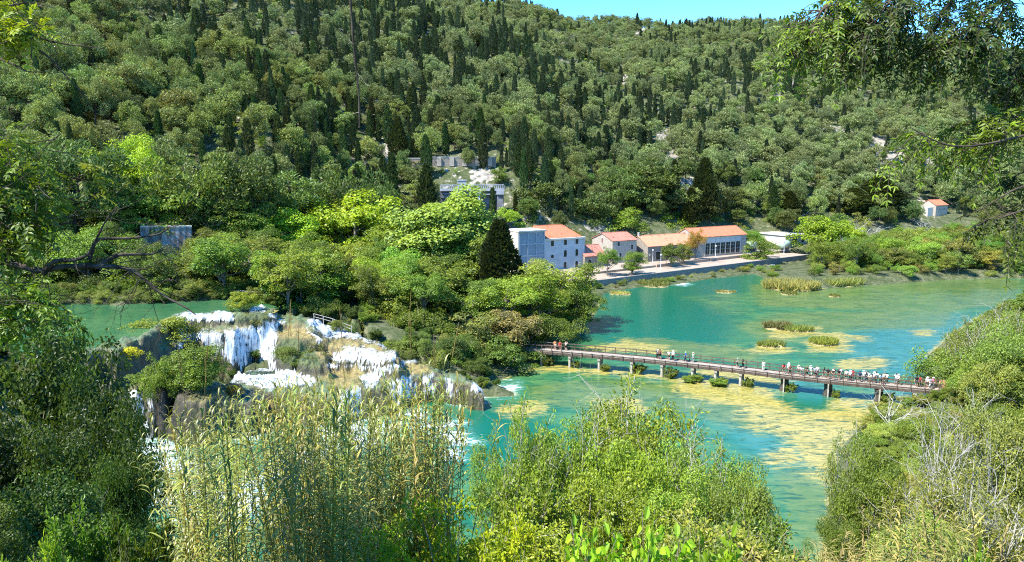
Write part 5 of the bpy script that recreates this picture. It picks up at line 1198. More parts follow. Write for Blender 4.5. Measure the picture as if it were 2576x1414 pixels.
def buildings():
    global M_PAVE; M_PAVE = mat_paving()
    # --- B1 pale blue main block and its panelled tower
    pR = on_line(1470, 0); pL = on_line(1369.5, 0); L = np.linalg.norm(pR-pL); zE = z_at(pR, 600) - GZ; D = 12.0
    h = House('mill_building', pL, 'pale blue two storey building with arched windows and orange hipped roof', 'building')
    g = Geo(); g.box((L/2, D/2, zE/2-1), (L, D, zE+2)); h.part('wall', g, [M_BLUE])
    g = Geo(); g.box((L/2, D/2, zE+.28), (L+.5, D+.5, .55)); h.part('cornice', g, [M_CREAM])
    zr = z_at(pL+NV*6, 568) - GZ; rf = Geo(); i = .7; e0 = zE+.6
    a, b, c, d = (-.4,i,e0), (L-i,i,e0), (L-i,D-i,e0), (-.4,D-i,e0); r0, r1 = (-.4, D/2, zr), (L-i-D*.36, D/2, zr)
    rf.quad(a, b, r1, r0); rf.quad(c, d, r0, r1); rf.quad(b, ((b[0]+c[0])/2,(b[1]+c[1])/2,e0), c, r1); rf.quad(a, r0, d, (-.4,D/2,e0))
    ro = h.part('roof', rf, [M_TILE]); g = Geo(); g.tube([r0, r1], .14, 6); g.tube([r1, b], .12, 6); g.tube([r1, c], .12, 6); h.part('ridge_tiles', g, [M_TILE], ro)
    pm = L/ (1470-1369.5)
    for col_u, rows in ((1389, ((611.5, 1.15, 2.1, True), (645, 1.1, 1.1, True))), (1421.7, ((608, 1.15, 2.1, True), (637.5, 1.1, 2.2, True))), (1450.3, ((605.5, 1.15, 2.1, True), (635, 1.1, 2.2, True)))):
        p = on_line(col_u); al = np.dot(p-pL, EV)
        for v, w, hh, ar in rows + ((rows[1][0]+29, 1.1, 2.0, True),): h.window(al, z_at(p, v)-GZ, w, hh, 0, ar, M_DARKG)
    tL = on_line(1305.5, -.6); tR = on_line(1369.5, -.6); TL = np.linalg.norm(tR-tL); zT = z_at(tR, 581) - GZ
    h = House('tower_block', tL, 'blue grey panelled tower with flat cream roof slab beside the pale blue building', 'building')
    dT = 8.5
    g = Geo(); g.box((TL/2, dT/2, zT/2-1), (TL, dT, zT+2)); h.part('wall', g, [M_BLUED])
    g = Geo(); g.box((TL/2, dT/2-.1, zT+.22), (TL+.7, dT+.9, .4)); h.part('roof', g, [M_CREAM])
    g = Geo(); g.box((-.13, dT/2, zT/2-1), (.2, dT-.1, zT+1.8)); h.part('sunlit_side_wall', g, [M_CREAM])  # sunlight on the left face painted as cream, against the shade-blue front
    g = Geo()
    for k in range(4): g.box((.2+k*(TL-.4)/3, -.06, zT/2-1), (.42, .12, zT+1.9))
    for k in range(5): g.box((TL/2, -.058, zT-.25-k*zT/3.4), (TL-.45, .11, .42))
    h.part('panel_frame', g, [M_FRAME])
    # small red roofed annex behind the conifer and the green pipe above it
    aL = on_line(1262, 5); aR = on_line(1300, 5); LA = np.linalg.norm(aR-aL); ze = z_at(aL, 606) - GZ; zr2 = z_at(aL+NV*5, 578) - GZ
    h = House('annex_building', aL, 'red roofed annex hidden behind the black conifer', 'building')
    h.part('wall', gable_walls(LA, 10, ze, zr2), [M_CREAM]); h.part('roof', gable_roof(LA, 10, ze, zr2), [M_TILER])
    # --- B2 low red roofed house
    bL = on_line(1471, -1.0); bR = on_line(1522, -1.0); L2 = np.linalg.norm(bR-bL); ze = z_at(bL, 645) - GZ; zr = z_at(bL+NV*4, 619.5) - GZ
    h = House('low_house', bL, 'low stone house with a weathered red roof, tucked against the pale blue building', 'house')
    h.part('wall', gable_walls(L2, 8, ze, zr), [M_STONED]); ro = h.part('roof', gable_roof(L2, 8, ze, zr), [M_TILER]); h.part('ridge_tiles', ridge_caps(L2, 8, zr), [M_TILER], ro)
    p = on_line(1478, -1.0); h.window(np.dot(p-bL, EV)+.9, 1.1, 1.4, 2.4, 0, True, M_DARKG, name='door')
    # --- B3 stone gable house
    cL = on_line(1540, 2.5); cR = on_line(1600.5, 2.5); L3 = np.linalg.norm(cR-cL); D3 = 11.5; ze = z_at(cL, 607) - GZ; zr = z_at(cL+NV*D3/2, 587.5) - GZ
    h = House('stone_house', cL, 'two storey stone house with mottled red roof and bright gable', 'house')
    h.part('wall', gable_walls(L3, D3, ze, zr), [M_STONE]); ro = h.part('roof', gable_roof(L3, D3, ze, zr), [M_TILER]); h.part('ridge_tiles', ridge_caps(L3, D3, zr), [M_TILER], ro)
    for u, v, w, hh in ((1555, 614, 1.0, 1.35), (1589, 621, .9, 1.6), (1560, 642, 1.0, 1.5)):
        p = on_line(u, 2.5); h.window(np.dot(p-cL, EV), z_at(p, v)-GZ, w, hh, 0, False, M_DARKG)
    h.window(D3*.5, ze-.2, .8, 1.7, 0, False, M_RUST, face='side', name='gable_window')
    # --- B4 long low stone hall
    dL = on_line(1629, 0); dR = on_line(1748, 0); L4 = np.linalg.norm(dR-dL); D4 = 11; ze = z_at(dL, 620.5) - GZ; zr = z_at(dL+NV*D4/2, 594.5) - GZ
    h = House('long_hall', dL, 'long low stone hall with pale orange roof between stone house and glass fronted hall', 'building')
    h.part('wall', gable_walls(L4, D4, ze, zr), [M_STONED]); ro = h.part('roof', gable_roof(L4, D4, ze, zr), [M_TILEP]); h.part('ridge_tiles', ridge_caps(L4, D4, zr), [M_TILEP], ro)
    for u, w, hh in ((1655, 2.0, 2.9), (1685, 1.6, 2.4), (1721, 1.6, 2.2)):
        p = on_line(u); h.window(np.dot(p-dL, EV), hh/2+.1, w, hh, 0, False, M_DARKG, name='door')
    g = Geo(); g.box((.35, D4/2, zr+.7), (.5,.5,1.1)); g.box((.35, D4/2, zr+1.3), (.62,.62,.14)); h.part('chimney', g, [M_CREAM], ro)
    g = Geo(); g.box((.9,-.05,2.0),(.5,.1,.5)); h.part('wall_lamp', g, [M_TRIM])
    # --- B5 tall glass fronted hall
    eL = on_line(1750, .8); eR = on_line(1876, .8); L5 = np.linalg.norm(eR-eL); D5 = 11.5; ze = z_at(eR, 589.5) - GZ; zr = z_at(eR+NV*D5/2, 568.5) - GZ
    h = House('glass_front_hall', eL, 'tall hall with an orange roof and a row of dark glass bays between white pilasters', 'building')
    h.part('wall', gable_walls(L5, D5, ze, zr), [M_STONE]); ro = h.part('roof', gable_roof(L5, D5, ze, zr), [M_TILE]); h.part('ridge_tiles', ridge_caps(L5, D5, zr), [M_TILE], ro)
    u0 = np.dot(on_line(1772, .8)-eL, EV); u1 = np.dot(on_line(1861, .8)-eL, EV); n = 7; st = (u1-u0)/n
    g = Geo(); g.box(((u0+u1)/2, -.04, ze*.5+.1), (u1-u0+.4, .07, ze-.7)); h.part('bay_surround', g, [M_CREAM])
    for k in range(n):
        a = u0 + st*(k+.5); g = Geo(); g.box((a, -.1, ze*.36), (st*.74, .05, ze*.58)); w = h.part('window', g, [M_DARKG])
        g = Geo(); g.box((a, -.14, ze*.30), (st*.7, .04, .07)); g.box((a, -.14, ze*.5), (st*.7, .04, .06)); g.box((a, -.143, ze*.36), (.07, .04, ze*.56)); h.part('frame', g, [M_TRIM], w)
        g = Geo(); g.box((a, -.1, ze*.78), (st*.9, .05, ze*.17)); h.part('transom_panel', g, [M_TRIM])
    for k in range(n+1):
        g = Geo(); g.box((u0+st*k, -.12, ze*.46), (.2, .16, ze*.92-.3)); h.part('pilaster', g, [M_CREAM])
    g = Geo(); g.box((-.03, D5*.5, ze+.5), (.1, .7, .9)); h.part('gable_window', g, [M_RUST])
    # --- B6 flat roofed white block with tanks
    fL = on_line(1976, 2.0); fR = on_line(2030, 2.0); L6 = np.linalg.norm(fR-fL); zf = z_at(fL, 594) - GZ
    h = House('flat_roof_block', fL, 'white flat roofed block with one dark window behind the green tank', 'building')
    g = Geo(); g.box((L6/2, 7, zf/2-1), (L6, 14, zf+2)); h.part('wall', g, [M_CREAM])
    g = Geo(); g.box((L6/2, 6.9, zf+.2), (L6+.9, 15, .38)); h.part('roof', g, [M_CREAM])
    p = on_line(1998, 2.0); h.window(np.dot(p-fL, EV), zf*.6, 2.7, 2.0, 0, False, M_DARKG)
    h.window(np.dot(on_line(2018, 2.0)-fL, EV), zf*.55, 1.4, 1.6, 0, False, M_DARKG)
    for u, v, off, lab in ((1973, 628, -1.5, 'pale green cylindrical tank in front of the white flat roofed block'), (1890, 617, 3.5, 'pale green cylindrical tank end beside the vivid green tree')):
        p = on_line(u, off); e = empty('storage_tank', tuple(p)); tag(e, lab, 'tank', 'pale green tanks'); e.rotation_euler = (0, 0, math.atan2(EV[1], EV[0]))
        g = Geo(); Lt = 3.6; R = 1.55
        xs = np.array([-Lt/2-.55,-Lt/2-.45,-Lt/2-.2,-Lt/2,Lt/2,Lt/2+.2,Lt/2+.45,Lt/2+.55]); rs = np.array([.05,.8,1.3,R,R,1.3,.8,.05])
        g.tube(np.stack([xs, xs*0, xs*0+2.3], 1), rs, 18); obj('shell', g.mesh('shell', [M_TANK], True), e)
        for sx in (-1.1, 1.1):
            g = Geo(); g.box((sx, 0, .5), (.5, 2.6, 1.3)); obj('saddle', g.mesh('saddle', [M_CONC]), e)
        g = Geo(); g.tube([(0,0,3.7),(0,0,4.3)], .22, 8); obj('hatch', g.mesh('hatch', [M_TANK]), e)
    # --- lone house on the right
    x, z = at_y(2353, 541, 340.); z = max(z, H(x, 340.)); o = np.array([x, 340., z]); s = 340/FPX
    h = House('lone_house', o, 'lone small stone house with an orange red roof among the trees far up the bank', 'house')
    h.part('wall', gable_walls(9.5, 7.5, 4.4, 6.6, -3), [M_STONE]); ro = h.part('roof', gable_roof(9.5, 7.5, 4.4, 6.6), [M_TILE]); h.part('ridge_tiles', ridge_caps(9.5, 7.5, 6.6), [M_TILE], ro)
    h.window(3.0, 2.6, .9, 1.3); h.window(6.5, 2.6, .9, 1.3); h.window(3.7, 2.8, .8, 1.6, 0, False, M_RUST, face='side', name='door')
    g = Geo(); g.box((-2.2, 4.2, 1.2), (4.2, 6, 4.6)); h.part('lean_to', g, [M_CREAM])
    # --- concrete dam
    Y = 262.; xa, zt = at_y(1108, 478, Y); xb, _ = at_y(1268, 478, Y); zb = at_y(1230, 548, Y)[1]; W = xb-xa
    o = np.array([xa, Y, zb]); hh = zt - zb; ev = unit(np.array([1, .10, 0])); nv = np.array([-ev[1], ev[0], 0])
    h = House('concrete_dam', o, 'grey concrete dam with a white arcaded parapet and tall buttresses', 'dam', None, ev, nv)
    s = W/160.0
    g = Geo(); g.box((W/2, 4, hh/2-3), (W, 7, hh+5)); g.box((W*.36, .1, hh*.80), (W*.72, .9, hh*.16)); h.part('wall', g, [M_CONC])
    g = Geo(); g.box((W/2, 1.5, hh-.1), (W+.3, 5.4, .55)); g.box((W*.3, -.2, hh-1.15), (W*.55, 1.3, .22)); g.box((W*.8, -.5, hh-1.5), (W*.36, 1.5, .3)); h.part('ledge', g, [M_CONCW])
    g = Geo()
    g.box((W/2, -.75, hh+1.75), (W, .5, .3)); g.box((W/2, -.75, hh+.35), (W, .45, .3))
    nb = 34
    for k in range(nb+1): g.box((W*k/nb, -.75, hh+1.05), (.26, .3, 1.3))
    h.part('parapet', g, [M_CONCW])
    g = Geo(); g.box((s*54, .2, hh+1.6), (s*22, 2.6, 3.3)); g.box((s*54, .2, hh+3.35), (s*24, 2.9, .35)); k_ = h.part('gatehouse', g, [M_CONCW])
    g = Geo(); g.box((s*57, -1.14, hh+1.2), (s*4.5, .08, 1.9)); h.part('door', g, [M_DARKG], k_)
    for a, wd, dp in ((s*92, s*13, 3.4), (s*150, s*15, 2.0), (s*40, s*6, 1.2)):
        g = Geo(); V = [(a-wd/2, -dp*.35, hh-.3), (a+wd/2, -dp*.35, hh-.3), (a+wd/2, 1, hh-.3), (a-wd/2, 1, hh-.3), (a-wd/2, -dp-1.5, -3), (a+wd/2, -dp-1.5, -3), (a+wd/2, 1, -3), (a-wd/2, 1, -3)]
        g.add(V, [(0,1,2,3),(4,5,1,0),(5,6,2,1),(7,4,0,3)]); h.part('buttress', g, [M_CONCW if a < s*120 and a > s*60 else M_CONC])
        g = Geo(); g.box((a, -dp*.35-.3, hh-.9), (wd+.5, 1.6, 1.4)); h.part('buttress_cap', g, [M_CONCW])
    # green penstock pipe below the dam
    P = []
    for u, v, y in ((1226, 548, 260.), (1240, 566, 254.), (1249, 580, 248.)):
        x, z = at_y(u, v, y); P.append((x, y, z))
    e = empty('penstock_pipe', P[0]); tag(e, 'fat green ribbed pipe coming down from the dam to the red annex', 'pipe')
    Q = np.array(P) - np.array(P[0]); g = Geo(); g.tube(Q, 1.15, 12); obj('pipe', g.mesh('pipe', [mat_plain('green_pipe_paint', (.06,.33,.21), .5, .1, 1)], True), e)
    for t in (.35, .55, .75, .95):
        q = Q[0]+(Q[-1]-Q[0])*t; d = unit(Q[-1]-Q[0]); g = Geo(); g.tube([q-d*.12, q+d*.12], 1.32, 12); obj('collar', g.mesh('collar', [bpy.data.materials['green_pipe_paint']], True), e)
    # terrace retaining wall on the hill above the dam
    def wall(name, u0, u1, v0, v1, y0, y1, label, mat, piers=0, th=1.0):
        a = np.array([at_y(u0, v0, y0)[0], y0, at_y(u0, v0, y0)[1]]); b = np.array([at_y(u1, v0, y1)[0], y1, at_y(u1, v0, y1)[1]]); hgt = (v1-v0)*(y0+y1)/2/FPX
        e = empty(name, tuple(a)); tag(e, label, 'wall'); d = b-a; L = np.linalg.norm(d[:2]); e.rotation_euler = (0, 0, math.atan2(d[1], d[0])); sl = d[2]/L
        g = Geo(); n = 8
        V = []
        for i in range(n+1):
            x = L*i/n; z = sl*x
            V += [(x,0,z-hgt-3),(x,0,z),(x,th,z),(x,th,z-hgt-3)]
        F = [(4*i+j, 4*i+4+j, 4*i+4+(j+1)%4, 4*i+(j+1)%4) for i in range(n) for j in range(4)] + [(0,1,2,3),(4*n+3,4*n+2,4*n+1,4*n)]
        g.add(V, F); obj('masonry', g.mesh('masonry', [mat]), e)
        g = Geo()
        Vc = [(0,-.12,.004),(L,-.12,L*sl+.004),(L,th+.12,L*sl+.004),(0,th+.12,.004)]; Vt = [(x,y,z+.28) for x,y,z in Vc]
        g.add(Vc+Vt, [(4,5,6,7),(3,2,1,0),(0,1,5,4),(1,2,6,5),(2,3,7,6),(3,0,4,7)]); obj('coping', g.mesh('coping', [M_CREAM]), e)
        for k in range(piers):
            x = L*(k+.5)/piers; g = Geo(); g.box((x, -.35, sl*x-hgt*.5-.4), (L*.07, .6, hgt+1)); obj('pier', g.mesh('pier', [M_STONE]), e)
        return e
    wall('retaining_wall', 1088, 1248, 396, 412, 289., 292., 'stone retaining wall with piers on the hill terrace above the dam', M_STONED, 5)
    wall('terrace_wall', 830, 1075, 399, 404, 283., 287., 'long low pale wall along the hillside road, left of the dam terrace', M_STONED)
    wall('ruin_wall', 352, 482, 572, 615, 166., 170., 'stained white ruined wall standing among the trees', M_WALLW, 0, 2.5)
    yh = next(q for q in np.arange(230., 400., 1.) if H(at_y(975, 280, q)[0], q) >= at_y(975, 280, q)[1]); x, z = at_y(975, 280, yh)
    h = House('hillside_hut', np.array([x-1.4, yh, z-.2]), 'tiny white hut showing between the pines halfway up the hill', 'hut', None, np.array([1.,0,0]), np.array([0,1.,0]))
    g = Geo(); g.box((1.4, 1.2, .2), (2.8, 2.4, 4.0)); h.part('wall', g, [M_CREAM]); g = Geo(); g.box((1.4, 1.2, 2.32), (3.2, 2.8, .22)); h.part('roof', g, [M_CONCW]); g = Geo(); g.box((1.0, -.03, 1.0), (.8, .08, 1.7)); h.part('door', g, [M_DARKG])
    # --- the quay: upper paving, low wall, promenade, river wall
    qa = np.array([*at_z(1455, 712, 2.5), 0]); qb = np.array([*at_z(2035, 641, 2.5), 0]); d = unit(qb-qa); n2 = np.array([-d[1], d[0], 0]); LQ = np.linalg.norm(qb-qa)
    def slab(name, a0, a1, b0, b1, top, bot, mat, kind='structure', label=None, cat=None):
        g = Geo(); c = qa + d*(a0+a1)/2 + n2*(b0+b1)/2; g.box((0,0,0), (a1-a0, b1-b0, top-bot))
        e = obj(name, g.mesh(name, [mat]), None, (c[0], c[1], (top+bot)/2)); e.rotation_euler = (0,0,math.atan2(d[1], d[0]))
        return tag(e, label, cat, None, kind)
    slab('promenade', 0, LQ, .6, 10.2, 2.5, -2, M_PAVE); slab('paving', -6, LQ+14, 10.204, 44, 3.2, -2, M_PAVE)
    slab('quay_wall', -.5, LQ, -.1, .596, 2.62, -3, M_STONED, None, 'long stone river wall along the edge of the paved quay', 'wall')
    # upper terrace rises to the houses
    g = Geo(); A = [qa+d*-6+n2*18, qa+d*(LQ+14)+n2*18, qa+d*(LQ+14)+n2*44, qa+d*-6+n2*44]
    V = [(p[0], p[1], 3.204 if i < 2 else 3.62) for i, p in enumerate(A)]; V[0] = (*V[0][:2], 3.206); V[1] = (*V[1][:2], 3.206); g.add(V, [(0,1,2,3)]); tag(obj('terrace', g.mesh('terrace', [M_PAVE])), kind='structure')
    for u0, u1, lab in ((1650, 1782, 'low brown bench wall on the quay, the half nearer the young trees'), (1786, 1882, 'low brown bench wall on the quay, the half nearer the green tank')):
        t0 = [t for t in np.linspace(0, LQ, 500) if proj(*(qa+d*t+n2*10)[:2], 3.2)[0] >= u0][0]; t1 = [t for t in np.linspace(0, LQ, 500) if proj(*(qa+d*t+n2*10)[:2], 3.2)[0] >= u1][0]
        slab('bench_wall', t0, t1, 9.6, 10.1, 3.5, 2.51, mat_stone('bench_stone', (.25,.18,.13), (.36,.27,.2), (.4,.3,.24)), None, lab, 'wall')
    for u, off, lab in ((1642, -3, 'white lamp post before the long stone hall'), (1800, -4.5, 'white lamp post before the glass bays'), (1972, -7, 'white lamp post before the green tank'), (1662, -15, 'white lamp post on the quay beside the dark young tree')):
        p = on_line(u, off); e = empty('lamp_post', (p[0], p[1], 3.2)); tag(e, lab, 'street lamp', 'lamp posts on the quay')
        g = Geo(); g.tube([(0,0,0),(0,0,.5),(0,0,.52),(0,0,4.1)], [.12,.12,.07,.06], 8); obj('post', g.mesh('post', [M_TRIM], True), e)
        g = Geo(); g.tube([(0,0,4.1),(0,0,4.2),(0,0,4.5),(0,0,4.72),(0,0,4.8)], [.1,.26,.3,.18,.03], 10); obj('lamp_head', g.mesh('lamp_head', [M_TRIM], True), e)
    # white boats moored under the quay
    for u, v, rz, lab, wd in ((1938, 672, .55, 'small white boat moored by the quay under the bank trees', 1.0), (1962, 664, .9, 'little white boat half hidden by the bank bushes', .85)):
        x, y = at_z(u, v, .0); e = empty('rowing_boat', (x, y, 0)); e.rotation_euler = (0,0,rz); tag(e, lab, 'boat'); e.scale = (wd,)*3
        g = Geo(); S = 9; ring = []
        for i in range(S):
            t = i/(S-1); bw = .95*math.sin(min(1, t*1.25+.28)*math.pi*.5)*(1 if t < .75 else (1-t)/.25*.95+.05); zz = .55+.25*t*t
            ring += [(-2.2+4.6*t, -bw, zz), (-2.2+4.6*t, -bw*.6, -.15), (-2.2+4.6*t, bw*.6, -.15), (-2.2+4.6*t, bw, zz), (-2.2+4.6*t, bw*.86, zz), (-2.2+4.6*t, bw*.5, .1), (-2.2+4.6*t, -bw*.5, .1), (-2.2+4.6*t, -bw*.86, zz)]
        F = [(8*i+j, 8*i+8+j, 8*i+8+(j+1)%8, 8*i+(j+1)%8) for i in range(S-1) for j in range(8)] + [(0,1,2,3),(0,3,4,7),(4,5,6,7)]
        g.add(ring, F); obj('hull', g.mesh('hull', [M_TRIM]), e)
        for sx in (-1.0, .5): g = Geo(); g.box((sx, 0, .45), (.3, 1.45, .06)); obj('bench', g.mesh('bench', [M_CREAM]), e)
# ================================================================== fences, bridge
M_WOOD = mat_plain('dark_weathered_wood', (.085,.062,.048), .85, .35, 1.5)
M_RAIL = mat_plain('railing_wood', (.105,.075,.052), .8, .3, 2)
M_DECK = mat_plain('pale_deck_planks', (.26,.225,.18), .85, .2, 1.2)
M_PIER = mat_plain('pale_pier_stone', (0.36,0.323,0.255), .9, .3, 1.5)
M_PIERD = mat_plain('dark_pier_stone', (.07,.06,.045), .9, .4, 1.5)
M_GREYW = mat_plain('silver_grey_wood', (0.3,0.285,0.262), .85, .25, 2)
def rail_fence(name, pts, label, hgt=1.1, step=1.9, mat=None, cat='fence'):
    P = np.array(pts, float); e = empty(name, tuple(P[0])); tag(e, label, cat); Q = P-P[0]; mat = mat or M_GREYW
    seg = np.linalg.norm(np.diff(Q, axis=0), axis=1); cum = np.concatenate([[0], np.cumsum(seg)])
    at = lambda t: np.array([np.interp(t, cum, Q[:,i]) for i in range(3)])
    n = max(2, int(cum[-1]/step))
    for i in range(n+1):
        q = at(cum[-1]*i/n); g = Geo(); g.box(q+np.array([0,0,hgt*.5-.3]), (.12,.12,hgt+.7)); obj('fence_post', g.mesh('fence_post', [mat]), e)
    for hz in (hgt, hgt*.55):
        g = Geo(); g.tube(Q+np.array([0,0,hz]), .05, 5); obj('rail', g.mesh('rail', [mat]), e)
BR = None
def bridge():
    global BR
    z = 2.75
    px = [(1318, 876), (1434, 884), (1665, 905), (1864, 926.5), (1990, 943), (2130, 958), (2300, 974), (2430, 986)]
    P = np.array([[*at_z(u, v, z), z] for u, v in px])
    # smooth the path
    t = np.linspace(0, 1, len(P)); T = np.linspace(0, 1, 60); P = np.stack([np.interp(T, t, P[:,i]) for i in range(3)], 1)
    for _ in range(30): P[1:-1] = (P[:-2]+P[1:-1]*2+P[2:])/4
    seg = np.linalg.norm(np.diff(P, axis=0), axis=1); cum = np.concatenate([[0], np.cumsum(seg)]); LEN = cum[-1]
    at = lambda s: np.array([np.interp(s, cum, P[:,i]) for i in range(3)])
    def fr(s):
        a, b = at(max(0, s-.4)), at(min(LEN, s+.4)); d = unit(b-a); return at(s), d, np.array([-d[1], d[0], 0])     # n points away from the camera
    u_of = lambda s: float(proj(*at(s))[0])
    us = np.array([u_of(s) for s in np.linspace(0, LEN, 400)]); s_at = lambda u: float(np.interp(u, us, np.linspace(0, LEN, 400)))
    e = empty('footbridge', tuple(P[0])); tag(e, 'long low wooden footbridge on stone piers crossing the shallow lake', 'bridge'); O = P[0]
    W = 2.3
    ss = np.linspace(0, LEN, 160); fs = [fr(s) for s in ss]
    def strip(off, w, z0, z1):
        g = Geo(); V = []
        for p, d, n in fs:
            for a, b in ((-w/2, z0), (w/2, z0), (w/2, z1), (-w/2, z1)): V.append(p + n*(off+a) + ZV*b - O)
        F = [(4*i+j, 4*i+(j+1)%4, 4*i+4+(j+1)%4, 4*i+4+j) for i in range(len(fs)-1) for j in range(4)] + [(0,3,2,1), tuple(4*(len(fs)-1)+j for j in range(4))]
        g.add(V, F); return g
    obj('deck', strip(0, W, -.10, 0).mesh('deck', [M_DECK]), e)
    for off in (-W/2+.12, W/2-.12, 0): obj('side_beam', strip(off, .26, -.55, -.104).mesh('side_beam', [M_WOOD]), e)
    for off in (-W/2+.08, W/2-.08): obj('kerb_beam', strip(off, .16, .004, .16).mesh('kerb_beam', [M_WOOD]), e)
    def sub(s0, s1, off, z0, z1, w):
        idx = [i for i, s in enumerate(ss) if s0 <= s <= s1]; g = Geo(); V = []
        for i in idx:
            p, d, n = fs[i]
            for a, b in ((-w/2, z0), (w/2, z0), (w/2, z1), (-w/2, z1)): V.append(p + n*(off+a) + ZV*b - O)
        m = len(idx); F = [(4*i+j, 4*i+(j+1)%4, 4*i+4+(j+1)%4, 4*i+4+j) for i in range(m-1) for j in range(4)] + [(0,3,2,1), tuple(4*(m-1)+j for j in range(4))]
        g.add(V, F); return g
    sR = s_at(1958)
    for hz in (1.12, .62): obj('handrail', sub(0, LEN, W/2, hz-.06, hz+.06, .10).mesh('handrail', [M_RAIL]), e)
    for hz in (1.12, .62): obj('handrail', sub(sR, LEN, -W/2, hz-.06, hz+.06, .10).mesh('handrail', [M_RAIL]), e)
    for hz in (1.05,): obj('handrail', sub(0, s_at(1420), -W/2, hz-.05, hz+.05, .10).mesh('handrail', [M_RAIL]), e)
    n = int(LEN/1.85); gp = Geo(); gp.box((0,0,.33), (.13,.15,1.7)); mp = gp.mesh('rail_post', [M_RAIL]); gs = Geo(); gs.box((0,0,-.16), (.16,.18,.9)); ms = gs.mesh('kerb_post', [M_WOOD])
    for i in range(n+1):
        s = LEN*i/n; p, d, nn = fr(s)
        for sg in (1, -1):
            near_rail = s >= sR or s < s_at(1420)
            o = obj('rail_post' if sg == 1 or near_rail else 'kerb_post', mp if sg == 1 or near_rail else ms, e, tuple(p + nn*sg*(W/2+.06) - O)); o.rotation_euler = (0,0,math.atan2(d[1], d[0]))
    piers = [(1365,0),(1436,0),(1510,0),(1592,0),(1668,0),(1745,0),(1803,0),(1866,0),(1975,1),(2085,1),(2213,1),(2300,0),(2385,0)]
    where = []
    for u, big in piers:
        s = s_at(u); p, d, nn = fr(s); q = np.array([p[0], p[1], 0])
        if big:
            g = Geo(); r = np.random.default_rng(int(u)); zz = np.array([-1.4,-.6,.3,1.2,2.0,2.2]); g.tube(np.stack([zz*0, zz*0, zz], 1), np.array([.95,.9,.75,.65,.62,.9]), 10)
            V = g.v[0]; V[:, :2] *= (1 + .22*vnoise(V[:,0]*2, V[:,1]*2, V[:,2]*2, 3))[:,None]
            o = obj('pier', g.mesh('pier', [M_PIERD], True), e, tuple(q-O)); g = Geo(); g.box((0,-1.05,.9), (.2,.25,2.6)); obj('pier_post', g.mesh('pier_post', [M_PIER]), o)
            o.rotation_euler = (0,0,math.atan2(d[1], d[0]))
        else:
            g = Geo(); zz = np.array([-1.4,0,1.2,2.2]); g.tube(np.stack([zz*0, zz*0-.75, zz], 1), np.array([.27,.25,.23,.23]), 10); g.tube(np.stack([zz*0+.1, zz*0+.75, zz], 1), np.array([.27,.25,.23,.23]), 10); g.box((0,0,1.95), (.5,2.2,.45))
            o = obj('pier', g.mesh('pier', [M_PIER]), e, tuple(q-O)); o.rotation_euler = (0,0,math.atan2(d[1], d[0]))
        where.append((u, q, d, nn))
    BR = dict(at=at, fr=fr, s_at=s_at, W=W, z=z, piers=where)
    # little tufts and bushes at the feet of the piers
    for i, (u, q, d, nn) in enumerate(where[:12]):
        a = q + d*random.uniform(.9, 1.5) - nn*random.uniform(.3, 1.0); sz = random.uniform(1.2, 2.0)
        plant('wild', 'pier_bush', a[0], a[1], sz, sz*1.25, (.12,.17,.05), f'small bush at the foot of the bridge pier {["nearest the bank trees","second from the trees","third from the trees","fourth from the trees","in the left half","before the lone walker","with the roundest bush","before the railing starts","at the railing start","amid the crowd","right of the crowd","behind the dead branches"][i]}', 'bush', 'bushes at the bridge piers', None, -.15)
        if i in (5, 6): b = q - nn*2.1 + d*.4; plant('wild', 'pier_bush', b[0], b[1], 1.3, 3.0, (.11,.18,.045), f'dense round bush before the bridge pier, {"left" if i == 5 else "right"} of the two', 'bush', 'bushes at the bridge piers', None, -.1)
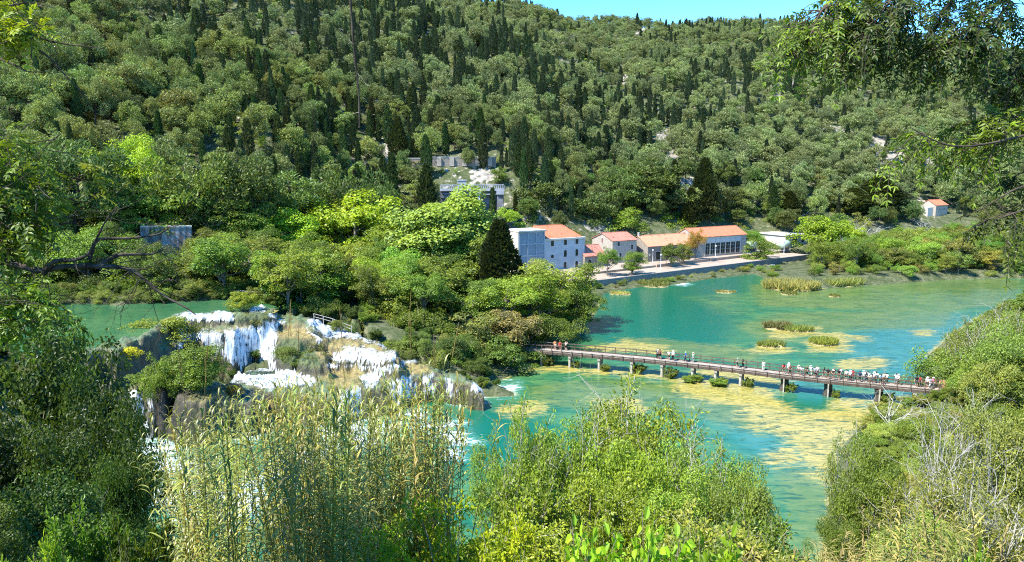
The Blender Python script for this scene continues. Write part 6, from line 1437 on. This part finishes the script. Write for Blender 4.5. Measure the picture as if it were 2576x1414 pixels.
    # tufa pads round the piers
def islets():
    mk = mat_plain('islet_soil', (.26,.22,.10), .95, .3, .8)
    def islet(u, v, wpx, hpx, gh, col, label, n=900, seed=0, name='reed_islet'):
        x, y = at_z(u, v, 0); rx = wpx/2*y/FPX; ry = max(hpx/2*y/FPX*y/40.0, rx*.45); r = np.random.default_rng(seed)
        e = empty(name, (x, y, 0)); tag(e, label, 'islet' if name == 'reed_islet' else 'reeds')
        g = Geo(); k = 22; a = np.linspace(0, 2*math.pi, k, endpoint=False); rr = 1+.18*vnoise(np.cos(a)*1.5+seed, np.sin(a)*1.5, 0, 2)
        V = [(0,0,.32)] + [(math.cos(t)*rx*.7*q, math.sin(t)*ry*.7*q, .26) for t, q in zip(a, rr)] + [(math.cos(t)*rx*1.06*q, math.sin(t)*ry*1.06*q, -.25) for t, q in zip(a, rr)]
        F = [(1+i, 1+(i+1)%k, 1+k+(i+1)%k, 1+k+i)[::-1] for i in range(k)] + [(0, 1+i, 1+(i+1)%k, 1+(i+2)%k) for i in range(0, k, 2)]
        g.add(V, F); obj('soil', g.mesh('soil', [mk], True), e)
        g = Geo(); n = int(n); t = r.uniform(0, 6.28, n); q = np.sqrt(r.random(n))*.92; P = np.stack([np.cos(t)*rx*q, np.sin(t)*ry*q, np.full(n, .15)], 1)
        dens = vnoise(P[:,0]*.8, P[:,1]*.8, 0, seed); P = P[dens > -.45]; n = len(P)
        T = unit(np.array([0,0,1.]) + r.normal(size=(n,3))*.33); N = unit(r.normal(size=(n,3))*np.array([1,1,.2])); N = unit(np.cross(np.cross(T, N), T))
        g.leaves(P, T, N, gh*r.uniform(.55,1.1,n), .10+.05*gh, 0, np.clip(.5+r.normal(size=n)*.25, 0, 1), .1)
        o = obj('reeds', g.mesh('reeds', [M_CANE]), e); o.color = (*col, 1)
    G = (.10,.13,.045)
    islet(1955, 826, 80, 14, 1.6, (.11,.125,.07), 'greyish reed islet, the upper left one of the cluster in the lake', 1400, 1)
    islet(2010, 832, 84, 12, 1.2, G, 'long green reed islet, upper right one of the cluster in the lake', 1200, 2)
    islet(1940, 870, 78, 14, 1.1, G, 'green reed islet with a yellow rim, lower left one of the cluster', 1200, 3)
    islet(2072, 864, 78, 18, 1.2, (.12,.155,.04), 'roundest yellow green reed islet, lower right one of the cluster', 1500, 4)
    islet(1640, 715, 90, 22, 1.6, (.10,.13,.05), 'reed clump below the end of the quay near the wooded tongue', 1500, 5, 'reed_clump')
    islet(1825, 735, 60, 8, .5, (.14,.155,.06), 'low flat grassy islet barely above the lake', 700, 6)
    islet(1985, 740, 44, 8, .9, G, 'small grass islet in front of the straw coloured reed bed', 500, 7)
    islet(2100, 746, 30, 6, .8, G, 'tiny grass islet far out before the reed bed', 300, 8)
    islet(1990, 726, 150, 20, 2.9, (.17,.175,.085), 'straw coloured reed bed at the near corner of the far bank', 4200, 9, 'reed_bed')
    islet(2100, 716, 150, 18, 2.6, (.13,.16,.065), 'green reed bed along the far bank next to the straw coloured one', 3600, 10, 'reed_bed')
    islet(1560, 740, 60, 8, .8, (.19,.20,.08), 'flat grassy patch by the lake inlet at the tongue corner', 500, 11)
def fences():
    Q = []
    for u, v, y in ((440,745,140.5),(520,748,139.5),(590,752,138.5),(650,760,137.)): x, z = at_y(u, v, y); Q.append((x, y, max(z, POOLZ+.1)))
    rail_fence('walkway_railing', Q, 'pale wooden walkway railing on the far bank of the upper pool', 1.5, 2.0)
    Q = []
    for u, v, y in ((790,806,129.),(835,818,127.5),(885,838,125.8)): x, z = at_y(u, v, y); Q.append((x, y, z))
    rail_fence('path_fence', Q, 'grey wooden fence sloping down beside the right chute', 1.2, 1.7)
# ================================================================== people on the bridge
def mat_cloth(name, rough=.9):
    k = NT(name); oi = k.n('ObjectInfo'); n = k.noise(k.objc(), 14, 3)
    k.pbr(k.mix(k.rng(n, .3, .7), k.mix(1.0, oi.outputs['Color'], (.8,.8,.8), 'MULTIPLY'), oi.outputs['Color']), rough, .15); return k.m
M_CLOTH = mat_cloth('cloth'); M_SKIN = mat_cloth('skin', .55); M_HAIR = mat_cloth('hair', .6)
def skin_mesh(name, verts, edges, radii, mat, root=0, sub=1):
    me = bpy.data.meshes.new(name); me.from_pydata(verts, edges, []); me.update(); o = bpy.data.objects.new(name, me); C.objects.link(o)
    m = o.modifiers.new('s', 'SKIN'); m.use_smooth_shade = True; o.modifiers.new('u', 'SUBSURF').levels = sub
    for i, r in enumerate(radii):
        v = me.skin_vertices[0].data[i]; v.radius = (r, r) if not isinstance(r, tuple) else r; v.use_root = (i == root)
    dg = bpy.context.evaluated_depsgraph_get(); dg.update(); out = bpy.data.meshes.new_from_object(o.evaluated_get(dg)); out.name = name
    bpy.data.objects.remove(o); out.materials.clear(); out.materials.append(mat); out.shade_smooth(); return out
def figure(pose):
    """joints of one posed adult, facing +y"""
    J = dict(pel=(0,0,.95), che=(0,0,1.28), nec=(0,0,1.49), hea=(0,.02,1.60), top=(0,.015,1.73))
    for s, n in ((-1,'l'), (1,'r')):
        J['sh'+n] = (s*.19,0,1.42); J['el'+n] = (s*.25,-.03,1.15); J['wr'+n] = (s*.27,.06,.90); J['ha'+n] = (s*.27,.09,.80)
        J['hi'+n] = (s*.095,0,.90); J['kn'+n] = (s*.11,.02,.50); J['an'+n] = (s*.12,-.02,.09); J['to'+n] = (s*.14,.15,.04)
    if pose == 'lean':
        for k, y, z in (('che',.10,-.03),('nec',.22,-.08),('hea',.27,-.08),('top',.29,-.09),('shl',.17,-.06),('shr',.17,-.06)): x0,y0,z0 = J[k]; J[k] = (x0,y0+y,z0+z)
        for s, n in ((-1,'l'), (1,'r')): J['el'+n] = (s*.27,.30,1.14); J['wr'+n] = (s*.16,.50,1.16); J['ha'+n] = (s*.10,.58,1.16)
    if pose == 'walk':
        J['knl'] = (-.11,.17,.52); J['anl'] = (-.11,.22,.10); J['tol'] = (-.12,.39,.08); J['knr'] = (.11,-.02,.50); J['anr'] = (.11,-.28,.13); J['tor'] = (.12,-.14,.04)
        J['ell'] = (-.25,-.13,1.17); J['wrl'] = (-.24,-.10,.93); J['hal'] = (-.24,-.06,.84); J['elr'] = (.25,.08,1.16); J['wrr'] = (.24,.26,1.0); J['har'] = (.23,.34,.95)
    if pose == 'photo':
        for s, n in ((-1,'l'), (1,'r')): J['el'+n] = (s*.27,.16,1.26); J['wr'+n] = (s*.13,.32,1.50); J['ha'+n] = (s*.07,.36,1.57)
    if pose == 'hip':
        J['elr'] = (.38,-.06,1.18); J['wrr'] = (.20,.06,1.02); J['har'] = (.15,.09,.98)
    return J
def person_meshes(pose):
    J = figure(pose); names = list(J); ix = {n: i for i, n in enumerate(names)}; V = [J[n] for n in names]
    E = [('pel','che'),('che','nec'),('nec','hea'),('hea','top')]
    for n in 'lr': E += [('che','sh'+n),('sh'+n,'el'+n),('el'+n,'wr'+n),('wr'+n,'ha'+n),('pel','hi'+n),('hi'+n,'kn'+n),('kn'+n,'an'+n),('an'+n,'to'+n)]
    R = dict(pel=.13, che=.14, nec=.058, hea=.095, top=.07, sh=.065, el=.045, wr=.032, ha=.042, hi=.095, kn=.06, an=.042, to=.04)
    rad = [R.get(n, R.get(n[:2])) for n in names]
    body = skin_mesh('person', V, [(ix[a], ix[b]) for a, b in E], rad, M_SKIN, ix['pel'])
    def subset(keep, ed, rr, nm, mat, root=0):
        k = {n: i for i, n in enumerate(keep)}; return skin_mesh(nm, [J[n] if n in J else n for n in keep], [(k[a], k[b]) for a, b in ed], rr, mat, root)
    def lerp(a, b, t): return tuple(J[a][i]*(1-t)+J[b][i]*t for i in range(3))
    J['sll'], J['slr'] = lerp('shl','ell',.75), lerp('shr','elr',.75); J['ktl'], J['ktr'] = lerp('hil','knl',.92), lerp('hir','knr',.92); J['wai'] = (0,0,.93)
    shirt = subset(['che','pel','nec','shl','shr','sll','slr'], [('che','pel'),('che','nec'),('che','shl'),('che','shr'),('shl','sll'),('shr','slr')], [.158,.15,.07,.085,.085,.068,.068], 'shirt', M_CLOTH)
    short = subset(['wai','hil','hir','ktl','ktr'], [('wai','hil'),('wai','hir'),('hil','ktl'),('hir','ktr')], [.145,.118,.118,.088,.088], 'shorts', M_CLOTH)
    J['anl2'], J['anr2'] = lerp('knl','anl',.9), lerp('knr','anr',.9)
    trous = subset(['wai','hil','hir','knl','knr','anl2','anr2'], [('wai','hil'),('wai','hir'),('hil','knl'),('hir','knr'),('knl','anl2'),('knr','anr2')], [.145,.118,.118,.08,.08,.06,.06], 'trousers', M_CLOTH)
    hx = np.array(J['hea']); tp = np.array(J['top'])
    g = Geo(); zz = np.array([-.02,.05,.11,.15,.165]); g.tube(np.stack([zz*0+hx[0], zz*0+hx[1]-.035, hx[2]+zz], 1), np.array([.10,.118,.105,.06,.01]), 10); hair = g.mesh('hair', [M_HAIR], True)
    g = Geo(); g.tube([(hx[0],hx[1],tp[2]-.075),(hx[0],hx[1],tp[2]-.06),(hx[0],hx[1],tp[2]-.055),(hx[0],hx[1],tp[2]+.04),(hx[0],hx[1],tp[2]+.06)], [.20,.20,.118,.105,.03], 12); hat = g.mesh('hat', [M_CLOTH], True)
    return body, shirt, short, trous, hair, hat
SKIN = [(.50,.30,.21), (.42,.24,.16), (.58,.37,.27)]
COL = {'white': (.80,.80,.78), 'black': (.015,.015,.017), 'red': (.42,.05,.045), 'pink': (.72,.20,.22), 'blue': (.04,.13,.42), 'grey': (.25,.26,.27), 'light blue': (.32,.52,.66), 'beige': (.55,.43,.31), 'green': (.25,.42,.22), 'navy': (.02,.03,.08), 'orange': (.70,.26,.10), 'brown': (.18,.09,.05), 'cream': (.72,.66,.52)}
#  column, side (-1 near rail .. 1 far rail), shirt, legs, bare legs?, hat colour or None, pose, facing (1 far, -1 towards us, 0 along), where
FOLK = [(1395,.4,'orange','beige',1,None,'hip',-1,'first on the left end of the bridge'), (1407,.5,'red','red',1,None,'stand',-1,'between the two other bathers at the left end'), (1422,.6,'beige','black',1,None,'photo',1,'third from the left end, arms raised'),
 (1652,.6,'navy','black',0,'white','lean',1,'leftmost of the middle group'), (1659,.3,'brown','black',1,None,'stand',1,'beside the white hatted one of the middle group'), (1681,.5,'cream','brown',1,None,'lean',1,'between the brown shirt and the white hat'), (1693,0,'white','black',0,'white','stand',-1,'largest white figure of the middle group'),
 (1724,.2,'blue','navy',0,'green','walk',0,'alone in blue in the middle'), (1742,.6,'green','grey',0,'cream','photo',1,'with pale sun hat right of the blue one'), (1855,.3,'grey','black',1,'green','walk',0,'left of two walkers at the bend'), (1868,0,'black','black',0,None,'walk',0,'dark one of two walkers at the bend'), (1919,.5,'white','cream',0,None,'stand',1,'lone white walker before the near railing begins'),
 (1971,0,'red','brown',1,None,'lean',-1,'where the near railing begins'), (1981,.5,'white','grey',1,'white','lean',1,'at the far rail where the crowd begins'), (1987,-.3,'brown','black',0,None,'stand',-1,'dark one where the crowd begins'), (2008,.2,'beige','black',1,'cream','stand',-1,'second pier gap, beige'), (2016,-.2,'white','grey',1,None,'lean',-1,'leaning on the near rail in white'),
 (2030,0,'black','black',0,None,'walk',0,'all black before the tall white one'), (2038,.7,'white','cream',0,'white','photo',1,'tall white one at the far rail'), (2049,-.4,'grey','black',1,None,'stand',-1,'grey one at the near rail'), (2055,.6,'white','navy',0,None,'hip',-1,'white one right of the grey one'), (2072,.3,'black','black',1,None,'walk',0,'striding in black left of the dark pier'),
 (2082,-.4,'black','brown',1,None,'hip',-1,'black one with bare arms above the dark pier'), (2097,.7,'black','black',0,None,'lean',1,'black one at the far rail'), (2096,-.5,'brown','beige',1,'cream','lean',-1,'brown one at the near rail'), (2109,-.1,'black','brown',1,None,'stand',-1,'black one before the white photographer'), (2113,.6,'white','grey',1,None,'photo',1,'white photographer at the far rail'),
 (2128,-.2,'cream','black',1,None,'stand',-1,'cream one between photographer and red one'), (2138,-.1,'white','black',0,'white','hip',-1,'white one with black trousers by the red one'), (2144,.5,'red','red',0,None,'stand',1,'all in red amid the crowd'), (2162,-.3,'navy','black',0,None,'stand',-1,'dark one left of the densest knot'), (2172,.6,'white','grey',0,'white','stand',1,'white one at the far rail, densest knot'),
 (2178,0,'black','navy',0,None,'walk',0,'tall black one in the densest knot'), (2184,.4,'white','beige',1,None,'stand',-1,'white one behind the tall black one'), (2191,-.4,'cream','grey',1,None,'lean',-1,'cream one leaning over the near rail'), (2198,.1,'white','black',1,'cream','stand',-1,'white one with pale hat and bare legs'), (2204,.6,'white','navy',0,None,'hip',1,'white one with navy trousers'),
 (2214,-.4,'light blue','black',0,None,'lean',-1,'light blue one at the near rail'), (2223,.3,'beige','black',1,None,'stand',-1,'beige one right of the light blue one'), (2231,.6,'white','black',0,None,'lean',1,'white one with black trousers, end of the knot'), (2254,.5,'white','grey',0,None,'photo',1,'white one alone right of the crowd'), (2260,.1,'cream','black',1,'white','walk',0,'cream one just behind the lone white one'),
 (2305,0,'black','black',1,None,'stand',-1,'black one before the red pair'), (2313,.3,'red','black',0,None,'hip',-1,'red one by the bank bush'), (2332,.2,'white','black',1,'white','stand',-1,'white hatted one by the bank bush'), (2339,-.3,'grey','white',0,None,'walk',0,'grey one close to the bank'), (2347,.4,'pink','grey',0,'white','stand',-1,'pink one under a white hat'),
 (2364,-.1,'pink','beige',1,None,'lean',-1,'left one of the pink pair'), (2374,.1,'pink','pink',0,None,'stand',-1,'right one of the pink pair'), (2396,.2,'white','grey',0,None,'walk',0,'last one at the bank end')]
def people():
    pm = {p: person_meshes(p) for p in ('stand','lean','walk','photo','hip')}; r = np.random.default_rng(5)
    for i, (u, side, sh, lg, bare, hatc, pose, face, where) in enumerate(FOLK):
        p, d, n = BR['fr'](BR['s_at'](u)); body, shirt, short, trous, hair, hat = pm[pose]
        q = p + n*side*.78; b = obj('person', body, None, (q[0], q[1], BR['z']+.005)); b.color = (*SKIN[i % 3], 1)
        ang = math.atan2(n[1], n[0]) - math.pi/2
        b.rotation_euler = (0, 0, ang + (0 if face == 1 else math.pi if face == -1 else math.copysign(math.pi/2, (i % 2)-.5)) + r.uniform(-.3,.3))
        s = r.uniform(.96, 1.06); b.scale = (s, s, s)
        for me, nm, c in ((shirt, 'shirt', sh), (short if bare else trous, 'shorts' if bare else 'trousers', lg)):
            o = obj(nm, me, b); o.color = (*COL[c], 1)
        o = obj('hair', hair, b); o.color = (*[(.02,.014,.01),(.06,.035,.02),(.22,.14,.06)][i % 3], 1)
        if hatc: o = obj('hat', hat, b); o.color = (*COL[hatc], 1)
        tag(b, f'person in {sh} top, {where}', 'person', 'people on the footbridge')
# ================================================================== trees framing the view
M_ASH = mat_leaf('ash_leaves', trans=.42, gloss=.02, yellow=(1.5,1.35,.5), dark=.45)
def spray(g, tw, r, a, d, L, n=9, leaf=.075, w=.022, tint=None, droop=.5):
    """a pinnate leaf: a thin rib carrying pairs of narrow leaflets"""
    d = unit(np.asarray(d, float)); t = np.linspace(0, 1, n)
    P = a + d*(L*t)[:,None] + np.array([0,0,-1.])*(droop*L*t*t)[:,None]
    tw.tube(P[::2], .0016, 3, cap=False)
    D = unit(np.gradient(P, axis=0)); side = unit(np.cross(D, np.array([0,0,1.]) + r.normal(size=3)*.35)); up = np.cross(side, D)
    tt = np.clip((.45 if tint is None else tint) + r.normal(size=n)*.18, 0, 1)
    for s in (-1, 1):
        T = unit(side*s*.85 + D*.65 + r.normal(size=(n,3))*.18); N = unit(up + r.normal(size=(n,3))*.4)
        g.leaves6(P[1:], T[1:], N[1:], leaf*r.uniform(.75,1.2,n-1), w*r.uniform(.8,1.25,n-1), 0, tt[1:], .15, .22)
    g.leaves6(P[-1:], D[-1:], up[-1:], leaf*1.1, w*1.1, 0, tt[-1:], .15, .2)
def P3(L): return np.array([[*((lambda q: (q[0], y, q[1]))(at_y(u, v, y)))] for u, v, y in L])
def smooth(P, n=24):
    P = np.asarray(P, float); t = np.linspace(0, 1, len(P)); T = np.linspace(0, 1, n); Q = np.stack([np.interp(T, t, P[:,i]) for i in range(3)], 1)
    for _ in range(4): Q[1:-1] = (Q[:-2]+2*Q[1:-1]+Q[2:])/4
    return Q
def ash_tree():
    r = np.random.default_rng(91); base = np.array([8.2, .9, H(8.2, .9)-.3]); e = empty('ash_tree', tuple(base)); tag(e, 'ash tree whose dark leafy branches hang into the top right of the view', 'tree')
    tr = Geo(); top = np.array([7.6, 1.6, 41.5]); tr.tube(curve(base, top, r, .01, 8)-base, np.linspace(.22, .10, 8), 9); obj('trunk', tr.mesh('trunk', [M_BARKD], True), e)
    # each branch: way points (u, v, metres out), leafiness, leaf tint
    BRS = [([(2900,-260,4.8),(2560,-120,4.7),(2380,10,4.6),(2345,90,4.6),(2320,140,4.6)], .016, 26, .2), ([(2900,-260,4.8),(2450,-140,4.5),(2150,-60,4.4),(2060,30,4.35),(2040,90,4.3),(2000,150,4.3)], .014, 46, .5), ([(2900,-260,4.8),(2300,-120,4.9),(2160,20,4.9),(2130,110,4.9),(2160,150,4.9)], .012, 40, .25),
      ([(2900,-260,4.8),(2620,-60,4.4),(2480,30,4.3),(2400,100,4.2),(2330,130,4.2)], .013, 44, .3), ([(2900,-260,4.8),(2700,-20,5.0),(2600,60,5.0),(2540,150,5.0),(2500,190,5.0),(2480,240,5.0)], .013, 22, .22), ([(2900,-200,4.9),(2740,60,4.8),(2640,120,4.8),(2560,170,4.8),(2530,210,4.8)], .012, 20, .3), ([(2900,-260,4.8),(2420,-90,4.3),(2260,-30,4.2),(2200,60,4.2),(2140,130,4.2)], .011, 42, .35),
      ([(2980,120,4.2),(2760,290,4.1),(2620,330,4.0),(2480,365,3.95),(2400,372,3.9),(2340,350,3.9),(2290,320,3.9)], .010, 15, .55), ([(2980,150,4.2),(2740,270,4.2),(2600,290,4.2),(2500,300,4.2),(2440,320,4.2)], .009, 28, .45), ([(2980,400,4.2),(2700,440,4.0),(2560,470,3.9),(2480,520,3.9),(2440,540,3.9)], .008, 4, .4), ([(2980,420,4.2),(2720,500,3.8),(2600,520,3.7),(2540,540,3.7),(2500,555,3.7)], .008, 7, .35), ([(2980,300,4.5),(2700,380,4.5),(2580,430,4.5),(2500,470,4.5)], .007, 4, .25)]
    for pts, rad, n, tint in BRS:
        Q = smooth(P3(pts), 26); b, g, tw = Geo(), Geo(), Geo(); Q2 = Q - base
        b.tube(Q2, np.linspace(rad, rad*.22, 26), 6); q0 = (Q[0][2]-.8-base[2])/(top[2]-base[2]); b.tube(curve((top-base)*min(.97, max(.3, q0)), Q2[0], r, .05, 7), np.linspace(rad*2.4, rad, 7), 6)
        for k in range(n):
            i = int(r.uniform(.28, 1)**.8*24); o = rand_unit(1, r)[0]; o[2] = o[2]*.6 - .25; L = r.uniform(.07, .24)
            T = curve(Q2[i], Q2[i]+o*L, r, .15, 5, .15); b.tube(T, np.linspace(rad*.28, .0015, 5), 4, cap=False)
            for q in range(6):
                j = r.integers(1, 5); dd = unit(T[j]-T[j-1]) + rand_unit(1, r)[0]*.9; dd[2] -= .25
                spray(g, b, r, T[j], dd, r.uniform(.08, .15), 7, .036, .0105, np.clip(tint + r.normal()*.22, 0, 1), .45)
        bo = obj('branch', b.mesh('branch', [M_BARKD], True), e); fo = obj('foliage', g.mesh('foliage', [M_ASH]), bo); fo.color = (*((.04,.068,.018) if tint < .4 else (.075,.12,.024)), 1)  # low tint branches: canopy shade darkened into the leaf colour
    # the crown above, out of the frame: it keeps most of the hanging branches in shade
    g = Geo(); cen = [np.array([r.uniform(.2,5.4), r.uniform(.8,5.2), r.uniform(40.6,44)])-base for _ in range(34)]
    clump_leaves(g, r, cen, [r.uniform(.5,.95) for _ in cen], 75, .11, .035, 0, .8)
    fo = obj('crown', g.mesh('crown', [M_ASH]), e); fo.color = (.07,.11,.03, 1)
    b = Geo()
    for c in cen[::3]: b.tube(curve(top-base-np.array([0,0,1.]), c, r, .12, 6), np.linspace(.05,.01,6), 5)
    obj('upper_limbs', b.mesh('upper_limbs', [M_BARKD], True), e)
def old_tree():
    """the half bare tree on the left, rooted below the frame edge"""
    r = np.random.default_rng(17); x, y = -8.8, 10.2; base = np.array([x, y, H(x, y)-.3]); e = empty('old_tree', tuple(base)); tag(e, 'old half bare tree reaching dark crooked limbs in from the left edge', 'tree')
    tr = Geo(); top = np.array([-7.4, 9.6, 42.5]); tr.tube(np.concatenate([curve(base, top, r, .03, 9)-base]), np.linspace(.34, .10, 9), 9); obj('trunk', tr.mesh('trunk', [M_BARKD], True), e)
    limbs = [([(-420,560,9.6),(-120,640,9.2),(0,652,9.0),(60,672,9.0),(110,688,9.0),(150,664,9.0),(240,672,9.0),(300,668,9.05),(345,682,9.1),(385,725,9.1),(420,752,9.1),(470,772,9.1),(492,792,9.1)], .052, 18), ([(110,688,9.0),(135,655,8.9),(190,655,8.9),(225,640,8.9),(262,560,8.9),(300,510,8.9)], .035, 12), ([(240,672,9.0),(300,640,9.2),(380,640,9.4),(420,625,9.4)], .03, 14), ([(225,655,9.),(240,600,9.1),(330,600,9.3),(400,590,9.4),(428,570,9.4)], .026, 12),
      ([(-420,480,9.6),(-100,545,9.3),(20,560,9.2),(110,570,9.2),(190,560,9.2)], .03, 10), ([(-300,0,9.8),(-60,40,9.4),(20,52,9.2),(70,85,9.2),(150,110,9.2),(262,122,9.2)], .032, 6), ([(-300,60,9.8),(-40,112,9.4),(40,108,9.3),(110,130,9.3),(160,185,9.3),(215,245,9.3)], .026, 5), ([(-300,90,9.8),(-50,130,9.4),(30,160,9.3),(70,182,9.3),(120,180,9.3)], .024, 3), ([(-300,-60,9.8),(0,20,9.2),(70,5,9.2),(140,20,9.2)], .024, 4),
      ([(-420,620,9.8),(-60,700,9.2),(40,740,9.1),(110,800,9.1),(170,830,9.1)], .03, 8)]
    for pts, rad, n in limbs:
        Q = smooth(P3(pts), 34) - base; b = Geo(); b.tube(Q, np.linspace(rad, rad*.14, 34)*(1+.12*np.sin(np.arange(34)*2.1)), 8)
        for k in range(n):
            i = int(r.uniform(.3, 1)*32); d = unit(Q[min(i+1,33)]-Q[i]); o = unit(d*.8 + rand_unit(1, r)[0]*np.array([1,.6,1.2])); L = r.uniform(.25, .7)
            fork(b, r, Q[i], Q[i]+o*L, max(.004, rad*.12), 2, 4, 2, .7)
        obj('limb', b.mesh('limb', [M_BARKD], True), e)
    # leafy sprays: bright at the top corner, dense down the edge
    for area, n, c, y0, y1 in (([(-60,40),(50,45),(105,70),(60,95),(-60,100)], 38, (.13,.19,.03), 8.8, 9.6), ([(-80,330),(40,340),(110,420),(130,520),(60,640),(-80,640)], 260, (.07,.12,.022), 8.6, 10.2), ([(-80,690),(90,720),(140,790),(60,830),(-80,830)], 110, (.07,.12,.02), 8.2, 9.6), ([(-60,10),(40,20),(30,45),(-60,45)], 14, (.12,.17,.03), 9, 9.6), ([(205,430),(225,400),(240,470),(215,480)], 4, (.14,.19,.05), 9, 9.3)):
        g, b = Geo(), Geo(); got = 0
        us = [p[0] for p in area]; vs = [p[1] for p in area]
        while got < n:
            u, v, yy = r.uniform(min(us), max(us)), r.uniform(min(vs), max(vs)), r.uniform(y0, y1)
            if sdf(np.array([u]), np.array([v]), area)[0] < 0: continue
            got += 1; q = np.array([at_y(u, v, yy)[0], yy, at_y(u, v, yy)[1]]) - base; o = rand_unit(1, r)[0]*np.array([1,.7,.5]) + np.array([.5,0,-.1])
            b.tube(curve(q-unit(o)*.45, q, r, .1, 4), np.linspace(.006, .003, 4), 4, cap=False)
            for k in range(3): spray(g, b, r, q + rand_unit(1, r)[0]*.08, o + rand_unit(1, r)[0]*.7, r.uniform(.16,.28), 7, .075, .03, np.clip(.5+r.normal()*.25, 0, 1), .4)
        bo = obj('twigs', b.mesh('twigs', [M_BARKD], True), e); fo = obj('foliage', g.mesh('foliage', [M_ASH]), bo); fo.color = (*c, 1)
    # vine hanging down from a high limb
    A = P3([(860,-140,8.6),(880,-20,8.6),(886,60,8.6),(892,140,8.6),(900,200,8.6),(904,260,8.6),(904,322,8.6)]); v0 = A[0]
    lim = Geo(); lim.tube(smooth(np.array([[-7.4,9.6,42.3],[-6,9.3,42.4],[-4,9,42.0],[A[0][0],8.6,A[0][2]]]), 16)-base, np.linspace(.09,.03,16), 7); obj('limb', lim.mesh('limb', [M_BARKD], True), e)
    ve = empty('hanging_vine', tuple(v0)); tag(ve, 'thin dark vine hanging straight down in front of the hillside', 'vine')
    g = Geo(); Q = smooth(A, 30)-v0; g.tube(Q, np.linspace(.016,.010,30)*(1+.3*np.sin(np.arange(30)*1.3)), 5); obj('stem', g.mesh('stem', [M_BARKD], True), ve)
    g = Geo()
    for i in (8, 13, 18, 22, 26): fork(g, r, Q[i], Q[i]+np.array([r.uniform(-.25,.12),r.uniform(-.1,.1),r.uniform(-.15,.1)]), .004, 1, 3, 2, .7)
    obj('twigs', g.mesh('twigs', [M_TWIG], True), ve)
def shade_trees():
    """tall trees standing just outside the frame on the near slope; they shade the thicket on the left"""
    for x, y, h, w, l in ((-23,8,15,12,'tall shade tree on the near slope beyond the left edge'), (-29,17,16,13,'second tall shade tree on the near slope, further down'), (-33,25,15,12,'third tall shade tree on the near slope, lowest of the row'), (-41,33,14,11,'fourth tall shade tree, near the upper pool bank')):
        plant('broad', 'shade_tree', x, y, h, w, (.10,.17,.04), l, 'tree')
# ================================================================== camera, sun, sky
def setup():
    sc = bpy.context.scene
    cam = bpy.data.cameras.new('camera'); co = bpy.data.objects.new('camera', cam); C.objects.link(co)
    cam.sensor_width = 36; cam.lens = 36*FPX/2576; cam.clip_end = 6000; cam.clip_start = .1
    co.location = (0, 0, CAMZ); co.rotation_euler = (math.pi/2 - PITCH, 0, 0); sc.camera = co
    SUN = unit(np.array([-.80, -.52, 1.36]))
    L = bpy.data.lights.new('sun', 'SUN'); L.energy = 4.1; L.angle = D2R(.53); L.color = (1, .955, .87)
    so = bpy.data.objects.new('sun', L); C.objects.link(so); so.rotation_euler = Vector(-SUN).to_track_quat('-Z', 'Y').to_euler(); so.location = (-60, -40, 140)
    w = bpy.data.worlds.new('World'); sc.world = w; w.use_nodes = True; nt = w.node_tree
    bg = nt.nodes['Background']; sk = nt.nodes.new('ShaderNodeTexSky'); sk.sky_type = 'NISHITA'; sk.sun_disc = False
    sk.sun_elevation = math.asin(SUN[2]); sk.sun_rotation = math.atan2(SUN[0], SUN[1]); sk.altitude = 100; sk.air_density = 1.0; sk.dust_density = .1; sk.ozone_density = 5.0
    hs = nt.nodes.new('ShaderNodeHueSaturation'); hs.inputs['Saturation'].default_value = 1.35; nt.links.new(sk.outputs[0], hs.inputs['Color']); nt.links.new(hs.outputs[0], bg.inputs[0]); bg.inputs[1].default_value = .15
    vs = sc.view_settings; vs.view_transform = 'Standard'; vs.look = 'None'; vs.exposure = EXPOSURE; vs.gamma = 1
    cy = sc.cycles; cy.max_bounces = 5; cy.diffuse_bounces = 3; cy.glossy_bounces = 2; cy.transmission_bounces = 3; cy.transparent_max_bounces = 10
    cy.caustics_reflective = cy.caustics_refractive = False; cy.use_denoising = DENOISE; cy.sample_clamp_indirect = 4; cy.filter_width = 1.1
    sc.render.film_transparent = False
EXPOSURE, DENOISE = 1.72, False
# ================================================================== build
build_protos()
build_ground(); build_water(); build_barrier()
buildings(); bridge(); islets(); fences(); people()
hill_forest(); mid_trees(); bank_trees(); pool_edge(); near_plants(); canes(); undergrowth(); ash_tree(); old_tree(); shade_trees()
setup()
